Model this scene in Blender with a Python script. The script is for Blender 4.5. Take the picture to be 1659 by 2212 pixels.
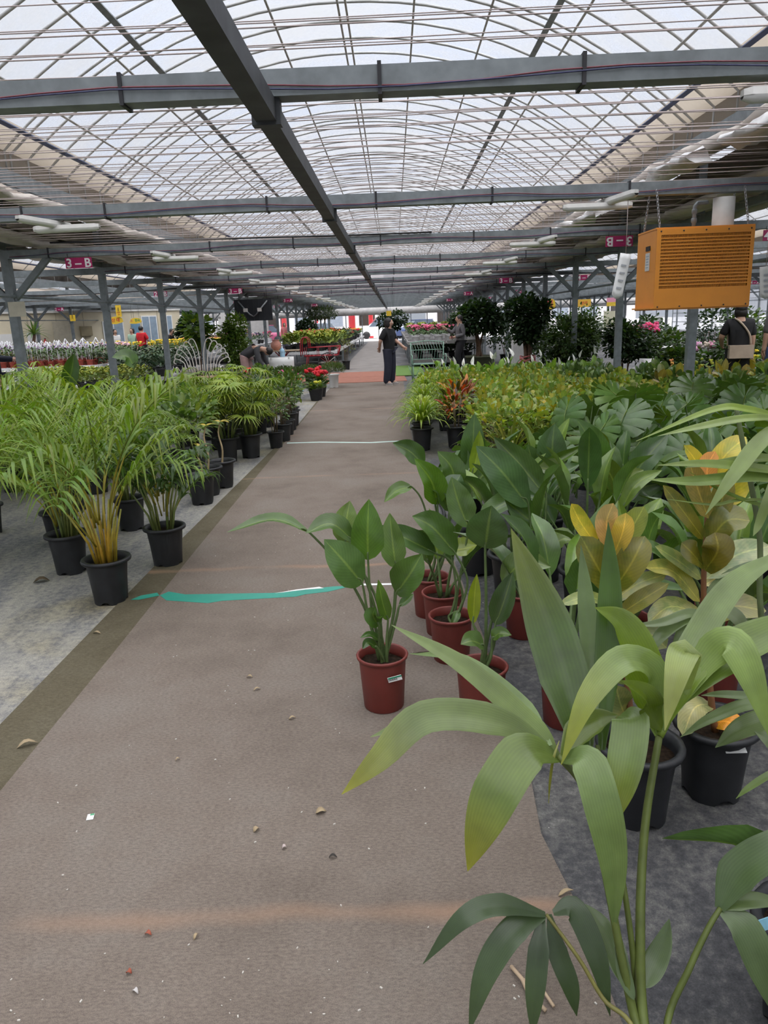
import bpy, math, random
from mathutils import Vector, Matrix, Euler
V = Vector
for o in list(bpy.data.objects):
    bpy.data.objects.remove(o)
SC = bpy.context.scene
COL = SC.collection
PI = math.pi

# ------------------------------------------------------------------ camera
EYE = V((0, 0, 1.55))
FPX = 1600.0
_y = V((20.5, 416, -1600)).normalized()
_z = V((-.038, 1, (-.038 * 20.5 + 416) / 1600)).normalized()
_x = _y.cross(_z)
RW = Matrix((_x, _y, _z))            # camera vector -> world vector
cd = bpy.data.cameras.new('camera')
cam = bpy.data.objects.new('camera', cd)
COL.objects.link(cam)
cam.matrix_world = Matrix.Translation(EYE) @ RW.to_4x4()
cd.sensor_fit = 'HORIZONTAL'
cd.sensor_width = 36
cd.lens = 36 * FPX / 1659
cd.clip_start = .05
cd.clip_end = 400
SC.camera = cam

# ------------------------------------------------------------------ sky and exposure
w = bpy.data.worlds.new('overcast_sky')
SC.world = w
w.use_nodes = True
bg = w.node_tree.nodes['Background']
wn = w.node_tree
_tc = wn.nodes.new('ShaderNodeTexCoord'); _sp = wn.nodes.new('ShaderNodeSeparateXYZ')
_mr = wn.nodes.new('ShaderNodeMapRange')            # overcast sky: the zenith three times as bright as the horizon
wn.links.new(_tc.outputs['Generated'], _sp.inputs[0]); wn.links.new(_sp.outputs[2], _mr.inputs['Value'])
_mr.inputs['To Min'].default_value = .52; _mr.inputs['To Max'].default_value = 1.56
wn.links.new(_mr.outputs[0], bg.inputs[1])
bg.inputs[0].default_value = (.86, .91, 1.0, 1)
sl = bpy.data.lights.new('fill_sun', 'SUN'); sl.energy = 5.6; sl.angle = math.radians(100); sl.color = (1, .94, .855)  # wide warm sun added to fill the interior under the dimmer sky
so = bpy.data.objects.new('fill_sun', sl); COL.objects.link(so); so.rotation_euler = (.15, .12, 0)
vs = SC.view_settings
vs.view_transform = 'Standard'
vs.look = 'None'
vs.gamma = 1
vs.use_curve_mapping = False
vs.exposure = 0.3
SC.cycles.max_bounces = 4
SC.cycles.diffuse_bounces = 3
SC.cycles.glossy_bounces = 2
SC.cycles.transmission_bounces = 3
SC.cycles.transparent_max_bounces = 10
SC.cycles.use_adaptive_sampling = True
SC.cycles.adaptive_threshold = .06
SC.cycles.adaptive_min_samples = 12
SC.cycles.caustics_reflective = False
SC.cycles.caustics_refractive = False

def P(px, py, Y):
    """point of the view ray through a photo pixel at distance Y down the aisle"""
    d = RW @ V(((px - 829.5) / FPX, -(py - 1106) / FPX, -1))
    return EYE + d * (Y / d.y)

def G(px, py, z=0.0):
    d = RW @ V(((px - 829.5) / FPX, -(py - 1106) / FPX, -1))
    return EYE + d * ((z - EYE.z) / d.z)

# ------------------------------------------------------------------ mesh builder
def catmull(pts, n):
    pts = [V(p) for p in pts]
    if len(pts) == 2:
        return [pts[0].lerp(pts[1], i / n) for i in range(n + 1)]
    ext = [pts[0] * 2 - pts[1]] + pts + [pts[-1] * 2 - pts[-2]]
    m = len(pts) - 1
    out = []
    for i in range(n + 1):
        t = i / n * m
        k = min(int(t), m - 1)
        f = t - k
        a, b, c, d = ext[k:k + 4]
        out.append(.5 * ((2 * b) + (c - a) * f + (2 * a - 5 * b + 4 * c - d) * f * f + (3 * b - a - 3 * c + d) * f ** 3))
    return out

class MB:
    def __init__(s, col=(1, 1, 1)):
        s.v = []; s.f = []; s.c = []; s.u = []; s.m = []
        s.col = col; s.mi = 0
    def vert(s, p, uv=(0, 0), col=None):
        s.v.append((p[0], p[1], p[2])); s.c.append(col or s.col); s.u.append((uv[0], uv[1], 0))
        return len(s.v) - 1
    def face(s, *ix):
        s.f.append(tuple(ix)); s.m.append(s.mi)
    def box(s, c, d, rz=0, M=None):
        if M is None:
            M = Matrix.Rotation(rz, 3, 'Z')
        c = V(c); b = []
        for z in (-.5, .5):
            for y in (-.5, .5):
                for x in (-.5, .5):
                    b.append(s.vert(c + M @ V((x * d[0], y * d[1], z * d[2]))))
        for q in ((0, 2, 3, 1), (4, 5, 7, 6), (0, 1, 5, 4), (2, 6, 7, 3), (0, 4, 6, 2), (1, 3, 7, 5)):
            s.face(*[b[i] for i in q])
    def bar(s, a, b, wx, wy=None, up=(0, 0, 1)):
        a = V(a); b = V(b); t = (b - a)
        L = t.length; t.normalize()
        up = V(up)
        if abs(t.dot(up)) > .98:
            up = V((0, 1, 0))
        sd = t.cross(up).normalized(); n = sd.cross(t)
        M = Matrix((sd, t, n)).transposed()
        s.box((a + b) / 2, (wx, L, wy or wx), M=M)
    def tube(s, pts, r, n=6, cap=True, cols=None):
        pts = [V(p) for p in pts]
        m = len(pts)
        rings = []
        ref = None
        for i, p in enumerate(pts):
            t = (pts[min(i + 1, m - 1)] - pts[max(i - 1, 0)])
            t = t.normalized() if t.length > 1e-9 else V((0, 0, 1))
            if ref is None:
                ref = V((0, 0, 1)) if abs(t.z) < .9 else V((1, 0, 0))
            sd = t.cross(ref)
            sd = sd.normalized() if sd.length > 1e-6 else V((1, 0, 0))
            nn = sd.cross(t); ref = nn
            rr = r[i] if isinstance(r, (list, tuple)) else r
            cc = cols[i] if cols else None
            rings.append([s.vert(p + (sd * math.cos(2 * PI * k / n) + nn * math.sin(2 * PI * k / n)) * rr, (k / n, i / max(1, m - 1)), cc) for k in range(n)])
        for i in range(m - 1):
            for k in range(n):
                k2 = (k + 1) % n
                s.face(rings[i][k], rings[i][k2], rings[i + 1][k2], rings[i + 1][k])
        if cap:
            s.face(*rings[0][::-1]); s.face(*rings[-1])
    def lathe(s, prof, n=24, c=(0, 0, 0), notch=0, close=True, sx=1, sy=1):
        rings = []
        for j, (r, z) in enumerate(prof):
            ring = []
            for k in range(n):
                a = 2 * PI * k / n
                zz = z
                if notch and j == 0 and k % (n // 4) in (0, 1):
                    zz += notch
                ring.append(s.vert((c[0] + r * sx * math.cos(a), c[1] + r * sy * math.sin(a), c[2] + zz), (k / n, j / len(prof))))
            rings.append(ring)
        for j in range(len(rings) - 1):
            for k in range(n):
                k2 = (k + 1) % n
                s.face(rings[j][k], rings[j][k2], rings[j + 1][k2], rings[j + 1][k])
        if close:
            s.face(*rings[-1])
    def ball(s, c, r, nu=10, nv=7, M=None):
        c = V(c); r = r if isinstance(r, (tuple, list)) else (r, r, r)
        M = M or Matrix.Identity(3)
        rings = []
        for j in range(1, nv):
            th = PI * j / nv
            rings.append([s.vert(c + M @ V((r[0] * math.sin(th) * math.cos(2 * PI * k / nu), r[1] * math.sin(th) * math.sin(2 * PI * k / nu), r[2] * math.cos(th)))) for k in range(nu)])
        a = s.vert(c + M @ V((0, 0, r[2]))); b = s.vert(c - M @ V((0, 0, r[2])))
        for k in range(nu):
            k2 = (k + 1) % nu
            s.face(a, rings[0][k], rings[0][k2]); s.face(b, rings[-1][k2], rings[-1][k])
            for j in range(len(rings) - 1):
                s.face(rings[j][k], rings[j + 1][k], rings[j + 1][k2], rings[j][k2])
    def grid(s, rows, uvs=None):
        ix = []
        for i, r in enumerate(rows):
            ix.append([s.vert(p, (2 * k / max(1, len(r) - 1) - 1, i / max(1, len(rows) - 1))) for k, p in enumerate(r)])
        for i in range(len(ix) - 1):
            for k in range(len(ix[i]) - 1):
                s.face(ix[i][k], ix[i][k + 1], ix[i + 1][k + 1], ix[i + 1][k])
    def leaf(s, pts, width, up=(0, 0, 1), shape='lanc', n=7, fold=.25, across=3, c0=None, c1=None, twist=0, wave=0, roll=0, pleat=0):
        sp = catmull(pts, n) if len(pts) > 2 else [V(pts[0]).lerp(V(pts[1]), i / n) for i in range(n + 1)]
        up = V(up); f = SHAPES[shape]
        c0 = c0 or s.col; c1 = c1 or c0
        us = [-1 + 2 * k / (across - 1) for k in range(across)]
        prev = None
        for i, p in enumerate(sp):
            t = (sp[min(i + 1, n)] - sp[max(i - 1, 0)]).normalized()
            sd = t.cross(up)
            if sd.length < .12:
                sd = prev[1] if prev else t.cross(V((0, 1, .3)))
            sd = sd.normalized(); nn = sd.cross(t)
            if prev and prev[1].dot(sd) < 0:
                sd = -sd; nn = -nn
            a = roll + twist * i / n
            sd2 = sd * math.cos(a) + nn * math.sin(a); nn2 = nn * math.cos(a) - sd * math.sin(a)
            tt = i / n
            wd = max(.0006, width * f(tt))
            k_ = min(1, max(0, (tt - .55) / .45))
            cc = tuple(c0[q] * (1 - k_) + c1[q] * k_ for q in range(3))
            row = []
            for j_, u in enumerate(us):
                wv = wave * wd * math.sin(tt * 17 + u * 2.1) * abs(u) + (pleat * wd * (1 if j_ % 2 else -1))
                row.append(s.vert(p + sd2 * (wd * u) + nn2 * (fold * wd * abs(u) + wv), (u, tt), cc))
            if prev:
                q = prev[0]
                for k in range(across - 1):
                    s.face(q[k], q[k + 1], row[k + 1], row[k])
            prev = (row, sd)
    def build(s, name, mat, parent=None, smooth=True, loc=None, rz=0):
        me = s.mesh(name, mat, smooth)
        return link(name, me, parent, loc, rz)
    def mesh(s, name, mat, smooth=True):
        me = bpy.data.meshes.new(name)
        me.from_pydata(s.v, [], s.f)
        at = me.attributes.new('Col', 'FLOAT_COLOR', 'POINT')
        fl = []
        for c in s.c:
            fl += [c[0], c[1], c[2], 1]
        at.data.foreach_set('color', fl)
        au = me.attributes.new('luv', 'FLOAT_VECTOR', 'POINT')
        fl = []
        for c in s.u:
            fl += c
        au.data.foreach_set('vector', fl)
        for m in (mat if isinstance(mat, (list, tuple)) else [mat]):
            me.materials.append(m)
        if isinstance(mat, (list, tuple)):
            me.polygons.foreach_set('material_index', s.m)
        if smooth:
            me.polygons.foreach_set('use_smooth', [True] * len(me.polygons))
        me.update()
        return me

def link(name, me, parent=None, loc=None, rz=0):
    o = bpy.data.objects.new(name, me)
    COL.objects.link(o)
    if parent:
        o.parent = parent
    if loc is not None:
        o.location = loc
    if rz:
        o.rotation_euler = (0, 0, rz)
    return o

SHAPES = {
    'lanc': lambda t: math.sin(PI * min(1, t) ** .75) ** .8 if 0 < t < 1 else 0,
    'ell': lambda t: math.sqrt(max(0, 1 - (2 * t - 1) ** 2)),
    'ovate': lambda t: (math.sin(PI * t ** .62) ** .75 if 0 < t < 1 else 0),
    'obov': lambda t: (math.sin(PI * t ** 1.5) ** .7 if 0 < t < 1 else 0),
    'strap': lambda t: min(1, (t + .12) * 3.2) * min(1, (1 - t) * 1.6 + .02) ** .8,
    'paddle': lambda t: (min(1, t / .3) ** .55) * (1 if t < .42 else max(0, 1 - ((t - .42) / .58) ** 2.1)),
    'palm': lambda t: (.25 + .75 * min(1, t / .3)) * (1 if t < .5 else max(0, 1 - ((t - .5) / .5) ** 1.8)),
    'pet': lambda t: min(1, t * 4 + .2) * (1 if t < .7 else math.sqrt(max(0, 1 - ((t - .7) / .3) ** 2))),
}

def thing(name, label, cat, loc=(0, 0, 0), rz=0, group=None, kind=None):
    o = bpy.data.objects.new(name, None)
    COL.objects.link(o)
    o.location = loc; o.rotation_euler = (0, 0, rz); o.empty_display_size = .1
    return tag(o, label, cat, group, kind)

def tag(o, label=None, cat=None, group=None, kind=None):
    if label: o['label'] = label
    if cat: o['category'] = cat
    if group: o['group'] = group
    if kind: o['kind'] = kind
    return o

def dup(root, loc, rz=0, label=None, group=None, sc=None):
    r = root.copy(); COL.objects.link(r)
    r.location = loc; r.rotation_euler = (0, 0, rz)
    if sc: r.scale = (sc, sc, sc)
    if label: r['label'] = label
    if group: r['group'] = group
    for ch in CH.get(root.name) or list(root.children):
        c = ch.copy(); COL.objects.link(c); c.parent = r
        for g in (CH.get(ch.name) or list(ch.children)):
            d = g.copy(); COL.objects.link(d); d.parent = c
    return r
CH = {}

# ------------------------------------------------------------------ materials
def newmat(name):
    m = bpy.data.materials.new(name); m.use_nodes = True
    nt = m.node_tree
    for n in list(nt.nodes):
        nt.nodes.remove(n)
    out = nt.nodes.new('ShaderNodeOutputMaterial')
    return m, nt, out

def nd(nt, typ, ins=None, **kw):
    n = nt.nodes.new(typ)
    for k, v in kw.items():
        setattr(n, k, v)
    for k, v in (ins or {}).items():
        if hasattr(v, 'is_output') or isinstance(v, bpy.types.NodeSocket):
            nt.links.new(v, n.inputs[k])
        else:
            n.inputs[k].default_value = v
    return n

def ramp(nt, fac, stops):
    r = nt.nodes.new('ShaderNodeValToRGB')
    el = r.color_ramp.elements
    while len(el) < len(stops):
        el.new(.5)
    for e, (p, c) in zip(el, stops):
        e.position = p; e.color = (c[0], c[1], c[2], 1)
    nt.links.new(fac, r.inputs[0])
    return r.outputs[0]

def noise(nt, scale, detail=3, vec=None, rough=.55):
    ins = {'Scale': scale, 'Detail': detail, 'Roughness': rough}
    if vec is not None: ins['Vector'] = vec
    return nd(nt, 'ShaderNodeTexNoise', ins).outputs['Fac']

def gcoord(nt):
    return nd(nt, 'ShaderNodeNewGeometry').outputs['Position']

def plain(name, col, rough=.5, metal=0, var=.12, nscale=6, bump=0, spec=.5, bscale=60):
    m, nt, out = newmat(name)
    tc = nd(nt, 'ShaderNodeTexCoord').outputs['Object']
    f = noise(nt, nscale, 4, tc)
    c = ramp(nt, f, [(.3, [x * (1 - var) for x in col]), (.7, [min(1, x * (1 + var)) for x in col])])
    b = nd(nt, 'ShaderNodeBsdfPrincipled', {'Base Color': c, 'Roughness': rough, 'Metallic': metal, 'Specular IOR Level': spec})
    if bump:
        h = noise(nt, bscale, 3, tc)
        bm = nd(nt, 'ShaderNodeBump', {'Strength': bump, 'Distance': .01, 'Height': h})
        nt.links.new(bm.outputs[0], b.inputs['Normal'])
    nt.links.new(b.outputs[0], out.inputs[0])
    return m

def attrmat(name, rough=.6, spec=.4, var=.15, nscale=30):
    """colour from the mesh's own Col attribute (painted things, small potted flowers)"""
    m, nt, out = newmat(name)
    a = nd(nt, 'ShaderNodeAttribute', attribute_name='Col').outputs['Color']
    tc = nd(nt, 'ShaderNodeTexCoord').outputs['Object']
    f = noise(nt, nscale, 2, tc)
    mr = nd(nt, 'ShaderNodeMapRange', {'Value': f, 'From Min': .3, 'From Max': .7, 'To Min': 1 - var, 'To Max': 1 + var}).outputs[0]
    c = nd(nt, 'ShaderNodeVectorMath', {0: a, 1: mr}, operation='MULTIPLY').outputs[0]
    b = nd(nt, 'ShaderNodeBsdfPrincipled', {'Base Color': c, 'Roughness': rough, 'Specular IOR Level': spec})
    nt.links.new(b.outputs[0], out.inputs[0])
    return m

def leafmat(name, rough=.42, transl=.28, vein=.5, stripes=0, spec=.45, blotch=0, side=0, gain=1.0):
    m, nt, out = newmat(name)
    a = nd(nt, 'ShaderNodeAttribute', attribute_name='Col').outputs['Color']
    uv = nd(nt, 'ShaderNodeAttribute', attribute_name='luv').outputs['Vector']
    oi = nd(nt, 'ShaderNodeObjectInfo').outputs['Random']
    tc = nd(nt, 'ShaderNodeTexCoord').outputs['Object']
    f = noise(nt, 9, 3, tc)
    r1 = nd(nt, 'ShaderNodeMapRange', {'Value': oi, 'To Min': .82, 'To Max': 1.18}).outputs[0]
    r2 = nd(nt, 'ShaderNodeMapRange', {'Value': f, 'From Min': .3, 'From Max': .7, 'To Min': .75 * gain, 'To Max': 1.25 * gain}).outputs[0]
    k = nd(nt, 'ShaderNodeMath', {0: r1, 1: r2}, operation='MULTIPLY').outputs[0]
    sx = nd(nt, 'ShaderNodeSeparateXYZ', {0: uv})
    u = nd(nt, 'ShaderNodeMath', {0: sx.outputs[0]}, operation='ABSOLUTE').outputs[0]
    if stripes:
        s1 = nd(nt, 'ShaderNodeMath', {0: sx.outputs[0], 1: stripes}, operation='MULTIPLY').outputs[0]
        s2 = nd(nt, 'ShaderNodeMath', {0: s1}, operation='SINE').outputs[0]
        s3 = nd(nt, 'ShaderNodeMapRange', {'Value': s2, 'From Min': -1, 'To Min': .93, 'To Max': 1.05}).outputs[0]
        k = nd(nt, 'ShaderNodeMath', {0: k, 1: s3}, operation='MULTIPLY').outputs[0]
    if side:
        g1 = nd(nt, 'ShaderNodeMath', {0: u, 1: -.35}, operation='MULTIPLY').outputs[0]
        g2 = nd(nt, 'ShaderNodeMath', {0: g1, 1: sx.outputs[1]}, operation='ADD').outputs[0]
        g3 = nd(nt, 'ShaderNodeMath', {0: g2, 1: side}, operation='MULTIPLY').outputs[0]
        g4 = nd(nt, 'ShaderNodeMath', {0: g3}, operation='SINE').outputs[0]
        g5 = nd(nt, 'ShaderNodeMapRange', {'Value': g4, 'From Min': -1, 'To Min': .94, 'To Max': 1.05}).outputs[0]
        k = nd(nt, 'ShaderNodeMath', {0: k, 1: g5}, operation='MULTIPLY').outputs[0]
    c = nd(nt, 'ShaderNodeVectorMath', {0: a, 1: k}, operation='MULTIPLY').outputs[0]
    if blotch:
        bn = noise(nt, 14, 4, tc)
        bf = nd(nt, 'ShaderNodeMapRange', {'Value': bn, 'From Min': .48, 'From Max': .6, 'To Max': blotch}).outputs[0]
        dk = nd(nt, 'ShaderNodeVectorMath', {0: c, 1: (.35, .6, .55)}, operation='MULTIPLY').outputs[0]
        c = nd(nt, 'ShaderNodeMix', {0: bf, 6: c, 7: dk}, data_type='RGBA').outputs[2]
    if vein:
        vf = nd(nt, 'ShaderNodeMapRange', {'Value': u, 'From Min': .03, 'From Max': .09, 'To Min': vein, 'To Max': 0}).outputs[0]
        lt = nd(nt, 'ShaderNodeVectorMath', {0: c, 1: (1.7, 1.5, 1.4)}, operation='MULTIPLY').outputs[0]
        lt = nd(nt, 'ShaderNodeVectorMath', {0: lt, 1: (.06, .07, .02)}, operation='ADD').outputs[0]
        c = nd(nt, 'ShaderNodeMix', {0: vf, 6: c, 7: lt}, data_type='RGBA').outputs[2]
    c = nd(nt, 'ShaderNodeVectorMath', {0: c, 1: (1.12, 1.10, .74)}, operation='MULTIPLY').outputs[0]
    b = nd(nt, 'ShaderNodeBsdfPrincipled', {'Base Color': c, 'Roughness': rough, 'Specular IOR Level': spec})
    tcx = nd(nt, 'ShaderNodeVectorMath', {0: c, 1: (1.5, 1.6, .5)}, operation='MULTIPLY').outputs[0]
    t = nd(nt, 'ShaderNodeBsdfTranslucent', {'Color': tcx})
    mx = nd(nt, 'ShaderNodeMixShader', {0: transl, 1: b.outputs[0], 2: t.outputs[0]})
    nt.links.new(mx.outputs[0], out.inputs[0])
    return m

M = {}
M['galv'] = plain('galvanised_steel', (.21, .235, .245), .55, .25, .22, 9)
M['galv_dark'] = plain('dark_steel', (.055, .06, .065), .6, .3, .3, 6)
M['tube'] = plain('arch_tube_steel', (.42, .42, .41), .5, .3, .2, 3)
M['wire'] = plain('polyester_line', (.44, .37, .355), .8)
M['bluestrip'] = plain('blue_strip', (.05, .07, .14), .6)
M['strap'] = plain('black_strap', (.02, .02, .024), .6)
M['black_rubber'] = plain('black_cable', (.012, .012, .014), .5)
M['redwire'] = plain('red_cable', (.22, .06, .075), .5)
M['bluewire'] = plain('blue_cable', (.05, .055, .13), .5)
M['white'] = plain('white_plastic', (.78, .78, .76), .4, var=.05)
M['white_dirty'] = plain('dusty_white', (.62, .61, .58), .6, var=.12)
M['magenta'] = plain('magenta_sign', (.36, .012, .10), .5, var=.08)
M['lettering'] = plain('white_lettering', (.8, .78, .78), .6, var=.03)
M['fabric'] = plain('beige_shade_fabric', (.40, .345, .29), .9, var=.25, nscale=3)
M['fabric_lt'] = plain('pale_shade_fabric', (.52, .47, .42), .9, var=.2, nscale=2)
M['plastic_wh'] = plain('crumpled_white_sheet', (.62, .61, .60), .5, var=.15, nscale=8)
M['orange'] = plain('orange_enamel', (.72, .27, .028), .42, var=.06, nscale=4)
M['dark_in'] = plain('dark_interior', (.03, .02, .015), .8)
M['black_pot'] = plain('black_plastic_pot', (.013, .014, .016), .5, var=.35, nscale=12)
M['red_pot'] = plain('brick_red_plastic_pot', (.17, .030, .022), .5, var=.14, nscale=7)
M['soil'] = plain('dark_soil', (.020, .013, .008), .95, var=.7, nscale=70, bump=.6, spec=.1)
M['paint'] = attrmat('own_colour')
M['bark'] = plain('brown_bark', (.16, .10, .065), .9, var=.35, nscale=25, bump=.5)
M['cane'] = attrmat('cane', .5, .4, .2, 20)
M['leaf'] = leafmat('leaf', .33, .26)
M['leaf_far'] = leafmat('leaf_matt', .5, .3, .0)
M['leaf_palm'] = leafmat('palm_leaf', .36, .30, .0, stripes=22)
M['leaf_strel'] = leafmat('paddle_leaf', .26, .16, .6, side=90, spec=.6)
M['leaf_rubber'] = leafmat('rubber_leaf', .26, .15, .6, blotch=.55, side=75, spec=.55)
M['leaf_mon'] = leafmat('split_leaf', .25, .18, .0, spec=.55)
M['steelwhite'] = plain('white_wrought_iron', (.75, .72, .66), .5, var=.08)
M['greeniron'] = plain('mint_iron', (.25, .40, .31), .5, var=.1)
M['rediron'] = plain('red_iron', (.30, .014, .022), .45, var=.1)

def filmmat(name, tr, dirt, tint=(1, 1, 1), sc=1.6):
    m, nt, out = newmat(name)
    g = gcoord(nt)
    f1 = noise(nt, sc, 6, g, .7)
    f2 = noise(nt, .35, 2, g)
    f = nd(nt, 'ShaderNodeMath', {0: f1, 1: f2}, operation='MULTIPLY').outputs[0]
    ff = nd(nt, 'ShaderNodeMapRange', {'Value': f, 'From Min': .17, 'From Max': .34, 'To Min': tr - dirt, 'To Max': tr + dirt}).outputs[0]
    t = nd(nt, 'ShaderNodeBsdfTransparent', {'Color': (.89 * tint[0], .915 * tint[1], .99 * tint[2], 1)})
    d = nd(nt, 'ShaderNodeBsdfDiffuse', {'Color': (.62 * tint[0], .63 * tint[1], .64 * tint[2], 1)})
    l = nd(nt, 'ShaderNodeBsdfTranslucent', {'Color': (.40 * tint[0], .41 * tint[1], .43 * tint[2], 1)})
    a = nd(nt, 'ShaderNodeMixShader', {0: .6, 1: d.outputs[0], 2: l.outputs[0]})
    b = nd(nt, 'ShaderNodeMixShader', {0: ff, 1: a.outputs[0], 2: t.outputs[0]})
    nt.links.new(b.outputs[0], out.inputs[0])
    return m
M['film'] = filmmat('greenhouse_film', .58, .28)
M['film_beige'] = filmmat('beige_side_film', .10, .06, (.80, .70, .58), 1.2)
M['film_wall'] = filmmat('side_wall_film', .45, .1)

def carpetmat(name, c1, c2, c3):
    m, nt, out = newmat(name)
    g = gcoord(nt)
    big = noise(nt, 1.3, 6, g, .68)
    st = nd(nt, 'ShaderNodeMapping', {'Vector': g, 'Scale': (70, 150, 70)}).outputs[0]
    fine = noise(nt, 1.0, 2, st)
    fib = noise(nt, 420, 1, g)
    c = ramp(nt, big, [(.3, c1), (.5, c2), (.72, c3)])
    k = nd(nt, 'ShaderNodeMath', {0: fine, 1: fib}, operation='ADD').outputs[0]
    k2 = nd(nt, 'ShaderNodeMapRange', {'Value': k, 'From Min': .7, 'From Max': 1.3, 'To Min': .72, 'To Max': 1.28}).outputs[0]
    c = nd(nt, 'ShaderNodeVectorMath', {0: c, 1: k2}, operation='MULTIPLY').outputs[0]
    # pale warm bands crossing the felt at even spacing, broken by noise
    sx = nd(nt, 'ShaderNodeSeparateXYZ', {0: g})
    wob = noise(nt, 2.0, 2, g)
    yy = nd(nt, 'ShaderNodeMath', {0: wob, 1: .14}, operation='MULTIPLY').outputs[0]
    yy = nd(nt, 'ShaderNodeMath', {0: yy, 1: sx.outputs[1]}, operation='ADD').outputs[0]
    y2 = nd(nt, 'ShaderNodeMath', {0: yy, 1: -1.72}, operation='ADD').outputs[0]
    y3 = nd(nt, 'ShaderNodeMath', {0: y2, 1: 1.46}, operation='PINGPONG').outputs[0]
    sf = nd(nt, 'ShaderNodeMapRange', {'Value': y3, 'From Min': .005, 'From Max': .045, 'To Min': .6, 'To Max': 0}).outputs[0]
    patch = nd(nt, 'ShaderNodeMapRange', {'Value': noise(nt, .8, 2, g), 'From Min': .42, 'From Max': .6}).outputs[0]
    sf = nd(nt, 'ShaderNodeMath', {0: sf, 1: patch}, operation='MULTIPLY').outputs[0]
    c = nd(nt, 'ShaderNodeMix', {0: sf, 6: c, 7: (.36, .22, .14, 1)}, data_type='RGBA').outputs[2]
    b = nd(nt, 'ShaderNodeBsdfPrincipled', {'Base Color': c, 'Roughness': .95, 'Specular IOR Level': .15})
    bm = nd(nt, 'ShaderNodeBump', {'Strength': .35, 'Distance': .004, 'Height': fib})
    nt.links.new(bm.outputs[0], b.inputs['Normal'])
    nt.links.new(b.outputs[0], out.inputs[0])
    return m
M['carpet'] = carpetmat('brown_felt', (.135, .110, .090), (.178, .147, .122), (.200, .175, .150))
M['carpet_ol'] = carpetmat('olive_felt', (.080, .068, .042), (.11, .095, .062), (.13, .115, .08))

def groundmat(name, stops, scl, rot):
    m, nt, out = newmat(name)
    g = gcoord(nt)
    st = nd(nt, 'ShaderNodeMapping', {'Vector': g, 'Scale': scl, 'Rotation': (0, 0, rot)}).outputs[0]
    a = noise(nt, 2.2, 6, st, .68)
    b_ = noise(nt, 26, 8, g, .78)
    f = nd(nt, 'ShaderNodeMix', {0: .55, 2: a, 3: b_}).outputs[0]
    c = ramp(nt, f, stops)
    y = ramp(nt, noise(nt, .9, 3, g), [(.55, (1, 1, 1)), (.72, (1.0, .9, .62))])
    c = nd(nt, 'ShaderNodeVectorMath', {0: c, 1: y}, operation='MULTIPLY').outputs[0]
    weave = noise(nt, 260, 1, g)
    wv = nd(nt, 'ShaderNodeMapRange', {'Value': weave, 'From Min': .3, 'From Max': .7, 'To Min': .8, 'To Max': 1.2}).outputs[0]
    c = nd(nt, 'ShaderNodeVectorMath', {0: c, 1: wv}, operation='MULTIPLY').outputs[0]
    b = nd(nt, 'ShaderNodeBsdfPrincipled', {'Base Color': c, 'Roughness': .6, 'Specular IOR Level': .4})
    bm = nd(nt, 'ShaderNodeBump', {'Strength': .3, 'Distance': .01, 'Height': b_})
    nt.links.new(bm.outputs[0], b.inputs['Normal'])
    nt.links.new(b.outputs[0], out.inputs[0])
    return m
M['ground'] = groundmat('weed_mat_ground', [(.38, (.018, .019, .022)), (.48, (.055, .055, .058)), (.56, (.12, .117, .11)), (.68, (.30, .29, .265))], (1.0, .5, 1), -.5)
M['ground_pale'] = groundmat('streaked_concrete', [(.34, (.06, .065, .08)), (.44, (.15, .15, .16)), (.53, (.28, .27, .24)), (.66, (.40, .375, .32))], (1.6, .35, 1), .15)
M['terracotta'] = plain('terracotta_mat', (.29, .115, .075), .9, var=.12)
M['greyfloor'] = plain('grey_floor', (.20, .18, .165), .85, var=.18, nscale=2)
M['turf'] = plain('green_turf', (.10, .19, .03), .9, var=.2, nscale=40)
M['cream'] = plain('cream_panel', (.68, .61, .45), .7, var=.07, nscale=2)

# ------------------------------------------------------------------ the shell
XL = [-21.9, -13.35, -4.8, 3.75, 12.3, 20.85]
YB = [3.4 + 3.13 * k for k in range(-3, 18)]
YEND = 57.5
Y0 = -7.0
ZB = 2.45
HALF = 4.275
def prof(u):
    return 5.45 - 1.45 * (abs(u) / 4) ** 2.2

def struct(name, mb, mat, label=None, smooth=False, parent=None):
    o = mb.build(name, mat, parent, smooth)
    if parent is None:
        tag(o, label, None, None, 'structure')
    return o

def slab(pts, z0, z1):
    m = MB(); n = len(pts)
    a = [m.vert((x, y, z1)) for x, y in pts]; b = [m.vert((x, y, z0)) for x, y in pts]
    m.face(*a); m.face(*b[::-1])
    for i in range(n):
        j = (i + 1) % n
        m.face(b[i], b[j], a[j], a[i])
    return m
mb = MB(); mb.box((-.5, 30, -.1), (80, 90, .2)); mb.v = [(x, y, min(z, 0)) for x, y, z in mb.v]
struct('floor', mb, M['ground'], 'grey dirty weed mat floor under the plant beds')
struct('floor_left', None or slab([(-20, -3), (-1.55, -3), (-1.55, 19.3), (-20, 19.3)], .0005, .0015), M['ground_pale'], 'pale streaked concrete floor under the left bed')

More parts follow.
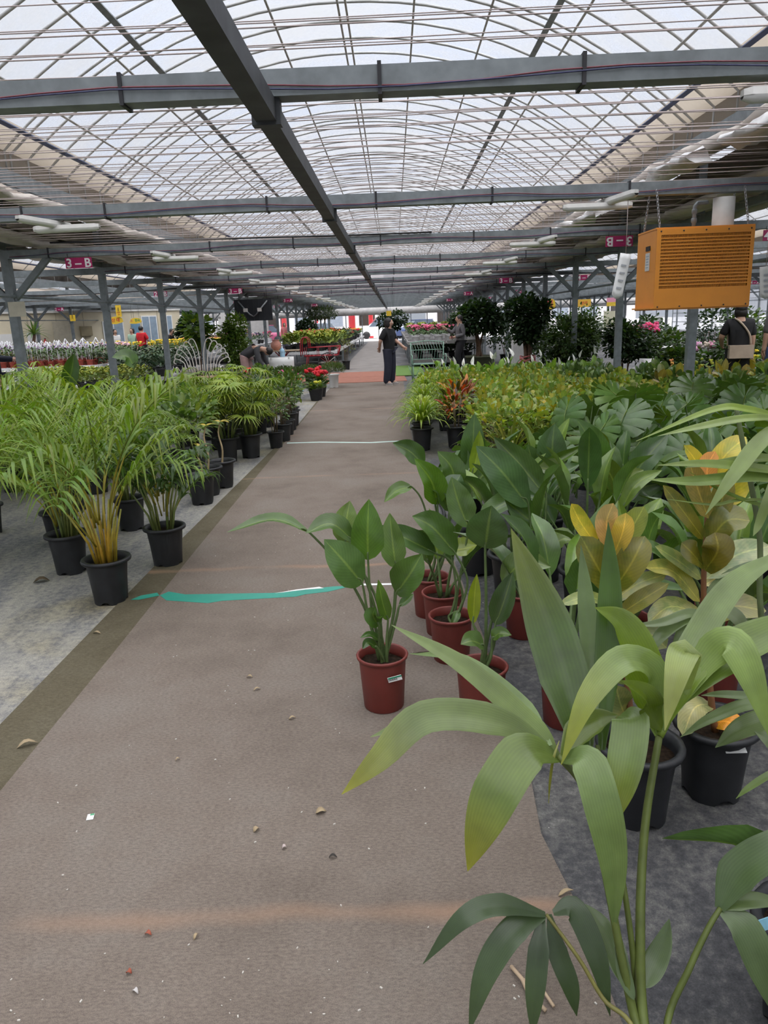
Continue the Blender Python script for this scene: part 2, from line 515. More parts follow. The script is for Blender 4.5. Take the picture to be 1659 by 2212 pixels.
rnd = random.Random(3)
edge_r = [(.46, -3), (.46, 1.3), (.44, 1.67), (.40, 1.95), (.42, 2.25), (.36, 2.7), (.40, 3.3), (.36, 4.2), (.31, 5.5), (.25, 7), (.2, 9), (.19, 12), (.2, 15), (.2, 19.2)]
edge_l = [(-1.58, 19.2), (-1.56, 15), (-1.52, 11), (-1.49, 8), (-1.46, 5), (-1.43, 3.3), (-1.42, 2.2), (-1.42, -3)]
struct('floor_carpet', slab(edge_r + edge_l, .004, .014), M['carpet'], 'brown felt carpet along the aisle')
eo = [(-1.40, -3), (-1.41, 2.3), (-1.44, 5), (-1.47, 8), (-1.50, 11), (-1.54, 15), (-1.6, 15), (-1.545, 11.2), (-1.61, 8), (-1.655, 5), (-1.66, 2.7), (-1.66, -3)]
struct('floor_carpet_strip', slab(eo, .002, .009), M['carpet_ol'], 'dark olive felt strip along the edge of the aisle')
struct('floor_mat', slab([(-3.2, 19.35), (.3, 19.35), (.25, 21.2), (-3.2, 21.2)], .002, .012), M['terracotta'], 'terracotta coloured mat crossing the aisle')
struct('floor_mat', slab([(-3.2, 21.25), (.25, 21.25), (.2, 23.4), (-3.2, 23.4)], .002, .010), M['terracotta'], 'further terracotta mat crossing the aisle')
struct('floor_path', slab([(-1.75, 23.4), (.1, 23.4), (-.1, 40), (-.1, YEND), (-1.9, YEND), (-1.85, 40)], .002, .008), M['greyfloor'], 'grey far stretch of the aisle')
struct('floor_turf', slab([(.02, 21.0), (.85, 21.0), (.85, 25.5), (.0, 25.5)], .014, .03), M['turf'], 'bright green turf mat beside the aisle')

# arches, purlins, film, beams, bay by bay
def arch_mesh():
    m = MB()
    pts = []
    for i in range(25):
        u = -HALF + 2 * HALF * i / 24
        pts.append((u, 0, prof(u)))
    pts = [(-HALF, 0, 3.3)] + pts + [(HALF, 0, 3.3)]
    m.tube(pts, .0165, 6)
    return m.mesh('arch_tube', M['tube'])
ARCH = arch_mesh()
def purlin_mesh(wd, ht, mat):
    m = MB(); m.box((0, (Y0 + YEND) / 2, 0), (wd, YEND - Y0, ht))
    return m.mesh('purlin', mat, False)
PUR = {'s': purlin_mesh(.026, .026, M['tube']), 'b': purlin_mesh(.07, .035, M['galv']), 'blue': purlin_mesh(.05, .03, M['bluestrip'])}
def beam_mesh():
    m = MB(); m.box((0, 0, ZB + .05), (8.55, .10, .10))
    return m.mesh('transverse_beam', M['galv'], False)
BEAM = beam_mesh()
def strap_mesh():
    m = MB()
    for a, b in (((0, -.055, ZB + .05), (.016, .008, .122)), ((0, .055, ZB + .05), (.016, .008, .122)), ((0, 0, ZB - .006), (.016, .118, .008)), ((0, 0, ZB + .106), (.016, .118, .008))):
        m.box(a, b)
    return m.mesh('cable_strap', M['strap'], False)
STRAP = strap_mesh()

for bi in range(5):
    xc = (XL[bi] + XL[bi + 1]) / 2
    main = bi == 2
    root = thing('ceiling', ['arched film roof over the far left bay', 'arched film roof over the left bay', 'arched film roof over the aisle', 'arched film roof over the right bay', 'arched film roof over the far right bay'][bi], None, (xc, 0, 0), kind='structure')
    step = .62 if main else 1.24
    y = Y0 + .3
    k = 0
    while y < YEND:
        link('arch_tube', ARCH, root, (0, y, 0))
        if main and k % 5 == 2:
            link('arch_tube', ARCH, root, (0, y + .14, -.03))
        y += step; k += 1
    us = [(.05, 's'), (-.05, 's')] + [(s * q, t) for s in (1, -1) for q, t in ((.91, 's'), (1.83, 's'), (2.5, 'b'), (2.77, 's'), (3.64, 's'), (4.0, 'blue'))]
    if not main:
        us = [q for q in us if q[1] != 's' or abs(q[0]) in (.05, 1.83, 3.64)]
    for u, t in us:
        o = link('purlin', PUR[t], root, (u, 0, prof(u) - .035))
        o.rotation_euler = (0, math.atan(1.45 * 2.2 / 4 * (abs(u) / 4) ** 1.2) * (1 if u > 0 else -1), 0)
    f = MB()
    rows = []
    for yy in (Y0, 10, 25, 40, YEND):
        rows.append([(u, yy, prof(u) + .02) for u in [-4.0 + 8.0 * i / 24 for i in range(25)]])
    f.grid(rows)
    o = f.build('film', M['film'], root, True)
    for s in (-1, 1):
        f = MB()
        f.grid([[(s * u, yy, z) for u, z in ((4.0, prof(4.0) + .02), (4.14, prof(4.14) + .02), (4.275, prof(4.275)), (4.275, 3.3))] for yy in (Y0, 10, 25, 40, YEND)])
        f.build('side_film', M['film_beige'], root, True)
    for i, yb in enumerate(YB):
        b = link('transverse_beam', BEAM, root, (0, yb, 0))
        if main and 3 <= i < 12:
            for s in range(8):
                link('strap', STRAP, b, (-3.75 + s * 1.05 + rnd.uniform(-.2, .2), 0, 0))
            # wiring fixed to the face of the beam
            for q, (mt, dz) in enumerate((('redwire', .004), ('bluewire', -.008))):
                t = MB()
                pts = [(-4.2 + 8.4 * j / 28, -.056 - .004 * q, ZB + .035 + dz + .018 * math.sin(j * .9 + i + q * .3) + rnd.uniform(-.004, .004)) for j in range(29)]
                t.tube(pts, .0032, 4)
                t.build('cable', M[mt], b, True)
    CH[root.name] = []

# the ridge-line beam hung under the cross beams of the main bay
r = thing('ceiling_beam', 'long dark steel beam running the length of the aisle roof', None, (-.5, 0, 0), kind='structure')
m = MB(); m.box((0, (Y0 + YEND) / 2, ZB - .045), (.085, YEND - Y0, .085)); m.build('beam', M['galv_dark'], r, False)
for yb in YB[3:]:
    m = MB(); m.box((0, yb, ZB - .045), (.12, .06, .11)); m.box((.07, yb - .02, ZB + .03), (.03, .03, .05)); m.build('bracket', M['galv_dark'], r, False)

# gutters and post rows
POST = MB(); POST.box((0, 0, 1.65), (.10, .10, 3.3)); POST = POST.mesh('post', M['galv'], False)
BR = []
for s in (-1, 1):
    b = MB(); b.bar((s * .04, 0, 1.97), (s * .58, 0, 2.5), .075, .06, (0, 1, 0)); b.box((s * .06, 0, 1.95), (.03, .075, .16)); BR.append(b.mesh('brace', M['galv'], False))
for xi, x in enumerate(XL):
    g = MB(); g.box((x, (Y0 + YEND) / 2, 3.33), (.2, YEND - Y0, .06)); g.box((x - .10, (Y0 + YEND) / 2, 3.42), (.02, YEND - Y0, .18)); g.box((x + .10, (Y0 + YEND) / 2, 3.42), (.02, YEND - Y0, .18))
    struct('trim_%d' % (xi + 1), g, M['galv'], 'steel gutter between two roof bays')
    rail = MB(); rail.box((x, (Y0 + YEND) / 2, ZB + .14), (.08, YEND - Y0, .08))
    struct('trim_%d' % (xi + 11), rail, M['galv'], 'steel rail along a row of posts')
    pipe = MB(); pipe.tube([(x + .06, YB[0], 2.0), (x + .06, YEND, 2.0)], .02, 6)
    struct('trim_%d' % (xi + 21), pipe, M['galv'], 'thin pipe tied along a row of posts')
    for yb in YB[3:]:
        if (xi == 2 or xi == 3) and yb < 9:
            continue
        if xi in (0, 5) and int(yb) % 2: continue
        p = link('post', POST, None, (x, yb, 0)); tag(p, None, None, None, 'structure')
        for b in BR:
            link('brace', b, p)

# ------------------------------------------------------------------ curtain wires over the aisle
mainroot = [o for o in COL.objects if o.name.startswith('ceiling') and o.get('label') == 'arched film roof over the aisle'][0]
m = MB(); m.tube([(-4.2, 0, 0), (0, 0, -.012), (4.2, 0, 0)], .0028, 4, False)
WIRE = m.mesh('curtain_wire', M['wire'])
for z, st, y0 in ((2.60, .25, 1.5), (2.78, .30, 1.7), (2.96, .34, 2.0)):
    for k in range(100):
        y = y0 + k * st + rnd.uniform(-.05, .05)
        if y > 25: break
        o = link('wire', WIRE, mainroot, (0, y, z + rnd.uniform(-.015, .015)))
        o.rotation_euler = (0, rnd.uniform(-.004, .004), rnd.uniform(-.012, .012))

fw = MB()
for z, st in ((2.60, .4), (2.78, .5), (2.96, .55)):
    y = 25.2
    while y < 56:
        fw.bar((-4.2, y + rnd.uniform(-.05, .05), z), (4.2, y + rnd.uniform(-.05, .05), z), .006, .006); y += st
tag(fw.build('far_wires', M['wire'], mainroot, False), kind='stuff')

def curtain(name, label, x, z, wd, ht, mat, y0, y1, seed, lump=.25, per=3.13, n=9, step=.16, cat='curtain'):
    """a drawn-back length of shade cloth, pinched where it is tied"""
    rr = random.Random(seed); mb = MB(); rings = []
    y = y0; ph = [rr.uniform(0, 6) for _ in range(6)]
    while y <= y1:
        tie = .62 + .38 * min(1, abs(math.sin(PI * (y - 3.4) / (per / 2))) * 1.6)
        ring = []
        for k in range(n):
            a = 2 * PI * k / n
            l = 1 + lump * (math.sin(y * 3.1 + k * 1.7 + ph[0]) * .5 + math.sin(y * 7.3 + k * 2.9 + ph[1]) * .35 + rr.uniform(-.3, .3))
            sag = -.05 * (1 - tie) + .02 * math.sin(y * 2 + ph[2])
            ring.append(mb.vert((x + wd * .5 * math.cos(a) * l * tie + .02 * math.sin(y * 1.3 + ph[3]), y, z + sag + ht * .5 * math.sin(a) * l * tie)))
        rings.append(ring); y += step
    for i in range(len(rings) - 1):
        for k in range(n):
            k2 = (k + 1) % n
            mb.face(rings[i][k], rings[i][k2], rings[i + 1][k2], rings[i + 1][k])
    mb.face(*rings[0]); mb.face(*rings[-1][::-1])
    return tag(mb.build(name, mat), label, cat)

def sheet(name, label, pts, mat, y0, y1, seed, amp=.02, step=.35):
    rr = random.Random(seed); mb = MB(); rows = []
    y = y0
    while y <= y1:
        rows.append([(px + amp * math.sin(y * 2.3 + k), y, pz + amp * math.sin(y * 3.1 + k * 2 + seed) + rr.uniform(-amp, amp) * .5) for k, (px, pz) in enumerate(pts)])
        y += step
    mb.grid(rows)
    o = mb.build(name, mat)
    sm = o.modifiers.new('thickness', 'SOLIDIFY'); sm.thickness = .006
    return tag(o, label, 'curtain')

for side, x, nm in ((1, XL[2], 'left'), (-1, XL[3], 'right')):
    s = side
    sheet('shade_sheet', 'beige shade sheet slung under the %s gutter of the aisle roof' % nm, [(x + s * .03, 3.29), (x + s * .5, 3.16), (x + s * .85, 2.98)], M['fabric'], 1.5, 56, 4 + s)
    curtain('shade_curtain', 'pale folded shade curtain bundled high along the %s eave' % nm, x + s * .92, 2.94, .20, .13, M['fabric_lt'], 1.5, 56, 8 + s)
    curtain('shade_curtain', 'beige shade curtain roll hanging along the %s post row' % nm, x + s * .36, 2.66, .30, .13, M['fabric_lt'], 3, 56, 12 + s, lump=.2)
    sheet('shade_sheet', 'dark sagging shade sheet above the %s post row' % nm, [(x - s * .4, 2.86), (x + s * .1, 2.78), (x + s * .45, 2.74)], M['fabric'], 3, 56, 17 + s, .03)
    # the outer side of the same post row
    curtain('shade_curtain', 'beige shade curtain roll on the outer side of the %s post row' % nm, x - s * .5, 2.7, .32, .15, M['fabric_lt'], 6, 56, 22 + s)
    sheet('shade_sheet', 'beige shade sheet under the outer side of the %s gutter' % nm, [(x - s * .12, 3.25), (x - s * .5, 3.1), (x - s * .9, 2.85)], M['fabric'], 6, 56, 27 + s)
for j, x in enumerate((XL[1], XL[4])):
    curtain('shade_curtain', 'shade curtain roll along the outer %s post row' % ('left', 'right')[j], x + .4, 2.7, .35, .16, M['fabric_lt'], 8, 56, 40 + j)
    sheet('shade_sheet', 'shade sheet over the outer %s post row' % ('left', 'right')[j], [(x - 1.0, 2.85), (x, 3.2), (x + 1.0, 2.85)], M['fabric'], 8, 56, 44 + j)
# crumpled clear-white sheet gathered beside the right eave, one gathered length per bay
for k in range(2, 9):
    curtain('gathered_sheet', ['crumpled white plastic sheet gathered above the orange heater', 'crumpled white plastic sheet gathered past the heater', 'third gathered white plastic sheet from the heater along the right eave', 'fourth gathered white plastic sheet from the heater along the right eave', 'fifth gathered white plastic sheet from the heater along the right eave', 'sixth gathered white plastic sheet from the heater along the right eave', 'farthest gathered white plastic sheet along the right eave'][k - 2],
            2.62, 2.78, .22, .12, M['plastic_wh'], YB[k + 1] + .25, YB[k + 2] - .3, 60 + k, lump=.55, per=3.13, n=10, step=.09, cat='plastic sheet')

# ------------------------------------------------------------------ lights
def light_proto():
    t = thing('ceiling_light', '', 'light')
    for q, (loc, rz, L) in enumerate((((0, 0, 0), 0.0, .56), ((-.12, -.12, .035), math.radians(78), .62))):
        h = MB(); n = 10
        prof_ = [(-.035, 0), (-.028, .03), (.028, .03), (.035, 0)]
        rows = []
        for i, (x, sc) in enumerate(((-L / 2, .55), (-L / 2 + .03, 1), (L / 2 - .03, 1), (L / 2, .55))):
            rows.append([(x, yy * sc, zz * (.6 + .4 * sc)) for yy, zz in prof_])
        h.grid(rows); h.face(0, 1, 2, 3); h.face(15, 14, 13, 12)
        o = h.build('housing', M['white_dirty'], t, False, loc, rz)
        d = MB(); rows = []
        for i, (x, sc) in enumerate(((-L / 2, .5), (-L / 2 + .04, 1), (L / 2 - .04, 1), (L / 2, .5))):
            rows.append([(x, .035 * math.cos(a) * sc, -.028 * math.sin(a) * sc) for a in [PI * j / 6 for j in range(7)]])
        d.grid(rows)
        d.build('diffuser', M['white'], t, True, loc, rz)
    w_ = MB(); w_.tube([(-.05, .02, .03), (-.07, .05, .06), (-.05, .08, .075)], .005, 4); w_.build('lead', M['redwire'], t)
    return t
LIGHT = light_proto()
first = True
ordl = ['', '', '', 'first', 'second', 'third', 'fourth', 'fifth', 'sixth', 'seventh', 'eighth', 'ninth', 'tenth', 'eleventh', 'twelfth', 'thirteenth', 'fourteenth', 'fifteenth', 'sixteenth', 'seventeenth', 'eighteenth']
for i, yb in enumerate(YB):
    if i < 3 or yb > 55: continue
    for s, x in ((1, -2.62), (-1, 1.72)):
        if i == 3 and s == 1: continue
        lab = '%s crossed white tube light along the %s side of the aisle roof' % (ordl[i] if s < 0 else ordl[i - 1], 'left' if s > 0 else 'right')
        o = LIGHT if first else dup(LIGHT, (0, 0, 0))
        first = False
        o['label'] = lab; o['group'] = 'tube lights under the beams'
        o.location = (x + rnd.uniform(-.06, .06), yb - .04, ZB - .075)
        o.scale = (s, 1, 1)
        o.rotation_euler = (0, 0, rnd.uniform(-.06, .06))

# ------------------------------------------------------------------ row signs
def baked(o):
    """mesh of a text or modifier object, evaluated in a scratch scene of its own"""
    sc = bpy.data.scenes.new('scratch'); sc.collection.objects.link(o)
    vl = sc.view_layers[0]; vl.update()
    me = bpy.data.meshes.new_from_object(o.evaluated_get(vl.depsgraph))
    bpy.data.scenes.remove(sc)
    return me
def textmesh(body, size, mat, align='CENTER', ext=.002, name='lettering'):
    cu = bpy.data.curves.new(name, 'FONT'); cu.body = body; cu.size = size; cu.align_x = align; cu.align_y = 'CENTER'; cu.extrude = ext; cu.offset = size * .022
    to = bpy.data.objects.new(name, cu); me = baked(to)
    bpy.data.objects.remove(to)
    me.materials.clear(); me.materials.append(mat)
    return me
TXT = {s: textmesh(s, .145, M['lettering']) for s in ('3 – B', '3 – A', '2 – B', '2 – A', '4 – B', '4 – A')}
SB = MB(); SB.box((0, 0, -.06), (.33, .008, .125)); SB = SB.mesh('board', M['magenta'], False)
HK = MB(); HK.tube([(-.13, 0, 0), (-.13, 0, .05)], .003, 4); HK.tube([(.13, 0, 0), (.13, 0, .05)], .003, 4); HK = HK.mesh('hanger', M['strap'])
dist = {2: 'nearest', 5: 'second', 8: 'third', 11: 'fourth'}
for x, n, where in ((-3.87, '3', 'left of the aisle'), (2.78, '3', 'right of the aisle'), (-5.73, '2', 'behind the left post row'), (4.68, '4', 'behind the right post row'), (-12.4, '2', 'in the left bay'), (13.2, '4', 'in the right bay')):
    for k in (2, 5, 8, 11):
        if abs(x) > 10 and k == 2: continue
        t = thing('row_sign', '%s magenta %s-%s sign %s' % (dist[k], n, 'B' if k < 7 else 'A', where), 'sign', (x, YB[k + 3] - .06, ZB - .02), group='magenta row signs')
        b = link('board', SB, t)
        l = link('lettering', TXT['%s – %s' % (n, 'B' if k < 7 else 'A')], t, (0, -.0055, -.066))
        l.rotation_euler = (PI / 2, 0, 0)
        if k == 2 and n == '3' and x > 0:
            l.rotation_euler = (PI / 2, PI, 0); l.location.z = -.058
        link('hanger', HK, t)

# ------------------------------------------------------------------ heater
HX0, HX1, HY0, HY1, HZ0, HZ1 = 2.115, 2.885, 6.28, 6.74, 1.555, 2.165
t = thing('unit_heater', 'orange hanging unit heater with slotted grille and four chains', 'heater', (HX0, HY0, HZ0))
W_, D_, H_ = HX1 - HX0, HY1 - HY0, HZ1 - HZ0
b = MB()
th = .012
b.box((W_ / 2, D_ / 2 + .004, H_ + th / 2), (W_ + .008, D_, th)); b.box((W_ / 2, D_ / 2 + .004, -th / 2), (W_ + .008, D_, th))
b.box((th / 2, D_ / 2 + .01, H_ / 2), (th, D_, H_)); b.box((W_ - th / 2, D_ / 2 + .01, H_ / 2), (th, D_, H_)); b.box((W_ / 2, D_ - th / 2, H_ / 2), (W_ - 2.2 * th, th, H_))
b.box((-.012, D_ / 2, .004), (.03, D_ + .02, .012))
b.build('casing', M['orange'], t, False)
fr = MB(); gx0, gx1, gz0, gz1 = .035, W_ - .03, .155, H_ - .045
fr.box((W_ / 2, 0, (gz0) / 2), (W_, .014, gz0)); fr.box((W_ / 2, 0, (gz1 + H_) / 2), (W_, .014, H_ - gz1)); fr.box((gx0 / 2, 0, (gz0 + gz1) / 2), (gx0, .014, gz1 - gz0)); fr.box(((gx1 + W_) / 2, 0, (gz0 + gz1) / 2), (W_ - gx1, .014, gz1 - gz0))
fr.build('front_panel', M['orange'], t, False)
bar = MB(); bar.box((0, 0, 0), (gx1 - gx0, .012, .0095)); bar = bar.mesh('grille_bar', M['orange'], False)
for k in range(1, 16):
    link('grille_bar', bar, t, ((gx0 + gx1) / 2, 0, gz0 + (gz1 - gz0) * k / 16))
fin = MB()
for k in range(1, 76):
    fin.box((gx0 + (gx1 - gx0) * k / 76, .002, (gz0 + gz1) / 2), (.0034, .008, gz1 - gz0))
tag(fin.build('fins', M['orange'], t, False), kind='stuff')
di = MB(); di.box((W_ / 2, .06, (gz0 + gz1) / 2), (W_ - .03, .01, gz1 - gz0 + .03)); di.build('coil', M['dark_in'], t, False)
sc_ = MB(); sc_.lathe([(.006, 0), (.006, .004), (.003, .005)], 8)
SCR = sc_.mesh('screw', M['strap'])
for k in range(5):
    for z in (.014, H_ - .018):
        o = link('screw', SCR, t, (.03 + (W_ - .06) * k / 4, -.008, z)); o.rotation_euler = (PI / 2, 0, 0)
hh = MB(); hh.box((-.003, .19, H_ - .13), (.006, .10, .035)); hh.build('handle_slot', M['dark_in'], t, False)
hl = MB(); hl.box((-.003, .19, H_ - .235), (.004, .10, .14)); hl.build('data_plate', M['white_dirty'], t, False)
dt = MB()
for k in range(5): dt.box((-.0055, .19, H_ - .19 - k * .022), (.001, .07 - .01 * (k % 3), .006))
dt.build('print', plain('grey_print', (.25, .33, .42), .6), t, False)
# chains
lk = MB()
pts = [(.008 * math.cos(a), 0, .017 * math.sin(a)) for a in [2 * PI * k / 10 for k in range(11)]]
lk.tube(pts, .0028, 5, False); LKM = lk.mesh('link', plain('chain_steel', (.35, .35, .36), .4, .7))
for cx, cy, lean in ((.03, .03, .0), (.03, D_ - .04, 0), (W_ - .04, .03, 0), (W_ - .04, D_ - .04, 0)):
    ch = link('chain', LKM, t, (cx, cy, H_))
    for k in range(1, 13):
        o = link('link', LKM, ch, (0, (.24 - cy) * k / 13 * .6, .012 + k * .024)); o.rotation_euler = (0, 0, PI / 2 * (k % 2) + .3)
du = thing('flue_pipe', 'short fat white flue pipe standing on the orange heater', 'pipe', (2.74, 6.55, HZ1))
d = MB(); d.lathe([(.085, 0), (.085, .25)], 20); d.build('duct', M['white_dirty'], du)
d = MB(); d.lathe([(.089, .0), (.089, .02), (.085, .021)], 20, close=False); d.build('collar', M['galv'], du)
wp = thing('water_pipe', 'grey water pipe with elbow rising from the heater', 'pipe', (2.53, 6.62, HZ1))
d = MB(); d.tube([(0, 0, 0), (0, 0, .14), (0, 0, .2), (.02, 0, .225), (.12, .05, .235)], .017, 8); d.build('pipe', M['galv'], wp)
for z in (.07, .14):
    d = MB(); d.lathe([(.02, z), (.024, z + .01), (.024, z + .03), (.02, z + .04)], 10); d.build('fitting', M['galv'], wp)

# paper and plastic tags on strings
def hang_tag(name, label, p, w_, h_, tilt, mat, top):
    t = thing(name, label, 'tag', p)
    d = MB(); R_ = Matrix.Rotation(tilt, 3, 'Y'); 
    rows = [[R_ @ V((x * w_ / 2, .004 * math.sin(5 * x + z), -h_ * z * (1 - .12 * abs(x)))) for x in (-1, -.3, .3, 1)] for z in (0, .12, .5, .85, 1)]
    d.grid(rows); o = d.build('card', mat, t)
    s_ = o.modifiers.new('thickness', 'SOLIDIFY'); s_.thickness = .003
    d = MB(); d.tube([(0, 0, 0), (0, 0, top - p[2])], .003, 4); d.build('string', M['wire'], t)
    d = MB(); 
    for k in range(4):
        q = R_ @ V((0, -.012, -h_ * (.25 + .16 * k))); d.box(q, (w_ * .5, .002, .014), M=R_)
    d.build('print', plain('tag_print', (.35, .36, .38), .7), t, False)
hang_tag('hanging_tag', 'white plastic tag hanging on a string beside the heater', tuple(P(1352, 548, 6.2)), .085, .36, .18, M['white'], 2.45)
hang_tag('hanging_tag', 'white tag hanging at the right of the heater', tuple(P(1655, 575, 6.2)), .1, .26, -.1, M['white_dirty'], 2.45)
t = tag(MB().build('x', M['white']), None) ; bpy.data.objects.remove(t)
pc = MB(); q = P(37, 668, 9.60); pc.box(q, (.21, .012, .18)); tag(pc.build('notice_card', plain('cream_card', (.62, .58, .46), .7), None, False), 'cream paper notice fixed to the nearest left post', 'notice')

# ------------------------------------------------------------------ overhead cable across the bays
m = MB()
m.tube([(-9 + k, 18 + .1 * math.sin(k), 2.42 - .03 * math.sin(k * .9)) for k in range(20)], .016, 6)
tag(m.build('power_cable', M['black_rubber']), 'thick black cable slung across under the roof beams', 'cable')
m = MB()
for a, b, c in (((-4.2, 9.62, 2.62), (-1, 9.6, 2.57), (.5, 9.58, 2.56)),):
    m.tube(catmull([a, b, c], 12), .012, 6)
tag(m.build('power_cable', M['black_rubber']), 'thin black cable lying on the third cross beam', 'cable')

# ------------------------------------------------------------------ end wall, side walls and the car park
M['glass'] = None
gm, nt, out = newmat('clear_glass')
a = nd(nt, 'ShaderNodeBsdfTransparent', {'Color': (.92, .93, .95, 1)}); b = nd(nt, 'ShaderNodeBsdfGlossy', {'Color': (.9, .9, .95, 1), 'Roughness': .08})
mx = nd(nt, 'ShaderNodeMixShader', {0: .07, 1: a.outputs[0], 2: b.outputs[0]}); nt.links.new(mx.outputs[0], out.inputs[0])
M['glass'] = gm
M['valance'] = plain('white_valance', (.62, .60, .58), .8, var=.1)
wl = thing('wall_back', 'glazed end wall with white valance', None, (0, YEND, 0), kind='structure')
for bi in range(5):
    xc = (XL[bi] + XL[bi + 1]) / 2
    m = MB(); n = 16
    top = [(xc - HALF + 2 * HALF * k / n, .02, prof(-HALF + 2 * HALF * k / n)) for k in range(n + 1)]
    m.grid([[(p[0], 0, 2.0) for p in top], top]); m.build('gable_film', M['film_wall'], wl)
    m = MB(); rows = [[(xc - HALF + 2 * HALF * k / 40, -.12 + .02 * math.sin(k * 1.7), z) for k in range(41)] for z in (1.93, 2.5)]
    m.grid(rows); o = m.build('valance', M['valance'], wl); o.modifiers.new('thickness', 'SOLIDIFY').thickness = .01
k = 0
x = XL[0]
while x < XL[5]:
    m = MB(); m.box((x, 0, 1.0), (.06, .06, 2.0)); m.build('mullion', M['galv'], wl, False)
    if not (-1.9 < x + .6 < -.2):
        m = MB(); m.box((x + .61, 0, 1.0), (1.16, .008, 2.0)); m.build('pane', M['glass'], wl, False)
    x += 1.2214
for nm, x in (('wall_left', XL[0]), ('wall_right', XL[5])):
    wl2 = thing(nm, 'pale film side wall on steel posts', None, (x, 0, 0), kind='structure')
    m = MB(); m.grid([[(0, Y0, 0), (0, 20, 0), (0, YEND, 0)], [(0, Y0, 3.3), (0, 20, 3.3), (0, YEND, 3.3)]]); m.build('film', M['film_wall'], wl2)
    for k in range(1, 5):
        m = MB(); m.box((0, (Y0 + YEND) / 2, k * .62), (.04, YEND - Y0, .04)); m.build('rail', M['galv'], wl2, False)
M['concrete'] = plain('pale_concrete', (.55, .54, .54), .9, var=.08, nscale=.5)
m = MB(); m.box((0, YEND + 45, -.05), (120, 89.5, .12)); struct('pavement', m, M['concrete'], 'pale car park beyond the end wall')

def car(label, loc, rz, col, suv=0):
    t = thing('parked_car', label, 'car', loc, rz, 'cars parked outside')
    L, Wd = 4.3, 1.75
    pm = plain('car_paint', col, .25, var=.02)
    h1, h2 = .85 + .1 * suv, 1.42 + .28 * suv
    sec = [(-L / 2, .35, h1 - .18), (-L / 2 + .12, .25, h1 - .02), (-L / 2 + .9, .22, h1 + .02), (0, .22, h1 + .04), (L / 2 - .7, .22, h1 + .02), (L / 2 - .1, .28, h1 - .05), (L / 2, .38, h1 - .25)]
    b = MB(); rows = []
    for x, z0, z1 in sec:
        wq = Wd / 2 * (1 if abs(x) < L / 2 - .3 else .9)
        rows.append([(x, -wq * .93, z0), (x, -wq, (z0 + z1) / 2), (x, -wq * .95, z1), (x, 0, z1 + .03), (x, wq * .95, z1), (x, wq, (z0 + z1) / 2), (x, wq * .93, z0), (x, 0, z0), (x, -wq * .93, z0)])
    b.grid(rows); b.face(*range(8)); n0 = 9 * 6; b.face(*range(n0 + 7, n0 - 1, -1)); b.build('body', pm, t)
    r0, r1 = -L / 2 + 1.0, L / 2 - (.35 if suv else .7)
    c = MB(); wq = Wd / 2
    rows = [[(r0, -wq * .9, h1), (r0 + .75, -wq * .72, h2), (r1 - .45, -wq * .72, h2 - .02), (r1, -wq * .9, h1)], [(r0, wq * .9, h1), (r0 + .75, wq * .72, h2), (r1 - .45, wq * .72, h2 - .02), (r1, wq * .9, h1)]]
    c.grid(rows); c.face(3, 2, 1, 0); c.face(4, 5, 6, 7); c.build('cabin_glass', plain('car_glass', (.10, .13, .17), .12, var=.05), t, False)
    r = MB(); r.box(((r0 + r1) / 2 + .15, 0, h2 + .01), (r1 - r0 - 1.1, Wd * .74, .05)); r.build('roof_panel', pm, t, False)
    for x in (-1.35, 1.3):
        for y in (-.8, .8):
            q = MB(); q.lathe([(.05, -.1), (.29, -.1), (.31, -.06), (.31, .06), (.29, .1), (.05, .1)], 16); o = q.build('wheel', M['black_rubber'], t, True, (x, y, .31)); o.rotation_euler = (PI / 2, 0, 0)
car('white car parked outside, seen through the end doors', (-1.1, 66, .02), .12, (.75, .75, .76), 1)
car('pale blue-grey car parked outside the end wall', (-6.2, 64, .02), .05, (.45, .52, .62))
car('white hatchback outside behind the left post row', (-12.5, 63, .02), -.1, (.78, .78, .8), 1)
car('pink-red car outside behind the left post row', (-10.6, 60.5, .02), .2, (.55, .10, .22))
car('silver car outside right of the end doors', (5.5, 66, .02), 0, (.5, .52, .55))
car('dark blue car outside right of the end doors', (2.0, 62, .02), .3, (.10, .14, .3))
car('white car outside left of the doors', (-18, 65, .02), .1, (.75, .75, .75), 1)
for i, (px, wd) in enumerate(((612, .28), (760, .30), (801, .2), (683, .16))):
    q = P(px, 690, 68); m = MB(); m.lathe([(wd, 0), (wd, 3.6), (wd * 1.15, 3.62), (wd * 1.15, 3.8)], 12, (q.x, 68, 0))
    tag(m.build('red_pillar', plain('red_enamel', (.62, .03, .04), .4)), ['red pillar outside behind the left post row', 'stout red pillar outside near the end doors', 'slim red pillar just left of the end doors', 'slim red pole outside beside the left posts'][i], 'pillar')
for x, y, h, w_, lab in ((-14, 90, 7, 26, 'pale building across the car park behind the left bay'), (16, 92, 6, 24, 'pale building across the car park behind the right bay')):
    t = thing('building', lab, 'building', (x, y, 0))
    m = MB(); m.box((0, 0, h / 2), (w_, 6, h)); m.build('wall', plain('pale_facade', (.72, .70, .70), .8, var=.05), t, False)
    m = MB(); m.box((0, 0, h + .1), (w_ + .5, 6.5, .2)); m.build('roof', M['galv'], t, False)
    for k in range(7):
        m = MB(); m.box((-w_ / 2 + 2 + k * (w_ - 4) / 6, -3.02, 1.8), (1.8, .08, 1.6)); m.build('window', M['dark_in'] if k % 3 == 0 else plain('window_glass', (.3, .34, .4), .2), t, False)

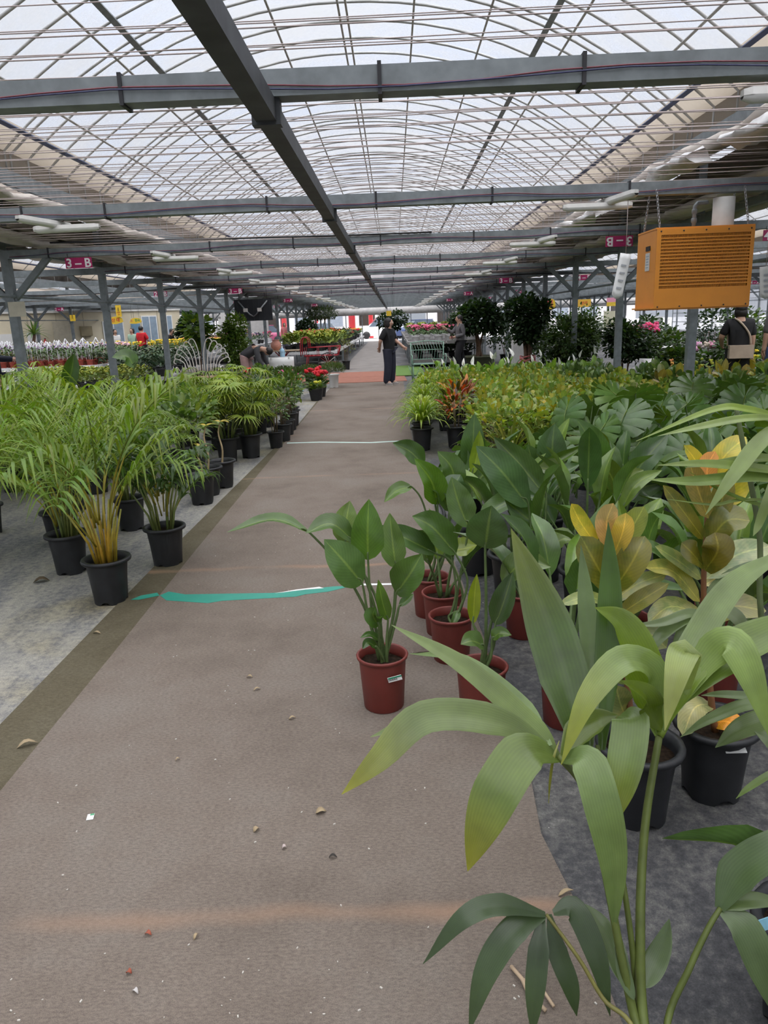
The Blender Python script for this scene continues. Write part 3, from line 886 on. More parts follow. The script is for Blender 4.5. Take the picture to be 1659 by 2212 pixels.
# ------------------------------------------------------------------ pots
def pot_mesh(kind):
    m = MB()
    if kind == 'black':
        m.lathe([(.094, 0), (.096, .03), (.105, .14), (.116, .235), (.117, .25), (.140, .252), (.142, .262), (.138, .272), (.119, .27), (.114, .24), (.108, .20)], 24, notch=.02, close=False)
    elif kind == 'red':
        m.lathe([(.078, 0), (.082, .004), (.095, .20), (.097, .215), (.104, .217), (.106, .226), (.101, .231), (.094, .226), (.092, .19)], 24, close=False)
    elif kind == 'small':
        m.lathe([(.05, 0), (.066, .13), (.07, .132), (.07, .14), (.063, .14), (.06, .11)], 14, close=False)
    bottom = [i for i in range(24 if kind != 'small' else 14)]
    return m.mesh('pot', M['black_pot'] if kind in ('black', 'small') else M['red_pot'])
POT = {k: pot_mesh(k) for k in ('black', 'red', 'small')}
def soil_mesh(r, z):
    m = MB(); rr = random.Random(2)
    c = m.vert((0, 0, z + .008)); n = 18; rings = []
    for q in (.5, 1.0):
        rings.append([m.vert((r * q * math.cos(2 * PI * k / n), r * q * math.sin(2 * PI * k / n), z + rr.uniform(-.006, .008))) for k in range(n)])
    for k in range(n):
        k2 = (k + 1) % n
        m.face(c, rings[0][k], rings[0][k2]); m.face(rings[0][k], rings[1][k], rings[1][k2], rings[0][k2])
    return m.mesh('soil', M['soil'])
SOIL = {'black': soil_mesh(.113, .225), 'red': soil_mesh(.092, .19), 'small': soil_mesh(.061, .115)}
SOILZ = {'black': .225, 'red': .19, 'small': .115}

def plant(name, label, cat, loc, kind='black', group=None, rz=0, sc=1):
    t = thing(name, label, cat, loc, rz, group)
    t.scale = (sc, sc, sc)
    link('pot', POT[kind], t); link('soil', SOIL[kind], t)
    return t

def jit(c, r, a=.12):
    k = 1 + r.uniform(-a, a)
    return (c[0] * k * (1 + r.uniform(-a, a)), c[1] * k, c[2] * k * (1 + r.uniform(-a, a)))

# ---- species: meshes shared by all copies -------------------------------------------------
def frond_mesh(L, droop, nl, ll, col, seed, wl=.0095):
    """feather palm frond, base at origin, rising along +z and arching to +x"""
    r = random.Random(seed); m = MB(col)
    pts = []
    for i in range(9):
        s = i / 8
        a = .12 + droop * s ** 1.4
        pts.append(s)
    p = V((0, 0, 0)); path = [p.copy()]
    for i in range(12):
        a = .10 + droop * ((i + .5) / 12) ** 1.5
        p = p + V((math.sin(a), 0, math.cos(a))) * (L / 12); path.append(p.copy())
    m.tube(path, [.007 - .005 * i / 12 for i in range(13)], 5, True, [(.30, .26, .05) if i < 5 else (.16, .22, .04) for i in range(13)])
    for k in range(nl):
        s = .34 + .66 * k / (nl - 1)
        q = s * 12; i = min(int(q), 11); base = path[i].lerp(path[i + 1], q - i)
        t = (path[i + 1] - path[i]).normalized()
        ln = ll * (math.sin(PI * (.18 + .78 * (s - .34) / .66)) ** .7) * r.uniform(.88, 1.1)
        for sd in (-1, 1):
            d = (t * r.uniform(.7, 1.0) + V((0, sd, 0)) * r.uniform(.7, .95) + V((0, 0, r.uniform(.15, .4)))).normalized()
            tip = base + d * ln + V((0, 0, -ln * r.uniform(.35, .75)))
            mid = base + d * ln * .55 + V((0, 0, ln * .02))
            c = jit(col, r, .14)
            m.leaf([base, mid, tip], wl * r.uniform(.8, 1.15), (0, 0, 1), 'lanc', 5, .35, 3, c, (c[0] * 1.25, c[1] * 1.05, c[2]))
    return m.mesh('frond', M['leaf_palm'])
ARC = (.125, .205, .038)
FROND = [frond_mesh(1.05, 1.5, 15, .40, ARC, 1), frond_mesh(.92, 1.95, 14, .37, ARC, 2), frond_mesh(.75, 2.2, 12, .31, (.10, .18, .038), 3), frond_mesh(1.08, .95, 15, .38, (.15, .23, .04), 4)]
DFROND = [frond_mesh(.62, 1.3, 9, .24, (.045, .095, .03), 11, .022), frond_mesh(.5, 1.7, 8, .2, (.045, .09, .03), 12, .02)]
def cane_mesh(n, spread, h, cols, seed, r0=.009, z0=.2):
    m = MB(); r = random.Random(seed)
    for k in range(n):
        a = r.uniform(0, 6.28); q = spread * math.sqrt(r.random())
        x, y = q * math.cos(a), q * math.sin(a)
        hh = h * r.uniform(.7, 1.1); k2 = 1 + r.uniform(.4, 1.6)
        c = jit(cols[0], r, .15); c2 = cols[1]
        m.tube([(x, y, z0), (x * (1 + k2 * .3), y * (1 + k2 * .3), z0 + hh * .5), (x * (1 + k2), y * (1 + k2), z0 + hh)], [r0, r0 * .85, r0 * .5], 5, True, [c, c, c2])
    return m.mesh('canes', M['cane'])
CANE = [cane_mesh(16, .07, .40, ((.42, .28, .03), (.25, .26, .05)), 5), cane_mesh(13, .06, .42, ((.16, .19, .05), (.14, .18, .05)), 6)]

def palm(loc, label, group, seed, nf=13, hero=0, dark=False, sc=1, cane=0):
    r = random.Random(seed)
    t = plant('areca_palm' if not dark else 'parlour_palm', label, 'potted palm', loc, 'black', group, r.uniform(0, 6), sc)
    link('canes', CANE[cane if not dark else 1], t)
    F = DFROND if dark else FROND
    for k in range(nf):
        a = 2.4 * k + r.uniform(-.3, .3)
        me = F[r.randrange(len(F))]
        o = link('frond', me, t, (.05 * math.cos(a), .05 * math.sin(a), .24 + (r.uniform(.04, .30) if not dark else r.uniform(0, .25))))
        o.rotation_euler = (r.uniform(-.1, .1), r.uniform(-.05, .15) if k % 3 == 0 else r.uniform(.08, .42), a)
        s = r.uniform(.78, 1.08) * (1 if k > 3 else .9); o.scale = (s, s, s)
    return t

def fan_mesh(R, nseg, col, seed, w=.016):
    m = MB(col); r = random.Random(seed)
    m.tube([(0, 0, 0), (.02, 0, .16), (.07, 0, .30)], .004, 5, True, [(.10, .15, .04)] * 3)
    hub = V((.07, 0, .30))
    for k in range(nseg):
        a = -2.2 + 4.4 * k / (nseg - 1)
        d = V((math.cos(a) * .9, math.sin(a), .25 * math.cos(a)))
        ln = R * (1 - .16 * abs(a) / 2.2) * r.uniform(.9, 1.08)
        c = jit(col, r, .12)
        m.leaf([hub, hub + d * ln * .5 + V((0, 0, .02)), hub + d * ln + V((0, 0, -.05 * r.uniform(.2, 1.5)))], w, (0, 0, 1), 'strap', 5, .4, 3, c, (c[0] * 1.5, c[1] * 1.2, c[2]))
    return m.mesh('fan_leaf', M['leaf_palm'])
FAN = [fan_mesh(.24, 17, (.17, .25, .045), 1, .0105), fan_mesh(.22, 15, (.20, .27, .045), 2, .0105), fan_mesh(.2, 16, (.13, .20, .04), 3, .0105)]
def rhapis(loc, label, group, seed, n=22, sc=1):
    r = random.Random(seed)
    t = plant('lady_palm', label, 'potted palm', loc, 'black', group, r.uniform(0, 6), sc)
    link('canes', CANE[1], t)
    for k in range(n):
        a = 2.4 * k + r.uniform(-.3, .3); q = r.uniform(.02, .13)
        o = link('fan_leaf', FAN[k % 3], t, (q * math.cos(a), q * math.sin(a), .22 + .42 * (k / n) + r.uniform(-.05, .05)))
        o.rotation_euler = (r.uniform(-.2, .2), r.uniform(.0, .75) * (1 - .5 * k / n), a)
    return t

def bush_mesh(R, H, z0, n, ll, lw, cols, seed, shape='ovate', up=.5, mat='leaf', name='foliage', hollow=.35, tri=4, droop=.1):
    m = MB(); r = random.Random(seed)
    for k in range(n):
        a = r.uniform(0, 6.283); ph = math.acos(r.uniform(-.55, 1)); q = r.uniform(hollow, 1) ** .6
        d = V((math.sin(ph) * math.cos(a), math.sin(ph) * math.sin(a), math.cos(ph)))
        c = V((d.x * R * q, d.y * R * q, z0 + H / 2 + d.z * H / 2 * q))
        dr = (d + V((r.uniform(-.6, .6), r.uniform(-.6, .6), r.uniform(-.3, .5) + up * .4))).normalized()
        col = jit(cols[r.randrange(len(cols))], r, .15)
        l = ll * r.uniform(.7, 1.2)
        m.leaf([c, c + dr * l * .5 + V((0, 0, l * .05)), c + dr * l - V((0, 0, l * droop * r.uniform(.5, 2)))], lw * r.uniform(.8, 1.15), (r.uniform(-.4, .4), r.uniform(-.4, .4), 1), shape, tri, .2, 3, col)
    return m.mesh(name, M[mat])
def stems_mesh(n, spread, h, col, seed, r0=.007, z0=.2, out=2.2, name='stems'):
    m = MB(col); r = random.Random(seed)
    for k in range(n):
        a = 6.283 * k / n + r.uniform(-.4, .4); q = spread * r.uniform(.3, 1)
        x, y = q * math.cos(a), q * math.sin(a)
        m.tube([(x, y, z0), (x * 1.4, y * 1.4, z0 + h * .5), (x * out, y * out, z0 + h)], [r0, r0 * .8, r0 * .5], 5)
    return m.mesh(name, M['cane'])
G_MID = [(.085, .15, .042), (.11, .18, .05), (.068, .125, .042), (.14, .21, .065)]
G_DARK = [(.045, .09, .03), (.058, .11, .038), (.036, .075, .028)]
G_YEL = [(.22, .29, .08), (.28, .31, .08), (.15, .23, .075), (.34, .29, .06), (.20, .29, .11), (.17, .25, .09)]
BUSH = {
    'broad': [bush_mesh(.28, .58, .30, 115, .11, .036, G_MID, s, 'ovate') for s in (1, 2, 3)],
    'ficus': [bush_mesh(.22, .58, .34, 170, .075, .024, G_MID + G_DARK, s, 'ell') for s in (4, 5)],
    'yellow': [bush_mesh(.21, .42, .16, 150, .072, .026, G_YEL, s, 'obov', .8) for s in (6, 7, 8)],
    'lily': [bush_mesh(.2, .36, .12, 40, .22, .045, [(.12, .22, .05), (.16, .27, .06), (.10, .18, .05)], s, 'lanc', .9, hollow=.15, tri=6, droop=.25) for s in (9, 10)],
    'calathea': [bush_mesh(.2, .38, .12, 30, .16, .05, [(.28, .28, .09), (.24, .20, .08), (.14, .17, .07)], s, 'ovate', 1.2, hollow=.2, tri=5) for s in (11, 12)],
    'drac': [bush_mesh(.15, .5, .35, 80, .16, .02, G_DARK, s, 'lanc', .9, hollow=.1) for s in (13,)],
    'glossy': [bush_mesh(.22, .40, .14, 60, .14, .042, [(.085, .15, .075), (.11, .18, .09), (.065, .12, .06)], s, 'ovate', .6, tri=5) for s in (21, 22)],
}
STEM = {'broad': stems_mesh(5, .05, .5, (.10, .12, .05), 1), 'ficus': stems_mesh(5, .045, .6, (.20, .15, .09), 2, .008), 'yellow': stems_mesh(5, .03, .28, (.14, .10, .05), 3, .004, .11), 'lily': stems_mesh(8, .03, .2, (.10, .16, .05), 4, .004, .11), 'calathea': stems_mesh(6, .03, .2, (.16, .15, .06), 5, .004, .11), 'drac': stems_mesh(3, .03, .4, (.15, .12, .07), 6, .009), 'glossy': stems_mesh(5, .03, .25, (.10, .12, .05), 7, .004, .11)}
def bush(name, kind, label, loc, group, seed, cat='potted plant', pot='black', sc=1):
    r = random.Random(seed)
    t = plant(name, label, cat, loc, pot, group, r.uniform(0, 6), sc * r.uniform(.9, 1.1))
    link('stems', STEM[kind], t)
    o = link('foliage', BUSH[kind][r.randrange(len(BUSH[kind]))], t); o['kind'] = 'stuff'
    return t

def strap_mesh2(n, L, w, cols, seed, arch=1.0, shape='strap', z0=.1):
    m = MB(); r = random.Random(seed)
    for k in range(n):
        a = 2.4 * k; e = (k + .5) / n
        t = .15 + e * 1.0 * arch
        l = L * r.uniform(.75, 1.1)
        d = V((math.sin(t) * math.cos(a), math.sin(t) * math.sin(a), math.cos(t)))
        b = V((.012 * math.cos(a), .012 * math.sin(a), z0))
        c = jit(cols[r.randrange(len(cols))], r, .12)
        m.leaf([b, b + d * l * .5, b + d * l * .85 + V((d.x, d.y, 0)) * l * .1 - V((0, 0, l * .1 * arch)), b + d * l + V((d.x, d.y, 0)) * l * .15 - V((0, 0, l * .3 * arch))], w * r.uniform(.8, 1.2), (0, 0, 1), shape, 6, .3, 3, c, (c[0] * 1.1, c[1], c[2]))
    return m.mesh('leaves', M['leaf_palm'])
CLUMP = {'spider': [strap_mesh2(46, .36, .009, [(.16, .20, .055), (.22, .25, .10), (.12, .17, .04)], s) for s in (1, 2)],
         'draca': [strap_mesh2(95, .40, .014, [(.17, .26, .05), (.23, .31, .065), (.12, .19, .045)], s, 1.25, z0=.34) for s in (3, 4)],
         'compacta': [strap_mesh2(50, .2, .018, [(.02, .05, .018), (.03, .065, .022)], s, 1.0, z0=.42) for s in (5,)]}
def clump(name, kind, label, loc, group, seed, pot='small', sc=1, stem=None, cat='potted plant'):
    r = random.Random(seed)
    t = plant(name, label, cat, loc, pot, group, r.uniform(0, 6), sc * r.uniform(.9, 1.1))
    o = link('leaves', CLUMP[kind][r.randrange(len(CLUMP[kind]))], t); o['kind'] = 'stuff'
    if stem: link('stems', STEM[stem], t)
    return t

# ---- monstera leaves: lobes split from the margin
def monstera_mesh(S, col, seed, cut=.5):
    m = MB(col); r = random.Random(seed); nl = 6
    def zz(x, y): return -.35 * (x * x) / S - .25 * y * abs(y) / S + .10 * abs(x)
    def mar(s, sd):     # s 0..1 from tip to lobe beside the stalk
        a = PI * (.02 + .93 * s)
        rr = S * (.60 + .16 * math.cos(a) + .18 * math.sin(a) + (.05 if s > .8 else 0))
        return V((sd * rr * math.sin(a) * 1.02, rr * math.cos(a) + .08 * S, 0))
    for sd in (-1, 1):
        for k in range(nl):
            s0, s1 = k / nl, (k + 1) / nl
            g = .11 * r.uniform(.5, 1.4)
            rows = []
            for q in (0, .35, 1 - cut, .8, 1.0):
                row = []
                sh = 0 if q <= 1 - cut else g * (q - (1 - cut)) / cut
                for j in range(4):
                    f = j / 3; f = sh + f * (1 - 2 * sh)
                    s = s0 + (s1 - s0) * f
                    A = V((0, S * (.72 - .86 * s ** .9), 0)) if s < .86 else V((0, -.04 * S, 0))
                    b = mar(s, sd)
                    p = A.lerp(b, q * (1.04 if (j == 1 and q == 1) else 1))
                    row.append(V((p.x, p.y, zz(p.x, p.y) + .02 * S * math.sin(j * 1.2) * q)))
                rows.append(row)
            c = jit(col, r, .08)
            m.col = c; m.grid(rows if sd > 0 else [x[::-1] for x in rows])
    m.col = (.16, .22, .06)
    m.tube([(0, S * .7, zz(0, S * .7) + .003), (0, .3 * S, .004), (0, -.05 * S, .004)], [.001, .003, .004], 4)
    return m.mesh('leaf', M['leaf_mon'])
MON = [monstera_mesh(.24, (.07, .14, .045), 1), monstera_mesh(.27, (.085, .16, .05), 2), monstera_mesh(.21, (.11, .19, .035), 3), monstera_mesh(.25, (.06, .125, .042), 4, .42)]
def monstera(loc, label, group, seed, n=9, sc=1, h=.62):
    r = random.Random(seed)
    t = plant('split_leaf_monstera', label, 'potted plant', loc, 'black', group, 0, sc)
    for k in range(n):
        a = 2.4 * k + r.uniform(-.4, .4) + seed; e = k / n
        hh = h * r.uniform(.75, 1.15) * (1 - .4 * e); out = .10 + .26 * e + r.uniform(0, .1)
        top = V((out * math.cos(a), out * math.sin(a), .22 + hh))
        m = MB((.09, .14, .045)); m.tube(catmull([(.02 * math.cos(a), .02 * math.sin(a), .2), (out * .35 * math.cos(a), out * .35 * math.sin(a), .2 + hh * .6), top], 6), .0055, 5)
        m.build('stalk', M['cane'], t)
        o = link('leaf', MON[r.randrange(4)], t, top)
        o.rotation_euler = Euler((-.5 - .5 * r.random() - .35 * e, r.uniform(-.3, .3), a - PI / 2), 'XYZ')
        s = r.uniform(.8, 1.1); o.scale = (s, s, s)
    return t

# ---- paddle-leaved plants ---------------------------------------------------------------
STC = [(.06, .12, .04), (.075, .14, .048), (.05, .10, .038), (.11, .185, .04)]
def mpp(p):
    """metres per photo pixel at a point"""
    return (RW.transposed() @ (p - EYE)).z * -1 / FPX
def px_leaf(t, name, base, pet, blade, hw, col, mat, shape='paddle', fold=.3, up=None, n=10, pr=.006, pcol=(.10, .15, .05), tip=None, wave=.0, twist=0, roll=0, across=5, pleat=0):
    """one leaf of the thing t: stalk through pet, blade through blade; points are (px, py, Y) or world vectors"""
    loc = t.location; sc = t.scale[0]; Rz = Matrix.Rotation(-t.rotation_euler[2], 3, 'Z')
    def W(q): return V(q) if isinstance(q, Vector) else P(*q)
    bl = [W(q) for q in blade]
    mid = bl[len(bl) // 2]
    hwm = hw * mpp(mid)
    toL = lambda q: Rz @ (q - loc) / sc
    up = up or (EYE - mid).normalized() * .75 + V((0, 0, .5))
    up = Rz @ V(up)
    m = MB(col)
    m.leaf([toL(q) for q in bl], hwm / sc, up, shape, n, fold, across, col, tip or col, twist, wave, roll, pleat)
    o = m.build(name, M[mat], t)
    if base is not None:
        st = [W(base)] + [W(q) for q in pet] + [bl[0], bl[0].lerp(bl[1], .3)]
        m = MB(pcol); k = catmull([toL(q) for q in st], 4 * len(st))
        m.tube(k, [pr * (1.25 - .7 * i / (len(k) - 1)) for i in range(len(k))], 6)
        m.build('stalk', M['cane'], t)
    return o

def strel_random(t, seed, n=8, H=.55, kind='red'):
    r = random.Random(seed)
    for k in range(n):
        a = 2.4 * k + seed + r.uniform(-.4, .4); e = (k + .5) / n
        tl = .12 + .5 * e
        pl = H * r.uniform(.6, 1.0) * (1 - .35 * e); L = r.uniform(.26, .38); hw = r.uniform(.04, .058)
        d = V((math.sin(tl) * math.cos(a), math.sin(tl) * math.sin(a), math.cos(tl)))
        b = V((.02 * math.cos(a), .02 * math.sin(a), SOILZ[kind]))
        p1 = b + d * pl
        o_ = V((math.cos(a), math.sin(a), 0))
        k2 = .3 + .7 * e
        bl = [p1, p1 + (d + o_ * .15 * k2) * L * .5, p1 + (d + o_ * .45 * k2) * L * .95 - V((0, 0, L * .25 * k2))]
        col = jit(STC[r.randrange(4)], r, .1)
        m = MB(col); m.leaf(bl, hw, -o_ * .9 + V((0, 0, .5)) , 'paddle', 10, .55, 5, col, col, r.uniform(-.7, .7), .07, r.uniform(-.7, .7)); m.build('leaf', M['leaf_strel'], t)
        m = MB((.10, .155, .05)); m.tube(catmull([b, b.lerp(p1, .5) + V((0, 0, .015)), p1, bl[0].lerp(bl[1], .3)], 8), [.009 - .005 * i / 8 for i in range(9)], 6); m.build('stalk', M['cane'], t)

# ------------------------------------------------------------------ strelitzias in red pots beside the aisle
def strel(label, loc, leaves, Yd, kind='red', seed=0, extra=0, H=.55):
    t = plant('bird_of_paradise', label, 'potted plant', loc, kind, 'paddle-leaved plants right of the aisle')
    base = V((loc[0], loc[1], SOILZ[kind]))
    r = random.Random(seed)
    for pet, blade, hw, c, kw in leaves:
        q = [(x, y, Yd + dz) for x, y, dz in blade]
        a = [(x, y, Yd + dz) for x, y, dz in pet]
        off = V((r.uniform(-.025, .025), r.uniform(-.02, .02), 0))
        kw = dict(kw); kw.setdefault('fold', .48); kw.setdefault('wave', .05); kw.setdefault('twist', r.uniform(-.35, .35)); kw['n'] = 14
        px_leaf(t, 'leaf', base + off, a, q, hw * 1.08, jit(c, r, .06), 'leaf_strel', **kw)
    if extra:
        strel_random(t, seed, extra, H, kind)
    return t
DK, MD, LT, YG = (.045, .10, .025), (.065, .125, .04), (.12, .19, .075), (.14, .20, .02)
strel('paddle-leaved plant in a red pot standing alone on the carpet', (-.09, 2.76, .014), [
    ([(805, 1330, 0)], [(795, 1210, 0), (794, 1150, .0), (797, 1078, .02)], 33, (.06, .13, .02), {}),
    ([(800, 1350, -.02)], [(783, 1262, -.03), (745, 1215, -.07), (700, 1165, -.08)], 40, (.06, .12, .045), {'fold': .12}),
    ([(795, 1330, 0), (740, 1230, 0)], [(668, 1150, -.02), (590, 1122, -.04), (490, 1150, -.08)], 15, MD, {'up': (.1, -.35, .9)}),
    ([(812, 1320, 0), (772, 1200, 0)], [(765, 1170, 0), (715, 1132, -.02), (660, 1152, -.06)], 22, (.075, .14, .05), {'up': (.1, -.6, .7)}),
    ([(815, 1300, .04)], [(750, 1180, .06), (748, 1130, .08), (756, 1082, .1)], 27, LT, {}),
    ([(850, 1330, 0)], [(856, 1282, 0), (886, 1240, -.04), (912, 1196, -.04)], 34, (.055, .11, .03), {}),
    ([(850, 1320, .05)], [(855, 1228, .07), (848, 1170, .08), (842, 1108, .1)], 25, LT, {}),
    ([(835, 1390, -.02)], [(838, 1340, -.02), (826, 1300, -.04), (817, 1252, -.04)], 14, (.085, .16, .03), {}),
    ([], [(818, 1352, -.06), (806, 1330, -.08), (812, 1312, -.09)], 18, (.055, .12, .02), {}),
    ([], [(822, 1385, -.02), (800, 1372, -.04), (778, 1378, -.06)], 8, DK, {}),
    ([], [(815, 1400, -.04), (795, 1388, -.07), (783, 1402, -.09)], 9, DK, {}),
    ([(855, 1340, .02)], [(862, 1310, .03), (880, 1295, .04), (893, 1283, .05)], 9, MD, {}),
], 2.76)
tg = MB(); q = P(853, 1466, 2.665); tg.box(q, (.056, .004, .02), M=Matrix.Rotation(-.25, 3, 'Y')); o = tag(tg.build('price_label', M['white'], None, False), 'white price label stuck on the red pot standing on the carpet', 'label')
tg = MB(); tg.box(V((0, 0, 0)), (.056, .001, .006), M=Matrix.Rotation(-.25, 3, 'Y')); tg.build('green_stripe', plain('green_print', (.02, .22, .12), .6), o, False, q + V((.0, -.0026, .007)))
tg = MB()
for k in range(9): tg.box((-.02 + k * .004, 0, 0), (.0015 if k % 2 else .0025, .001, .007))
tg.build('barcode', M['strap'], o, False, q + V((-.004, -.0028, -.002))).rotation_euler = (0, -.25, 0)

strel('paddle-leaved plant in the red pot half hidden by the big palm', (.3, 2.66, 0), [
    ([(1050, 1300, 0)], [(1048, 1185, 0), (1054, 1140, -.02), (1062, 1092, -.02)], 42, (.05, .105, .035), {'fold': .18}),
    ([(1040, 1390, -.02)], [(1022, 1348, -.02), (1025, 1290, -.02), (1030, 1240, -.02)], 13, (.16, .22, .02), {}),
    ([(1065, 1400, 0)], [(1070, 1350, 0), (1090, 1295, .0), (1108, 1235, .02)], 24, (.05, .10, .035), {}),
    ([(1040, 1430, -.04)], [(1045, 1395, -.05), (1020, 1385, -.08), (995, 1392, -.1)], 20, (.075, .135, .05), {'up': (0, -.6, .7)}),
    ([(1060, 1420, -.02)], [(1063, 1380, -.02), (1080, 1368, -.03), (1105, 1372, -.05)], 13, (.055, .11, .02), {}),
    ([(1060, 1350, .03)], [(1085, 1260, .05), (1130, 1215, .04), (1190, 1225, .02)], 26, LT, {}),
], 2.66)
strel('paddle-leaved plant in the middle red pot at the carpet edge', (.22, 3.18, .0), [
    ([(1000, 1290, 0), (975, 1215, -.02)], [(942, 1196, -.03), (880, 1165, -.05), (822, 1135, -.06)], 24, (.055, .11, .04), {}),
    ([(1010, 1260, 0)], [(985, 1198, 0), (935, 1140, -.02), (890, 1115, -.03)], 30, (.05, .105, .03), {}),
    ([(985, 1280, .02)], [(975, 1190, .05), (1005, 1185, .05), (1030, 1178, .04)], 22, YG, {}),
    ([(990, 1270, .05)], [(1012, 1140, .06), (990, 1085, .08), (975, 1030, .1)], 28, MD, {}),
    ([(970, 1330, 0)], [(990, 1320, -.03), (985, 1335, -.06), (975, 1355, -.08)], 8, DK, {}),
], 3.18)
strel('paddle-leaved plant in the rearmost red pot at the carpet edge', (.15, 3.72, .0), [
    ([(945, 1180, 0)], [(945, 1090, 0), (932, 1040, -.03), (895, 990, -.04)], 26, (.075, .15, .02), {}),
    ([(950, 1180, .02), (935, 1060, .02)], [(915, 1005, .03), (885, 975, .02), (848, 957, 0)], 21, (.06, .12, .04), {}),
    ([(940, 1200, -.02), (915, 1090, -.03)], [(890, 1052, -.04), (858, 1060, -.06), (830, 1085, -.08)], 15, (.065, .13, .02), {}),
    ([(960, 1200, 0)], [(970, 1105, .02), (950, 1060, .0), (920, 1050, 0)], 16, MD, {}),
    ([(960, 1180, .04)], [(985, 1060, .06), (975, 1010, .07), (945, 975, .08)], 24, MD, {}),
    ([(965, 1190, 0)], [(1000, 1095, .0), (985, 1050, .0), (995, 1025, .02)], 26, (.055, .11, .055), {}),
], 3.72, seed=4)
strel('paddle-leaved plant in the red pot left of the tall palm leaf', (.6, 3.45, 0), [
    ([(1150, 1250, 0)], [(1142, 1095, 0), (1085, 1020, -.05), (1028, 963, -.06)], 36, (.055, .11, .055), {'fold': .2, 'wave': .05}),
    ([(1165, 1220, .03)], [(1180, 1075, .05), (1120, 1000, .05), (1066, 944, .06)], 26, (.06, .115, .05), {'wave': .08}),
    ([(1160, 1200, .05)], [(1165, 1140, .05), (1120, 1105, .02), (1090, 1080, .0)], 30, (.045, .09, .02), {}),
    ([(1150, 1280, -.02)], [(1180, 1190, -.03), (1215, 1165, -.04), (1240, 1170, -.06)], 22, LT, {}),
    ([(1165, 1200, .06)], [(1140, 1060, .1), (1070, 1100, .08), (1040, 1130, .05)], 22, (.09, .16, .06), {}),
], 3.45, seed=5, extra=2)
strel('paddle-leaved plant with one tall upright leaf behind the red pots', (.48, 4.4, 0), [
    ([(1010, 1120, 0)], [(1022, 1015, 0), (1022, 960, 0), (1025, 893, .02)], 25, (.06, .115, .04), {}),
    ([(1020, 1120, -.05)], [(1020, 1025, -.06), (1032, 975, -.05), (1036, 930, -.05)], 13, (.15, .22, .025), {}),
    ([(1000, 1120, 0)], [(985, 1040, 0), (1000, 1000, .0), (1005, 960, 0)], 16, MD, {}),
    ([(1030, 1120, .02)], [(1010, 1075, .0), (1040, 1030, .0), (1062, 1015, .0)], 25, (.065, .12, .05), {}),
], 4.4, 'black', 6, 2, .5)
strel('paddle-leaved plant with a rolled new leaf behind the red pots', (.85, 4.25, 0), [
    ([(1180, 1120, 0)], [(1195, 1025, 0), (1193, 970, 0), (1198, 915, .02)], 30, (.05, .10, .045), {}),
    ([(1180, 1120, -.04)], [(1148, 1027, -.05), (1205, 995, -.06), (1262, 962, -.08)], 12, (.08, .14, .03), {'fold': .8}),
    ([(1175, 1120, .02)], [(1165, 1040, .02), (1150, 1000, .0), (1140, 960, 0)], 26, (.05, .10, .035), {}),
    ([(1200, 1120, -.06)], [(1235, 1035, -.08), (1195, 1015, -.12), (1160, 1010, -.14)], 22, (.10, .145, .08), {}),
], 4.25, 'black', 7, 2, .45)
strel('paddle-leaved plant right of the rolled leaf', (1.2, 4.0, 0), [
    ([(1280, 1150, 0)], [(1305, 1020, 0), (1280, 960, -.02), (1245, 903, -.02)], 26, (.055, .11, .03), {}),
    ([(1300, 1150, -.03)], [(1338, 1070, -.03), (1315, 1020, -.04), (1283, 985, -.04)], 22, (.075, .12, .02), {}),
    ([(1290, 1150, -.05)], [(1318, 1075, -.06), (1280, 1040, -.08), (1240, 1020, -.1)], 22, (.065, .12, .02), {}),
    ([(1330, 1150, 0)], [(1368, 1028, 0), (1400, 985, .0), (1443, 938, .02)], 27, (.05, .105, .03), {}),
    ([(1310, 1150, .0)], [(1330, 1050, -.02), (1365, 1030, -.05), (1390, 1015, -.06)], 18, (.14, .19, .06), {}),
    ([(1330, 1170, .02)], [(1430, 1045, .0), (1385, 1055, .0), (1360, 1085, -.02)], 28, (.05, .08, .05), {}),
], 4.0, 'black', 8, 2, .45)
for i, (x, y, kd, lab) in enumerate(((.62, 2.62, 'red', 'paddle-leaved plant in the red pot behind the big palm stem'), (1.0, 3.1, 'red', 'paddle-leaved plant in a red pot behind the mottled rubber plants'), (1.45, 3.2, 'red', 'paddle-leaved plant in a red pot near the right edge'), (1.25, 2.75, 'red', 'paddle-leaved plant in the red pot between the two rubber plants'),
        (1.7, 3.9, 'black', 'paddle-leaved plant in a black pot near the right edge'), (1.6, 2.6, 'red', 'paddle-leaved plant in the rightmost red pot'), (.95, 3.65, 'black', 'paddle-leaved plant in a black pot amid the red pots'), (.2, 3.48, 'red', 'small paddle-leaved plant squeezed between two red pots'), (.95, 4.7, 'black', 'paddle-leaved plant in a black pot just before the monsteras'), (1.35, 4.45, 'black', 'paddle-leaved plant in a black pot right of the rolled leaf plant'), (1.55, 3.55, 'black', 'paddle-leaved plant in a black pot behind the right red pots'), (1.9, 3.3, 'black', 'paddle-leaved plant in a black pot at the right margin'), (.62, 3.95, 'black', 'paddle-leaved plant in a black pot behind the rearmost red pot'), (2.1, 3.9, 'black', 'paddle-leaved plant in a black pot beyond the right margin'))):
    t = plant('bird_of_paradise', lab, 'potted plant', (x, y, 0), kd, 'paddle-leaved plants right of the aisle')
    strel_random(t, 30 + i, 10 if i != 7 else 4, .5 if i != 7 else .3, kd)

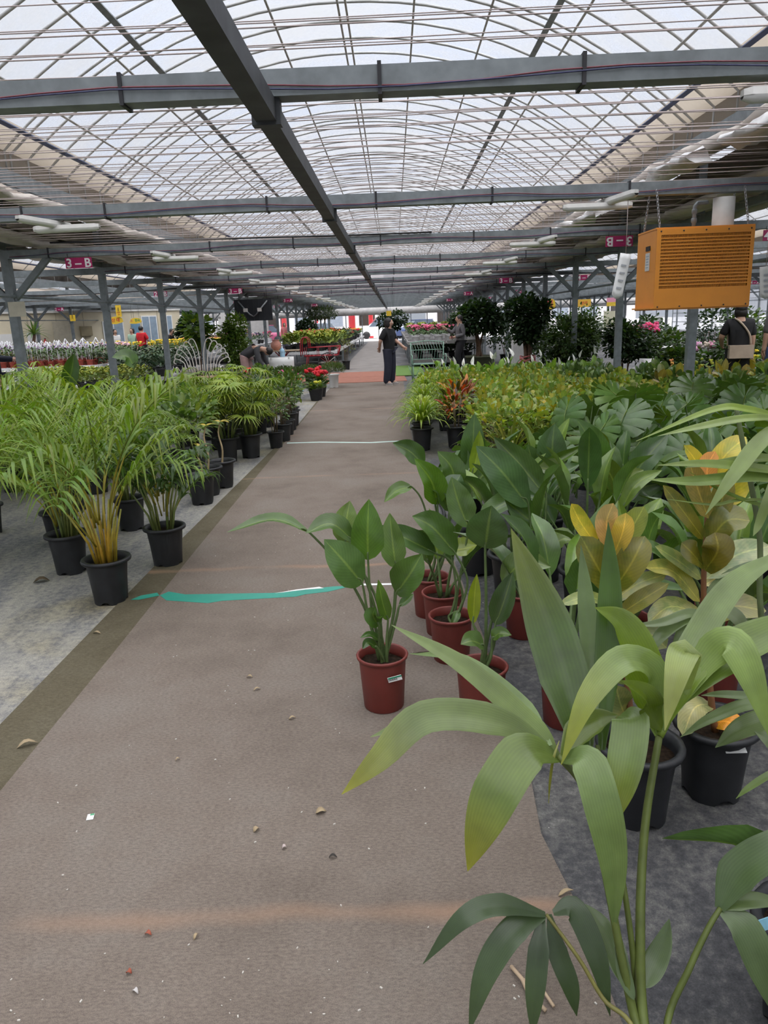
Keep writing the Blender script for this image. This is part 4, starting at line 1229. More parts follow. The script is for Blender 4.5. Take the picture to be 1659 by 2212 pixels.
# ------------------------------------------------------------------ mottled rubber plants in black pots
def rubber(label, loc, stem, leaves, Yd, lower, seed):
    t = plant('rubber_plant', label, 'potted plant', loc, 'black', 'mottled rubber plants', 0, .95)
    m = MB((.20, .085, .035)); pts = [P(*q) - V(loc) for q in stem]; pts = [V((0, 0, SOILZ['black']))] + [p / .95 for p in pts]
    c = catmull(pts, 14); m.tube(c, [.013 - .007 * i / 14 for i in range(15)], 7); m.build('stem', M['cane'], t)
    r = random.Random(seed)
    for a, b, c_, hw, col in leaves:
        pts = [(a[0], a[1], Yd + a[2]), (b[0], b[1], Yd + b[2]), (c_[0], c_[1], Yd + c_[2])]
        px_leaf(t, 'leaf', None, [], pts, hw, jit(col, r, .06), 'leaf_rubber', 'ell', .22, n=10)
    for k in range(lower):
        a = 2.4 * k; z = .34 + .45 * k / lower
        i = min(13, int(z / .9 * 14)); b = V((0, 0, SOILZ['black'])).lerp(pts and V((0, 0, .9)), 0)
        base = c_at(t, z)
        d = V((math.cos(a), math.sin(a), .35)); L = r.uniform(.17, .24)
        col = jit((.26, .27, .11) if k % 3 else (.14, .17, .075), r, .15)
        m = MB(col); m.leaf([base, base + d * L * .5 + V((0, 0, .02)), base + d * L - V((0, 0, .05))], .048, (0, 0, 1), 'ell', 8, .2, 5, col); m.build('leaf', M['leaf_rubber'], t)
    return t
def c_at(t, z):
    st = [o for o in t.children if o.name.startswith('stem')][0]
    vs_ = [v.co for v in st.data.vertices if abs(v.co.z - z) < .06]
    return sum((v for v in vs_), V()) / len(vs_) if vs_ else V((0, 0, z))
bpy.context.view_layer.update()
OL, YL, ORG, PL = (.15, .135, .025), (.42, .36, .055), (.50, .24, .09), (.30, .32, .15)
rubber('mottled rubber plant with a yellow and peach top behind the palm', (.72, 2.05, 0), [(1365, 1560, 2.05), (1345, 1400, 2.08), (1325, 1250, 2.1), (1322, 1180, 2.1)], [
    ((1290, 1180, .05), (1255, 1130, .05), (1234, 1088, .03), 20, YL),
    ((1318, 1185, .03), (1310, 1130, .03), (1325, 1087, .03), 24, (.50, .30, .15)),
    ((1325, 1200, -.02), (1345, 1150, -.04), (1352, 1108, -.03), 23, (.42, .30, .06)),
    ((1335, 1185, .05), (1365, 1140, .05), (1392, 1094, .05), 27, (.15, .19, .05)),
    ((1318, 1275, 0), (1285, 1215, -.05), (1255, 1158, -.04), 36, OL),
    ((1325, 1275, -.02), (1365, 1215, -.06), (1393, 1158, -.04), 34, OL),
    ((1330, 1310, -.02), (1270, 1290, -.08), (1210, 1306, -.12), 16, PL),
    ((1335, 1290, .02), (1380, 1260, .03), (1440, 1240, .04), 20, PL),
    ((1335, 1330, -.03), (1380, 1300, -.08), (1445, 1260, -.1), 22, (.20, .19, .06)),
    ((1340, 1300, .05), (1355, 1250, .1), (1375, 1215, .12), 26, (.33, .34, .2)),
    ((1345, 1380, 0), (1300, 1360, -.03), (1265, 1385, -.08), 24, (.12, .15, .05)),
    ((1345, 1400, 0), (1400, 1370, .02), (1440, 1400, 0), 26, (.16, .18, .06)),
    ((1355, 1470, 0), (1310, 1450, -.03), (1275, 1490, -.08), 26, (.10, .14, .05)),
    ((1355, 1560, 0), (1340, 1520, -.05), (1330, 1480, -.06), 30, (.20, .22, .1)),
], 2.08, 0, 1)
rubber('mottled rubber plant with an orange-splashed yellow crown at the right', (1.0, 2.16, 0), [(1535, 1500, 2.16), (1520, 1300, 2.18), (1525, 1150, 2.2), (1532, 1060, 2.2)], [
    ((1525, 1060, .02), (1505, 1000, .02), (1478, 962, .0), 18, YL),
    ((1530, 1060, 0), (1528, 1010, 0), (1545, 975, .0), 21, ORG),
    ((1535, 1030, .03), (1570, 980, .03), (1612, 944, .03), 27, (.46, .38, .06)),
    ((1540, 1090, .02), (1580, 1060, .03), (1600, 1000, .03), 34, YL),
    ((1530, 1120, -.02), (1505, 1050, -.03), (1490, 1000, -.03), 24, (.22, .17, .05)),
    ((1540, 1140, 0), (1560, 1080, 0), (1570, 1020, 0), 24, (.18, .17, .04)),
    ((1520, 1165, -.02), (1480, 1110, -.05), (1432, 1048, -.06), 20, (.16, .14, .02)),
    ((1528, 1175, 0), (1570, 1125, -.03), (1620, 1125, -.05), 34, (.13, .13, .03)),
    ((1523, 1232, -.02), (1550, 1190, -.07), (1545, 1150, -.05), 34, (.15, .13, .025)),
    ((1520, 1225, -.03), (1495, 1195, -.08), (1472, 1172, -.08), 26, (.14, .125, .025)),
    ((1515, 1250, .0), (1470, 1215, -.04), (1415, 1180, -.08), 20, PL),
    ((1512, 1300, 0), (1455, 1235, -.05), (1393, 1226, -.1), 24, (.28, .27, .10)),
    ((1525, 1250, .03), (1590, 1200, .06), (1665, 1180, .08), 32, (.26, .30, .2)),
    ((1525, 1290, .0), (1590, 1250, .0), (1660, 1215, .0), 24, (.13, .18, .12)),
    ((1520, 1265, .02), (1545, 1250, .05), (1580, 1230, .06), 22, (.45, .44, .28)),
    ((1522, 1340, 0), (1580, 1310, -.03), (1655, 1320, -.05), 32, (.22, .22, .10)),
    ((1520, 1330, 0), (1450, 1310, -.04), (1400, 1345, -.08), 24, (.30, .31, .17)),
    ((1530, 1420, 0), (1580, 1400, .03), (1625, 1430, .03), 30, (.20, .22, .11)),
    ((1528, 1430, 0), (1470, 1440, -.04), (1430, 1480, -.06), 28, (.18, .21, .10)),
    ((1535, 1520, 0), (1500, 1530, -.06), (1475, 1590, -.09), 26, (.34, .33, .2)),
    ((1540, 1560, 0), (1575, 1560, -.04), (1605, 1585, -.07), 24, (.62, .25, .03)),
], 2.18, 0, 2)
lb = MB(); lb.box(P(1588, 1618, 2.06), (.065, .028, .002), .2, Matrix.Rotation(.5, 3, 'X')); tag(lb.build('price_label', M['white'], None, False), 'white price label on the rim of the right black pot', 'label')

# ------------------------------------------------------------------ the big palm in the foreground
t = plant('kentia_palm', 'large broad-leaved palm arching over the carpet in the foreground', 'potted palm', (.42, .93, 0), 'black', None)
def PLF(pts, hw, col, shape='palm', fold=.2, tip=None, up=None, n=20, roll=0, twist=0):
    px_leaf(t, 'leaflet', None, [], pts, hw, col, 'leaf_hero', shape, fold, up, n, tip=tip, roll=roll, twist=twist, across=9, pleat=.035)
M['leaf_hero'] = leafmat('pleated_palm_leaf', .33, .24, .0, stripes=41, spec=.55)
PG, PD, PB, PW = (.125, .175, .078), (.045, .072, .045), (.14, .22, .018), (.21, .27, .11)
TIP = (.28, .28, .05)
def STM(pts, r, col=(.085, .11, .022), pre=True):
    q = [P(*p) - t.location for p in pts]
    if pre: q = [V((0, 0, .22)) + V((q[0].x * .3, 0, 0))] + q
    c = catmull(q, 5 * len(q)); m = MB(col)
    m.tube(c, [r * (1.15 - .4 * i / (len(c) - 1)) for i in range(len(c))], 8); m.build('stem', M['cane'], t)
STM([(1378, 2225, 1.1), (1345, 2080, 1.15), (1300, 1850, 1.22), (1262, 1705, 1.27), (1205, 1632, 1.31)], .0085)
STM([(1392, 2225, 1.1), (1383, 1990, 1.2), (1394, 1780, 1.30), (1424, 1590, 1.38)], .010)
STM([(1385, 2225, 1.12), (1365, 2040, 1.18), (1345, 1900, 1.22), (1310, 1700, 1.3), (1290, 1610, 1.36)], .006)
STM([(1440, 2225, 1.1), (1490, 2090, 1.15), (1530, 2005, 1.18), (1556, 1962, 1.2)], .0065)
STM([(1370, 2225, 1.08), (1305, 2160, 1.13), (1250, 2070, 1.16), (1180, 1975, 1.2)], .0045, (.16, .15, .04))
STM([(1424, 1590, 1.38), (1470, 1510, 1.42), (1540, 1440, 1.46), (1600, 1420, 1.5)], .008, (.13, .19, .02), False)
Y1 = 1.31
PLF([(1205, 1632, 1.31), (1150, 1570, 1.33), (1000, 1438, 1.38), (846, 1350, 1.42)], 24, PG)
PLF([(1190, 1610, 1.31), (1130, 1520, 1.40), (1000, 1425, 1.48), (885, 1412, 1.55)], 14, (.12, .18, .085))
PLF([(1190, 1620, 1.31), (1080, 1560, 1.31), (920, 1550, 1.28), (820, 1640, 1.24), (738, 1716, 1.22)], 38, PG, tip=TIP)
PLF([(1150, 1592, 1.32), (1060, 1545, 1.34), (930, 1548, 1.34), (800, 1592, 1.32)], 26, PG)
PLF([(1205, 1636, 1.31), (1140, 1622, 1.27), (1080, 1700, 1.22), (1040, 1790, 1.2), (1010, 1882, 1.19)], 52, (.13, .19, .065), tip=TIP)
PLF([(1215, 1640, 1.3), (1265, 1640, 1.25), (1300, 1740, 1.2), (1325, 1870, 1.18), (1327, 2015, 1.17)], 40, (.125, .185, .085))
PLF([(1215, 1640, 1.31), (1250, 1580, 1.36), (1290, 1555, 1.38), (1335, 1545, 1.37)], 30, (.085, .13, .012))
PLF([(1340, 1545, 1.38), (1362, 1560, 1.34), (1345, 1680, 1.28), (1316, 1795, 1.26)], 40, (.12, .18, .07), tip=(.24, .27, .06))
PLF([(1425, 1585, 1.38), (1420, 1460, 1.40), (1350, 1425, 1.37), (1270, 1510, 1.32), (1212, 1652, 1.28)], 34, (.16, .23, .09), tip=(.26, .28, .05))
PLF([(1425, 1590, 1.38), (1405, 1500, 1.42), (1375, 1440, 1.45), (1350, 1400, 1.46)], 38, PB)
PLF([(1480, 1500, 1.41), (1482, 1412, 1.40), (1466, 1440, 1.35), (1436, 1578, 1.3)], 33, PW, tip=(.30, .33, .12))
PLF([(1428, 1580, 1.38), (1400, 1450, 1.46), (1350, 1350, 1.5), (1285, 1312, 1.5)], 36, PB)
PLF([(1430, 1575, 1.38), (1410, 1540, 1.36), (1395, 1500, 1.34), (1340, 1470, 1.3)], 30, (.09, .14, .012))
PLF([(1450, 1540, 1.4), (1530, 1420, 1.44), (1580, 1390, 1.42), (1625, 1470, 1.38), (1660, 1590, 1.35)], 38, (.17, .245, .09))
PLF([(1440, 1560, 1.39), (1470, 1480, 1.42), (1520, 1425, 1.45), (1570, 1400, 1.47)], 30, PB)
PLF([(1460, 1520, 1.42), (1560, 1420, 1.46), (1660, 1365, 1.5), (1760, 1320, 1.54)], 42, (.13, .20, .05))
PLF([(1440, 1520, 1.42), (1500, 1390, 1.5), (1590, 1260, 1.56), (1720, 1180, 1.6)], 30, (.14, .20, .09))
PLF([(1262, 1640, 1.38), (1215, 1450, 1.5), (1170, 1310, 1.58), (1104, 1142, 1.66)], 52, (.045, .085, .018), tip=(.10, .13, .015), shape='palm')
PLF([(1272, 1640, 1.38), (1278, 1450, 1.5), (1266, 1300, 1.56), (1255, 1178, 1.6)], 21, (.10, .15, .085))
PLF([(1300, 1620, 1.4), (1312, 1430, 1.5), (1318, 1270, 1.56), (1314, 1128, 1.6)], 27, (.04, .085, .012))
PLF([(1208, 1600, 1.32), (1195, 1640, 1.3), (1188, 1690, 1.3), (1185, 1735, 1.3)], 3, (.25, .26, .06))
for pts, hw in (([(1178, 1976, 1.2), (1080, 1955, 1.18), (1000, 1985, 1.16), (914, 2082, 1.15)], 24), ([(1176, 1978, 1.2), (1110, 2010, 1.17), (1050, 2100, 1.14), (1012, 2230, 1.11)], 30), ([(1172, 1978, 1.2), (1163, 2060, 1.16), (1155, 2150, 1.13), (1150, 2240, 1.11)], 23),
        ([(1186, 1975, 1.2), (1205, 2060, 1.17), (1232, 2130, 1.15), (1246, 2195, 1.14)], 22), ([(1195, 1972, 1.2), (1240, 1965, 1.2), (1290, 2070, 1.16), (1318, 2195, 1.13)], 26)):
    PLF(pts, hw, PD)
PLF([(1352, 2130, 1.14), (1325, 2050, 1.19), (1295, 1995, 1.22), (1264, 1953, 1.25)], 25, (.075, .115, .06), 'lanc')
PLF([(1392, 2135, 1.14), (1410, 2090, 1.17), (1432, 2040, 1.19), (1446, 1985, 1.21)], 25, (.075, .115, .06), 'lanc')
PLF([(1370, 2160, 1.12), (1350, 2110, 1.14), (1340, 2060, 1.16), (1330, 2020, 1.18)], 15, (.06, .09, .05), 'lanc')
PLF([(1554, 1964, 1.2), (1595, 1885, 1.22), (1670, 1830, 1.22), (1740, 1770, 1.24)], 40, (.055, .09, .045))
PLF([(1556, 1964, 1.2), (1610, 2010, 1.17), (1655, 2110, 1.14), (1700, 2230, 1.12)], 36, (.065, .10, .055))
PLF([(1556, 1962, 1.2), (1620, 1945, 1.2), (1700, 1950, 1.2)], 18, (.07, .105, .05))

# a second palm, standing just outside the right edge, reaches into the picture
t = plant('kentia_palm', 'narrow-leaved palm reaching in from the right edge', 'potted palm', (1.32, 1.62, 0), 'black', None)
STM([(1668, 1420, 1.7), (1640, 1150, 1.75), (1605, 960, 1.8), (1590, 880, 1.82)], .007, (.10, .13, .05))
NG = (.16, .225, .075)
for pts, hw, c in (([(1740, 915, 1.75), (1620, 885, 1.72), (1540, 885, 1.7), (1374, 953, 1.65)], 9, (.15, .22, .04)), ([(1740, 905, 1.75), (1620, 903, 1.7), (1520, 920, 1.66), (1420, 942, 1.62)], 10, NG), ([(1760, 900, 1.8), (1660, 940, 1.7), (1590, 1020, 1.66), (1524, 1112, 1.64)], 18, (.19, .26, .11)),
        ([(1760, 1030, 1.75), (1640, 1012, 1.7), (1520, 1002, 1.66), (1420, 1005, 1.63)], 12, NG), ([(1760, 1050, 1.75), (1640, 1030, 1.7), (1500, 1040, 1.66), (1400, 1036, 1.63)], 15, (.145, .21, .085)), ([(1760, 985, 1.75), (1640, 990, 1.72), (1560, 1000, 1.7), (1480, 1010, 1.66)], 11, (.13, .19, .06)),
        ([(1700, 960, 1.75), (1665, 1060, 1.68), (1640, 1130, 1.66), (1627, 1158, 1.65)], 10, NG), ([(1760, 1120, 1.7), (1640, 1090, 1.7), (1560, 1060, 1.7), (1490, 1020, 1.7)], 5, (.10, .16, .02)), ([(1720, 1080, 1.72), (1600, 1080, 1.7), (1540, 1090, 1.7), (1440, 1078, 1.7)], 4, NG),
        ([(1545, 1330, 1.85), (1490, 1325, 1.82), (1430, 1345, 1.78), (1362, 1352, 1.76)], 12, (.11, .155, .085)), ([(1545, 1330, 1.85), (1480, 1335, 1.82), (1430, 1370, 1.78), (1392, 1428, 1.76)], 17, (.105, .15, .085)), ([(1545, 1332, 1.85), (1500, 1345, 1.82), (1470, 1385, 1.8), (1455, 1450, 1.78)], 17, (.10, .145, .08)), ([(1545, 1332, 1.85), (1570, 1320, 1.83), (1600, 1345, 1.8), (1612, 1395, 1.78)], 16, (.11, .15, .085)),
        ([(1548, 1332, 1.85), (1535, 1370, 1.82), (1520, 1410, 1.8), (1510, 1440, 1.8)], 15, (.10, .14, .08)),
        ([(1740, 1510, 1.55), (1640, 1505, 1.54), (1560, 1500, 1.54), (1515, 1502, 1.55)], 10, (.12, .175, .1)), ([(1760, 1560, 1.52), (1640, 1520, 1.52), (1540, 1550, 1.52), (1470, 1592, 1.53)], 14, (.12, .17, .1)), ([(1760, 1500, 1.5), (1680, 1545, 1.48), (1600, 1575, 1.48), (1545, 1615, 1.48)], 26, (.10, .145, .07)), ([(1760, 1640, 1.4), (1680, 1665, 1.38), (1620, 1700, 1.38), (1590, 1725, 1.38)], 8, (.10, .15, .06)),
        ([(1760, 1700, 1.4), (1700, 1640, 1.42), (1660, 1600, 1.44), (1630, 1580, 1.46)], 16, (.11, .16, .08))):
    PLF(pts, hw, c)

# ------------------------------------------------------------------ the bed left of the aisle
palm((-1.72, 4.09, 0), 'areca palm with yellow canes in the foremost black pot', 'palms left of the aisle', 3, 15, cane=0)
palm((-2.2, 4.66, 0), 'areca palm in the black pot behind the foremost one', 'palms left of the aisle', 8, 15, cane=1)
palm((-1.58, 4.76, 0), 'dark broad-leaved palm in a black pot on the edge of the carpet', 'palms left of the aisle', 9, 15, dark=True)
palm((-2.95, 4.9, 0), 'areca palm at the left edge of the picture', 'palms left of the aisle', 10, 15, cane=1)
rb = random.Random(77)
ORD = ['first', 'second', 'third', 'fourth', 'fifth', 'sixth', 'seventh', 'eighth', 'ninth', 'tenth', 'eleventh', 'twelfth', 'thirteenth', 'fourteenth', 'fifteenth', 'sixteenth', 'seventeenth', 'eighteenth', 'nineteenth', 'twentieth']
GA = 'areca palms massed in the left bed'
for i, (x, y) in enumerate(((-2.15, 5.7), (-2.6, 5.4), (-3.3, 5.7), (-2.9, 6.4), (-3.9, 6.5), (-3.5, 7.2), (-4.3, 7.4))):
    palm((x, y, 0), 'green areca palm in the left bed, %s counting back from the foremost pots' % ORD[i], GA, int(100 * x + 10 * y), 13, cane=1, sc=rb.uniform(.85, 1.0))
def stick(loc, label, h, tuft, seed):
    t = plant('cutting', label, 'potted plant', loc, 'black', None)
    r = random.Random(seed); m = MB((.42, .32, .18))
    p = [V((0, 0, .2)), V((.02, .0, .2 + h * .4)), V((-.01, .02, .2 + h * .75)), V((.02, 0, .2 + h))]
    m.tube(catmull(p, 10), [.011 - .005 * i / 10 for i in range(11)], 6); m.build('stem', M['cane'], t)
    for k in range(tuft):
        a = 2.4 * k; d = V((math.cos(a), math.sin(a), .3)); m = MB((.40, .30, .05) if k % 2 else (.14, .2, .05))
        m.leaf([p[-1], p[-1] + d * .06, p[-1] + d * .13 - V((0, 0, .03))], .02, (0, 0, 1), 'ovate', 5); m.build('leaf', M['leaf'], t)
stick((-1.78, 6.5, 0), 'bare pale cutting in the black pot nearest the aisle', .32, 3, 1)
stick((-1.80, 6.85, 0), 'bare pale cutting in the middle of three black pots', .45, 5, 2)
stick((-1.74, 7.17, 0), 'bare pale cutting with a yellow tuft in a black pot', .44, 6, 3)
GB = 'broad-leaved bushes in the left bed'
for i in range(34):
    x = -2.15 - (i % 6) * .46 + rb.uniform(-.12, .12); y = 7.3 + (i // 6) * .72 + rb.uniform(-.2, .2)
    if x > -2.5 and 8.2 < y < 9.2: continue
    bush('umbrella_bush', 'broad', 'leafy bush in black pot, %s row of left bed, %s from aisle' % (ORD[i // 6], ORD[i % 6]), (x, y, 0), GB, i, sc=1.0 if y < 9.6 else .85)
for i, (x, y, l) in enumerate(((-2.0, 8.58, 'lady palm in a black pot second from the aisle'), (-1.77, 8.81, 'lady palm in a big black pot beside the aisle'), (-2.3, 9.5, 'lady palm behind the two roadside lady palms'), (-2.1, 10.2, 'lady palm amid the ficus pots'))):
    rhapis((x, y, 0), l, 'lady palms left of the aisle', 20 + i, 24, 1.08)
GF = 'ficus bushes lining the left of the aisle'
for i, (x, y) in enumerate(((-1.56, 9.43), (-1.54, 9.95), (-1.56, 10.5), (-1.6, 11.0), (-2.0, 10.8), (-2.0, 11.5), (-1.62, 11.5), (-2.4, 11.2), (-1.7, 12.1), (-2.2, 12.3))):
    bush('ficus', 'ficus', 'slim ficus bush in a black pot, %s along the left of the aisle' % ORD[i] if i else 'slim ficus bush in the smaller roadside black pot', (x, y, 0), GF if i else None, 50 + i, sc=.85 if i == 0 else .92)
GD = 'dark dracaenas at the back of the left bed'
for i in range(22):
    clump('dwarf_dracaena', 'compacta', 'dark whorled dwarf dracaena, back row %s of the left bed, %s from the aisle' % (ORD[i // 6], ORD[i % 6]), (-2.2 - (i % 6) * .44 + rb.uniform(-.1, .1), 12.9 + (i // 6) * .6 + rb.uniform(-.1, .1), 0), GD, i, 'black', .82, 'drac')
for i in range(16):
    bush('umbrella_bush', 'broad', 'low leafy bush behind the ficus, row %s, %s from the aisle' % (ORD[i // 5], ORD[i % 5]), (-2.6 - (i % 5) * .48 + rb.uniform(-.1, .1), 11.7 + (i // 5) * .5, 0), 'bushes at the back of the left bed', 90 + i, sc=.72)
# strelitzia leaves standing out of the left bed
for i, (x, y, b, l) in enumerate(((-4.35, 8.2, [(140, 862, 8.2), (155, 800, 8.2), (160, 763, 8.2)], 'paddle-leaved plant with one tall leaf near the nearest left post'), (-3.7, 9.2, [(290, 795, 9.2), (275, 770, 9.2), (242, 772, 9.1)], 'paddle-leaved plant beside the second left post'))):
    t = plant('bird_of_paradise', l, 'potted plant', (x, y, 0), 'black')
    strel_random(t, 70 + i, 6, .6, 'black')
    px_leaf(t, 'leaf', V((x, y, .22)), [], b, 17, (.05, .11, .02), 'leaf_strel')

# ------------------------------------------------------------------ the bed right of the aisle
GM = 'monsteras in the right bed'
mons = [(1.0, 5.4), (1.5, 5.0), (2.0, 4.9), (2.45, 5.3), (1.3, 6.0), (1.85, 5.7), (2.3, 6.1), (2.9, 5.9), (1.7, 6.6), (2.4, 6.8), (3.0, 6.6), (3.5, 6.4), (2.9, 7.3), (3.6, 7.2), (2.1, 4.3), (2.7, 4.7), (4.1, 7.0), (4.6, 7.5), (3.2, 5.2), (.55, 5.6)]
mons.sort(key=lambda q: q[1] + .01 * q[0])
for i, (x, y) in enumerate(mons):
    monstera((x, y, 0), 'split-leaved monstera in a black pot, %s counting back through the right bed' % ORD[i] if x != .55 else 'small monstera at the edge of the aisle carpet', GM, i, 9, 1.0 if x > 1.6 else .85, .62 if x > 1.6 else .45)
GY = 'yellow-green ficus pots in the right bed'
n = 0
for iy in range(19):
    for ix in range(13):
        x = .62 + ix * .32 + rb.uniform(-.07, .07); y = 7.4 + iy * .38 + rb.uniform(-.07, .07)
        if y < 8.2 and x < .9: continue
        if y < 8.3 and x > 1.8: continue
        if x < .95 and 8.5 < y < 11.2: continue
        if x > 3.3 and y < 9 : continue
        if (x - 3.75) ** 2 < .06 and y > 9: continue
        d = (x * 7.3 + y * 3.1) % 1
        if y > 13.2: continue
        kind = 'yellow'
        if x > 2.6 and y > 10.8: kind = 'glossy'
        if rb.random() < .10: clump('spider_plant', 'spider', 'pale striped spider plant among the yellow-green ficus pots', (x, y, 0), 'spider plants in the right bed', n, 'small', 1.2)
        else: bush('dwarf_ficus' if kind == 'yellow' else 'glossy_ficus', kind, 'yellow-green dwarf ficus pot in the dense right bed' if kind == 'yellow' else 'dark glossy-leaved pot plant in the right bed', (x, y, 0), GY if kind == 'yellow' else 'dark glossy pots in the right bed', n, pot='small', sc=1.15)
        n += 1
for i, (x, y) in enumerate(((1.1, 7.2), (1.45, 7.35), (1.8, 7.7), (2.15, 7.85), (1.2, 7.75), (2.5, 8.1))):
    clump('spider_plant', 'spider', 'grassy spider plant beside the monsteras, %s from the aisle' % ORD[i], (x, y, 0), 'spider plants by the monsteras', i, 'small', 1.5)
clump('dracaena', 'draca', 'bushy narrow-leaved dracaena in the grey-black pot beside the aisle', (.30, 8.93, 0), None, 1, 'black', .95, 'drac')
for i, (x, y) in enumerate(((.32, 9.5), (.35, 10.1), (.7, 10.5), (.4, 10.8), (.45, 11.5), (.5, 12.1), (.75, 11.9), (.55, 12.7), (.62, 13.2))):
    clump('dracaena', 'draca', 'bushy yellow-green dracaena, %s behind the grey-black pot right of the aisle' % ORD[i], (x, y, 0), 'dracaenas right of the aisle', 3 + i, 'black', .95, 'drac')
# croton
CR = bush_mesh(.17, .5, .3, 80, .16, .022, [(.30, .035, .012), (.34, .10, .015), (.05, .035, .02), (.40, .17, .04), (.04, .05, .02), (.16, .02, .015)], 31, 'lanc', .9, tri=5)
for i, (x, y) in enumerate(((.72, 9.0), (.85, 9.5))):
    t = plant('croton', ['red and orange croton beside the aisle dracaenas', 'dark red croton just behind the orange one'][i], 'potted plant', (x, y, 0), 'black'); link('stems', STEM['drac'], t); o = link('foliage', CR, t); o['kind'] = 'stuff'; t.rotation_euler = (0, 0, i)
# peace lilies
SP = MB((.80, .80, .74)); SP.leaf([(0, 0, 0), (.01, 0, .06), (.03, 0, .13)], .028, (-1, 0, .2), 'ovate', 6, .5, 5); SP = SP.mesh('spathe', M['paint'])
SPD = MB((.62, .60, .35)); SPD.tube([(-.004, 0, .015), (-.006, 0, .06)], .005, 6); SPD = SPD.mesh('spadix', M['paint'])
STK = MB((.10, .16, .05)); STK.tube([(0, 0, -.45), (0, 0, 0)], .004, 4); STK = STK.mesh('flower_stalk', M['cane'])
for i in range(34):
    x = .75 + (i % 9) * .36 + rb.uniform(-.08, .08); y = 13.4 + (i // 9) * .42 + rb.uniform(-.08, .08)
    t = bush('peace_lily', 'lily', 'peace lily with white flower hoods at the back of the right bed', (x, y, 0), 'peace lilies in the right bed', 200 + i, pot='small', sc=1.15)
    for k in range(rb.randrange(0, 3)):
        a = rb.uniform(0, 6); p = (.08 * math.cos(a), .08 * math.sin(a), .5 + rb.uniform(0, .14))
        st = link('flower_stalk', STK, t, p); o = link('spathe', SP, st); o.rotation_euler = (rb.uniform(-.2, .2), rb.uniform(-.2, .3), rb.uniform(0, 6)); link('spadix', SPD, o if False else st)
for i, (px, py, Y, s) in enumerate(((1108, 770, 12.6, 1.35), (1098, 785, 12.4, .9), (1168, 770, 12.8, 1.0), (957, 790, 13.4, 1.0), (1240, 780, 13, 1.0))):
    p = P(px, py, Y); t = plant('peace_lily', 'peace lily whose tall white hood stands %s' % ['out by the striped post', 'just under the largest hood', 'before the pink-tied tree', 'near the green bench', 'before the dark bushes'][i], 'potted plant', (p.x, p.y, 0), 'small')
    link('stems', STEM['lily'], t); o = link('foliage', BUSH['lily'][i % 2], t); o['kind'] = 'stuff'
    st = link('flower_stalk', STK, t, (0, 0, p.z)); o = link('spathe', SP, st); o.scale = (s, s, s); o.rotation_euler = (0, .4 if i == 0 else .1, 2.2)
for i in range(40):
    x = 4.1 + (i % 10) * .42 + rb.uniform(-.08, .08); y = 9.2 + (i // 10) * .9 + rb.uniform(-.2, .2)
    k = 'calathea' if y > 10.6 else 'glossy'
    bush('calathea' if k == 'calathea' else 'glossy_ficus', k, 'patterned yellow-brown calathea in the right bed' if k == 'calathea' else 'dark glossy-leaved pot plant beyond the right post', (x, y, 0), 'calatheas in the right bed' if k == 'calathea' else 'dark glossy pots beyond the right posts', 300 + i, pot='small', sc=1.3)

# ------------------------------------------------------------------ people
def skin_mesh(name, V_, E_, R_, mat, lv=2, root=0):
    me = bpy.data.meshes.new(name); me.from_pydata([tuple(v) for v in V_], E_, [])
    o = bpy.data.objects.new(name, me)
    sk = o.modifiers.new('s', 'SKIN'); sk.use_smooth_shade = True
    for i, d in enumerate(me.skin_vertices[0].data):
        r = R_[i]; d.radius = r if isinstance(r, tuple) else (r, r); d.use_root = i == root
    ss = o.modifiers.new('d', 'SUBSURF'); ss.levels = lv; ss.render_levels = lv
    m2 = baked(o)
    bpy.data.objects.remove(o)
    m2.materials.clear(); m2.materials.append(mat)
    m2.name = name
    return m2
SKIN = plain('skin', (.50, .30, .215), .55, var=.06)
HAIR = plain('black_hair', (.014, .011, .010), .5, var=.3, nscale=40)
EYE_M = plain('eye_dark', (.02, .015, .012), .2)
LIP = plain('lips', (.40, .14, .12), .5)

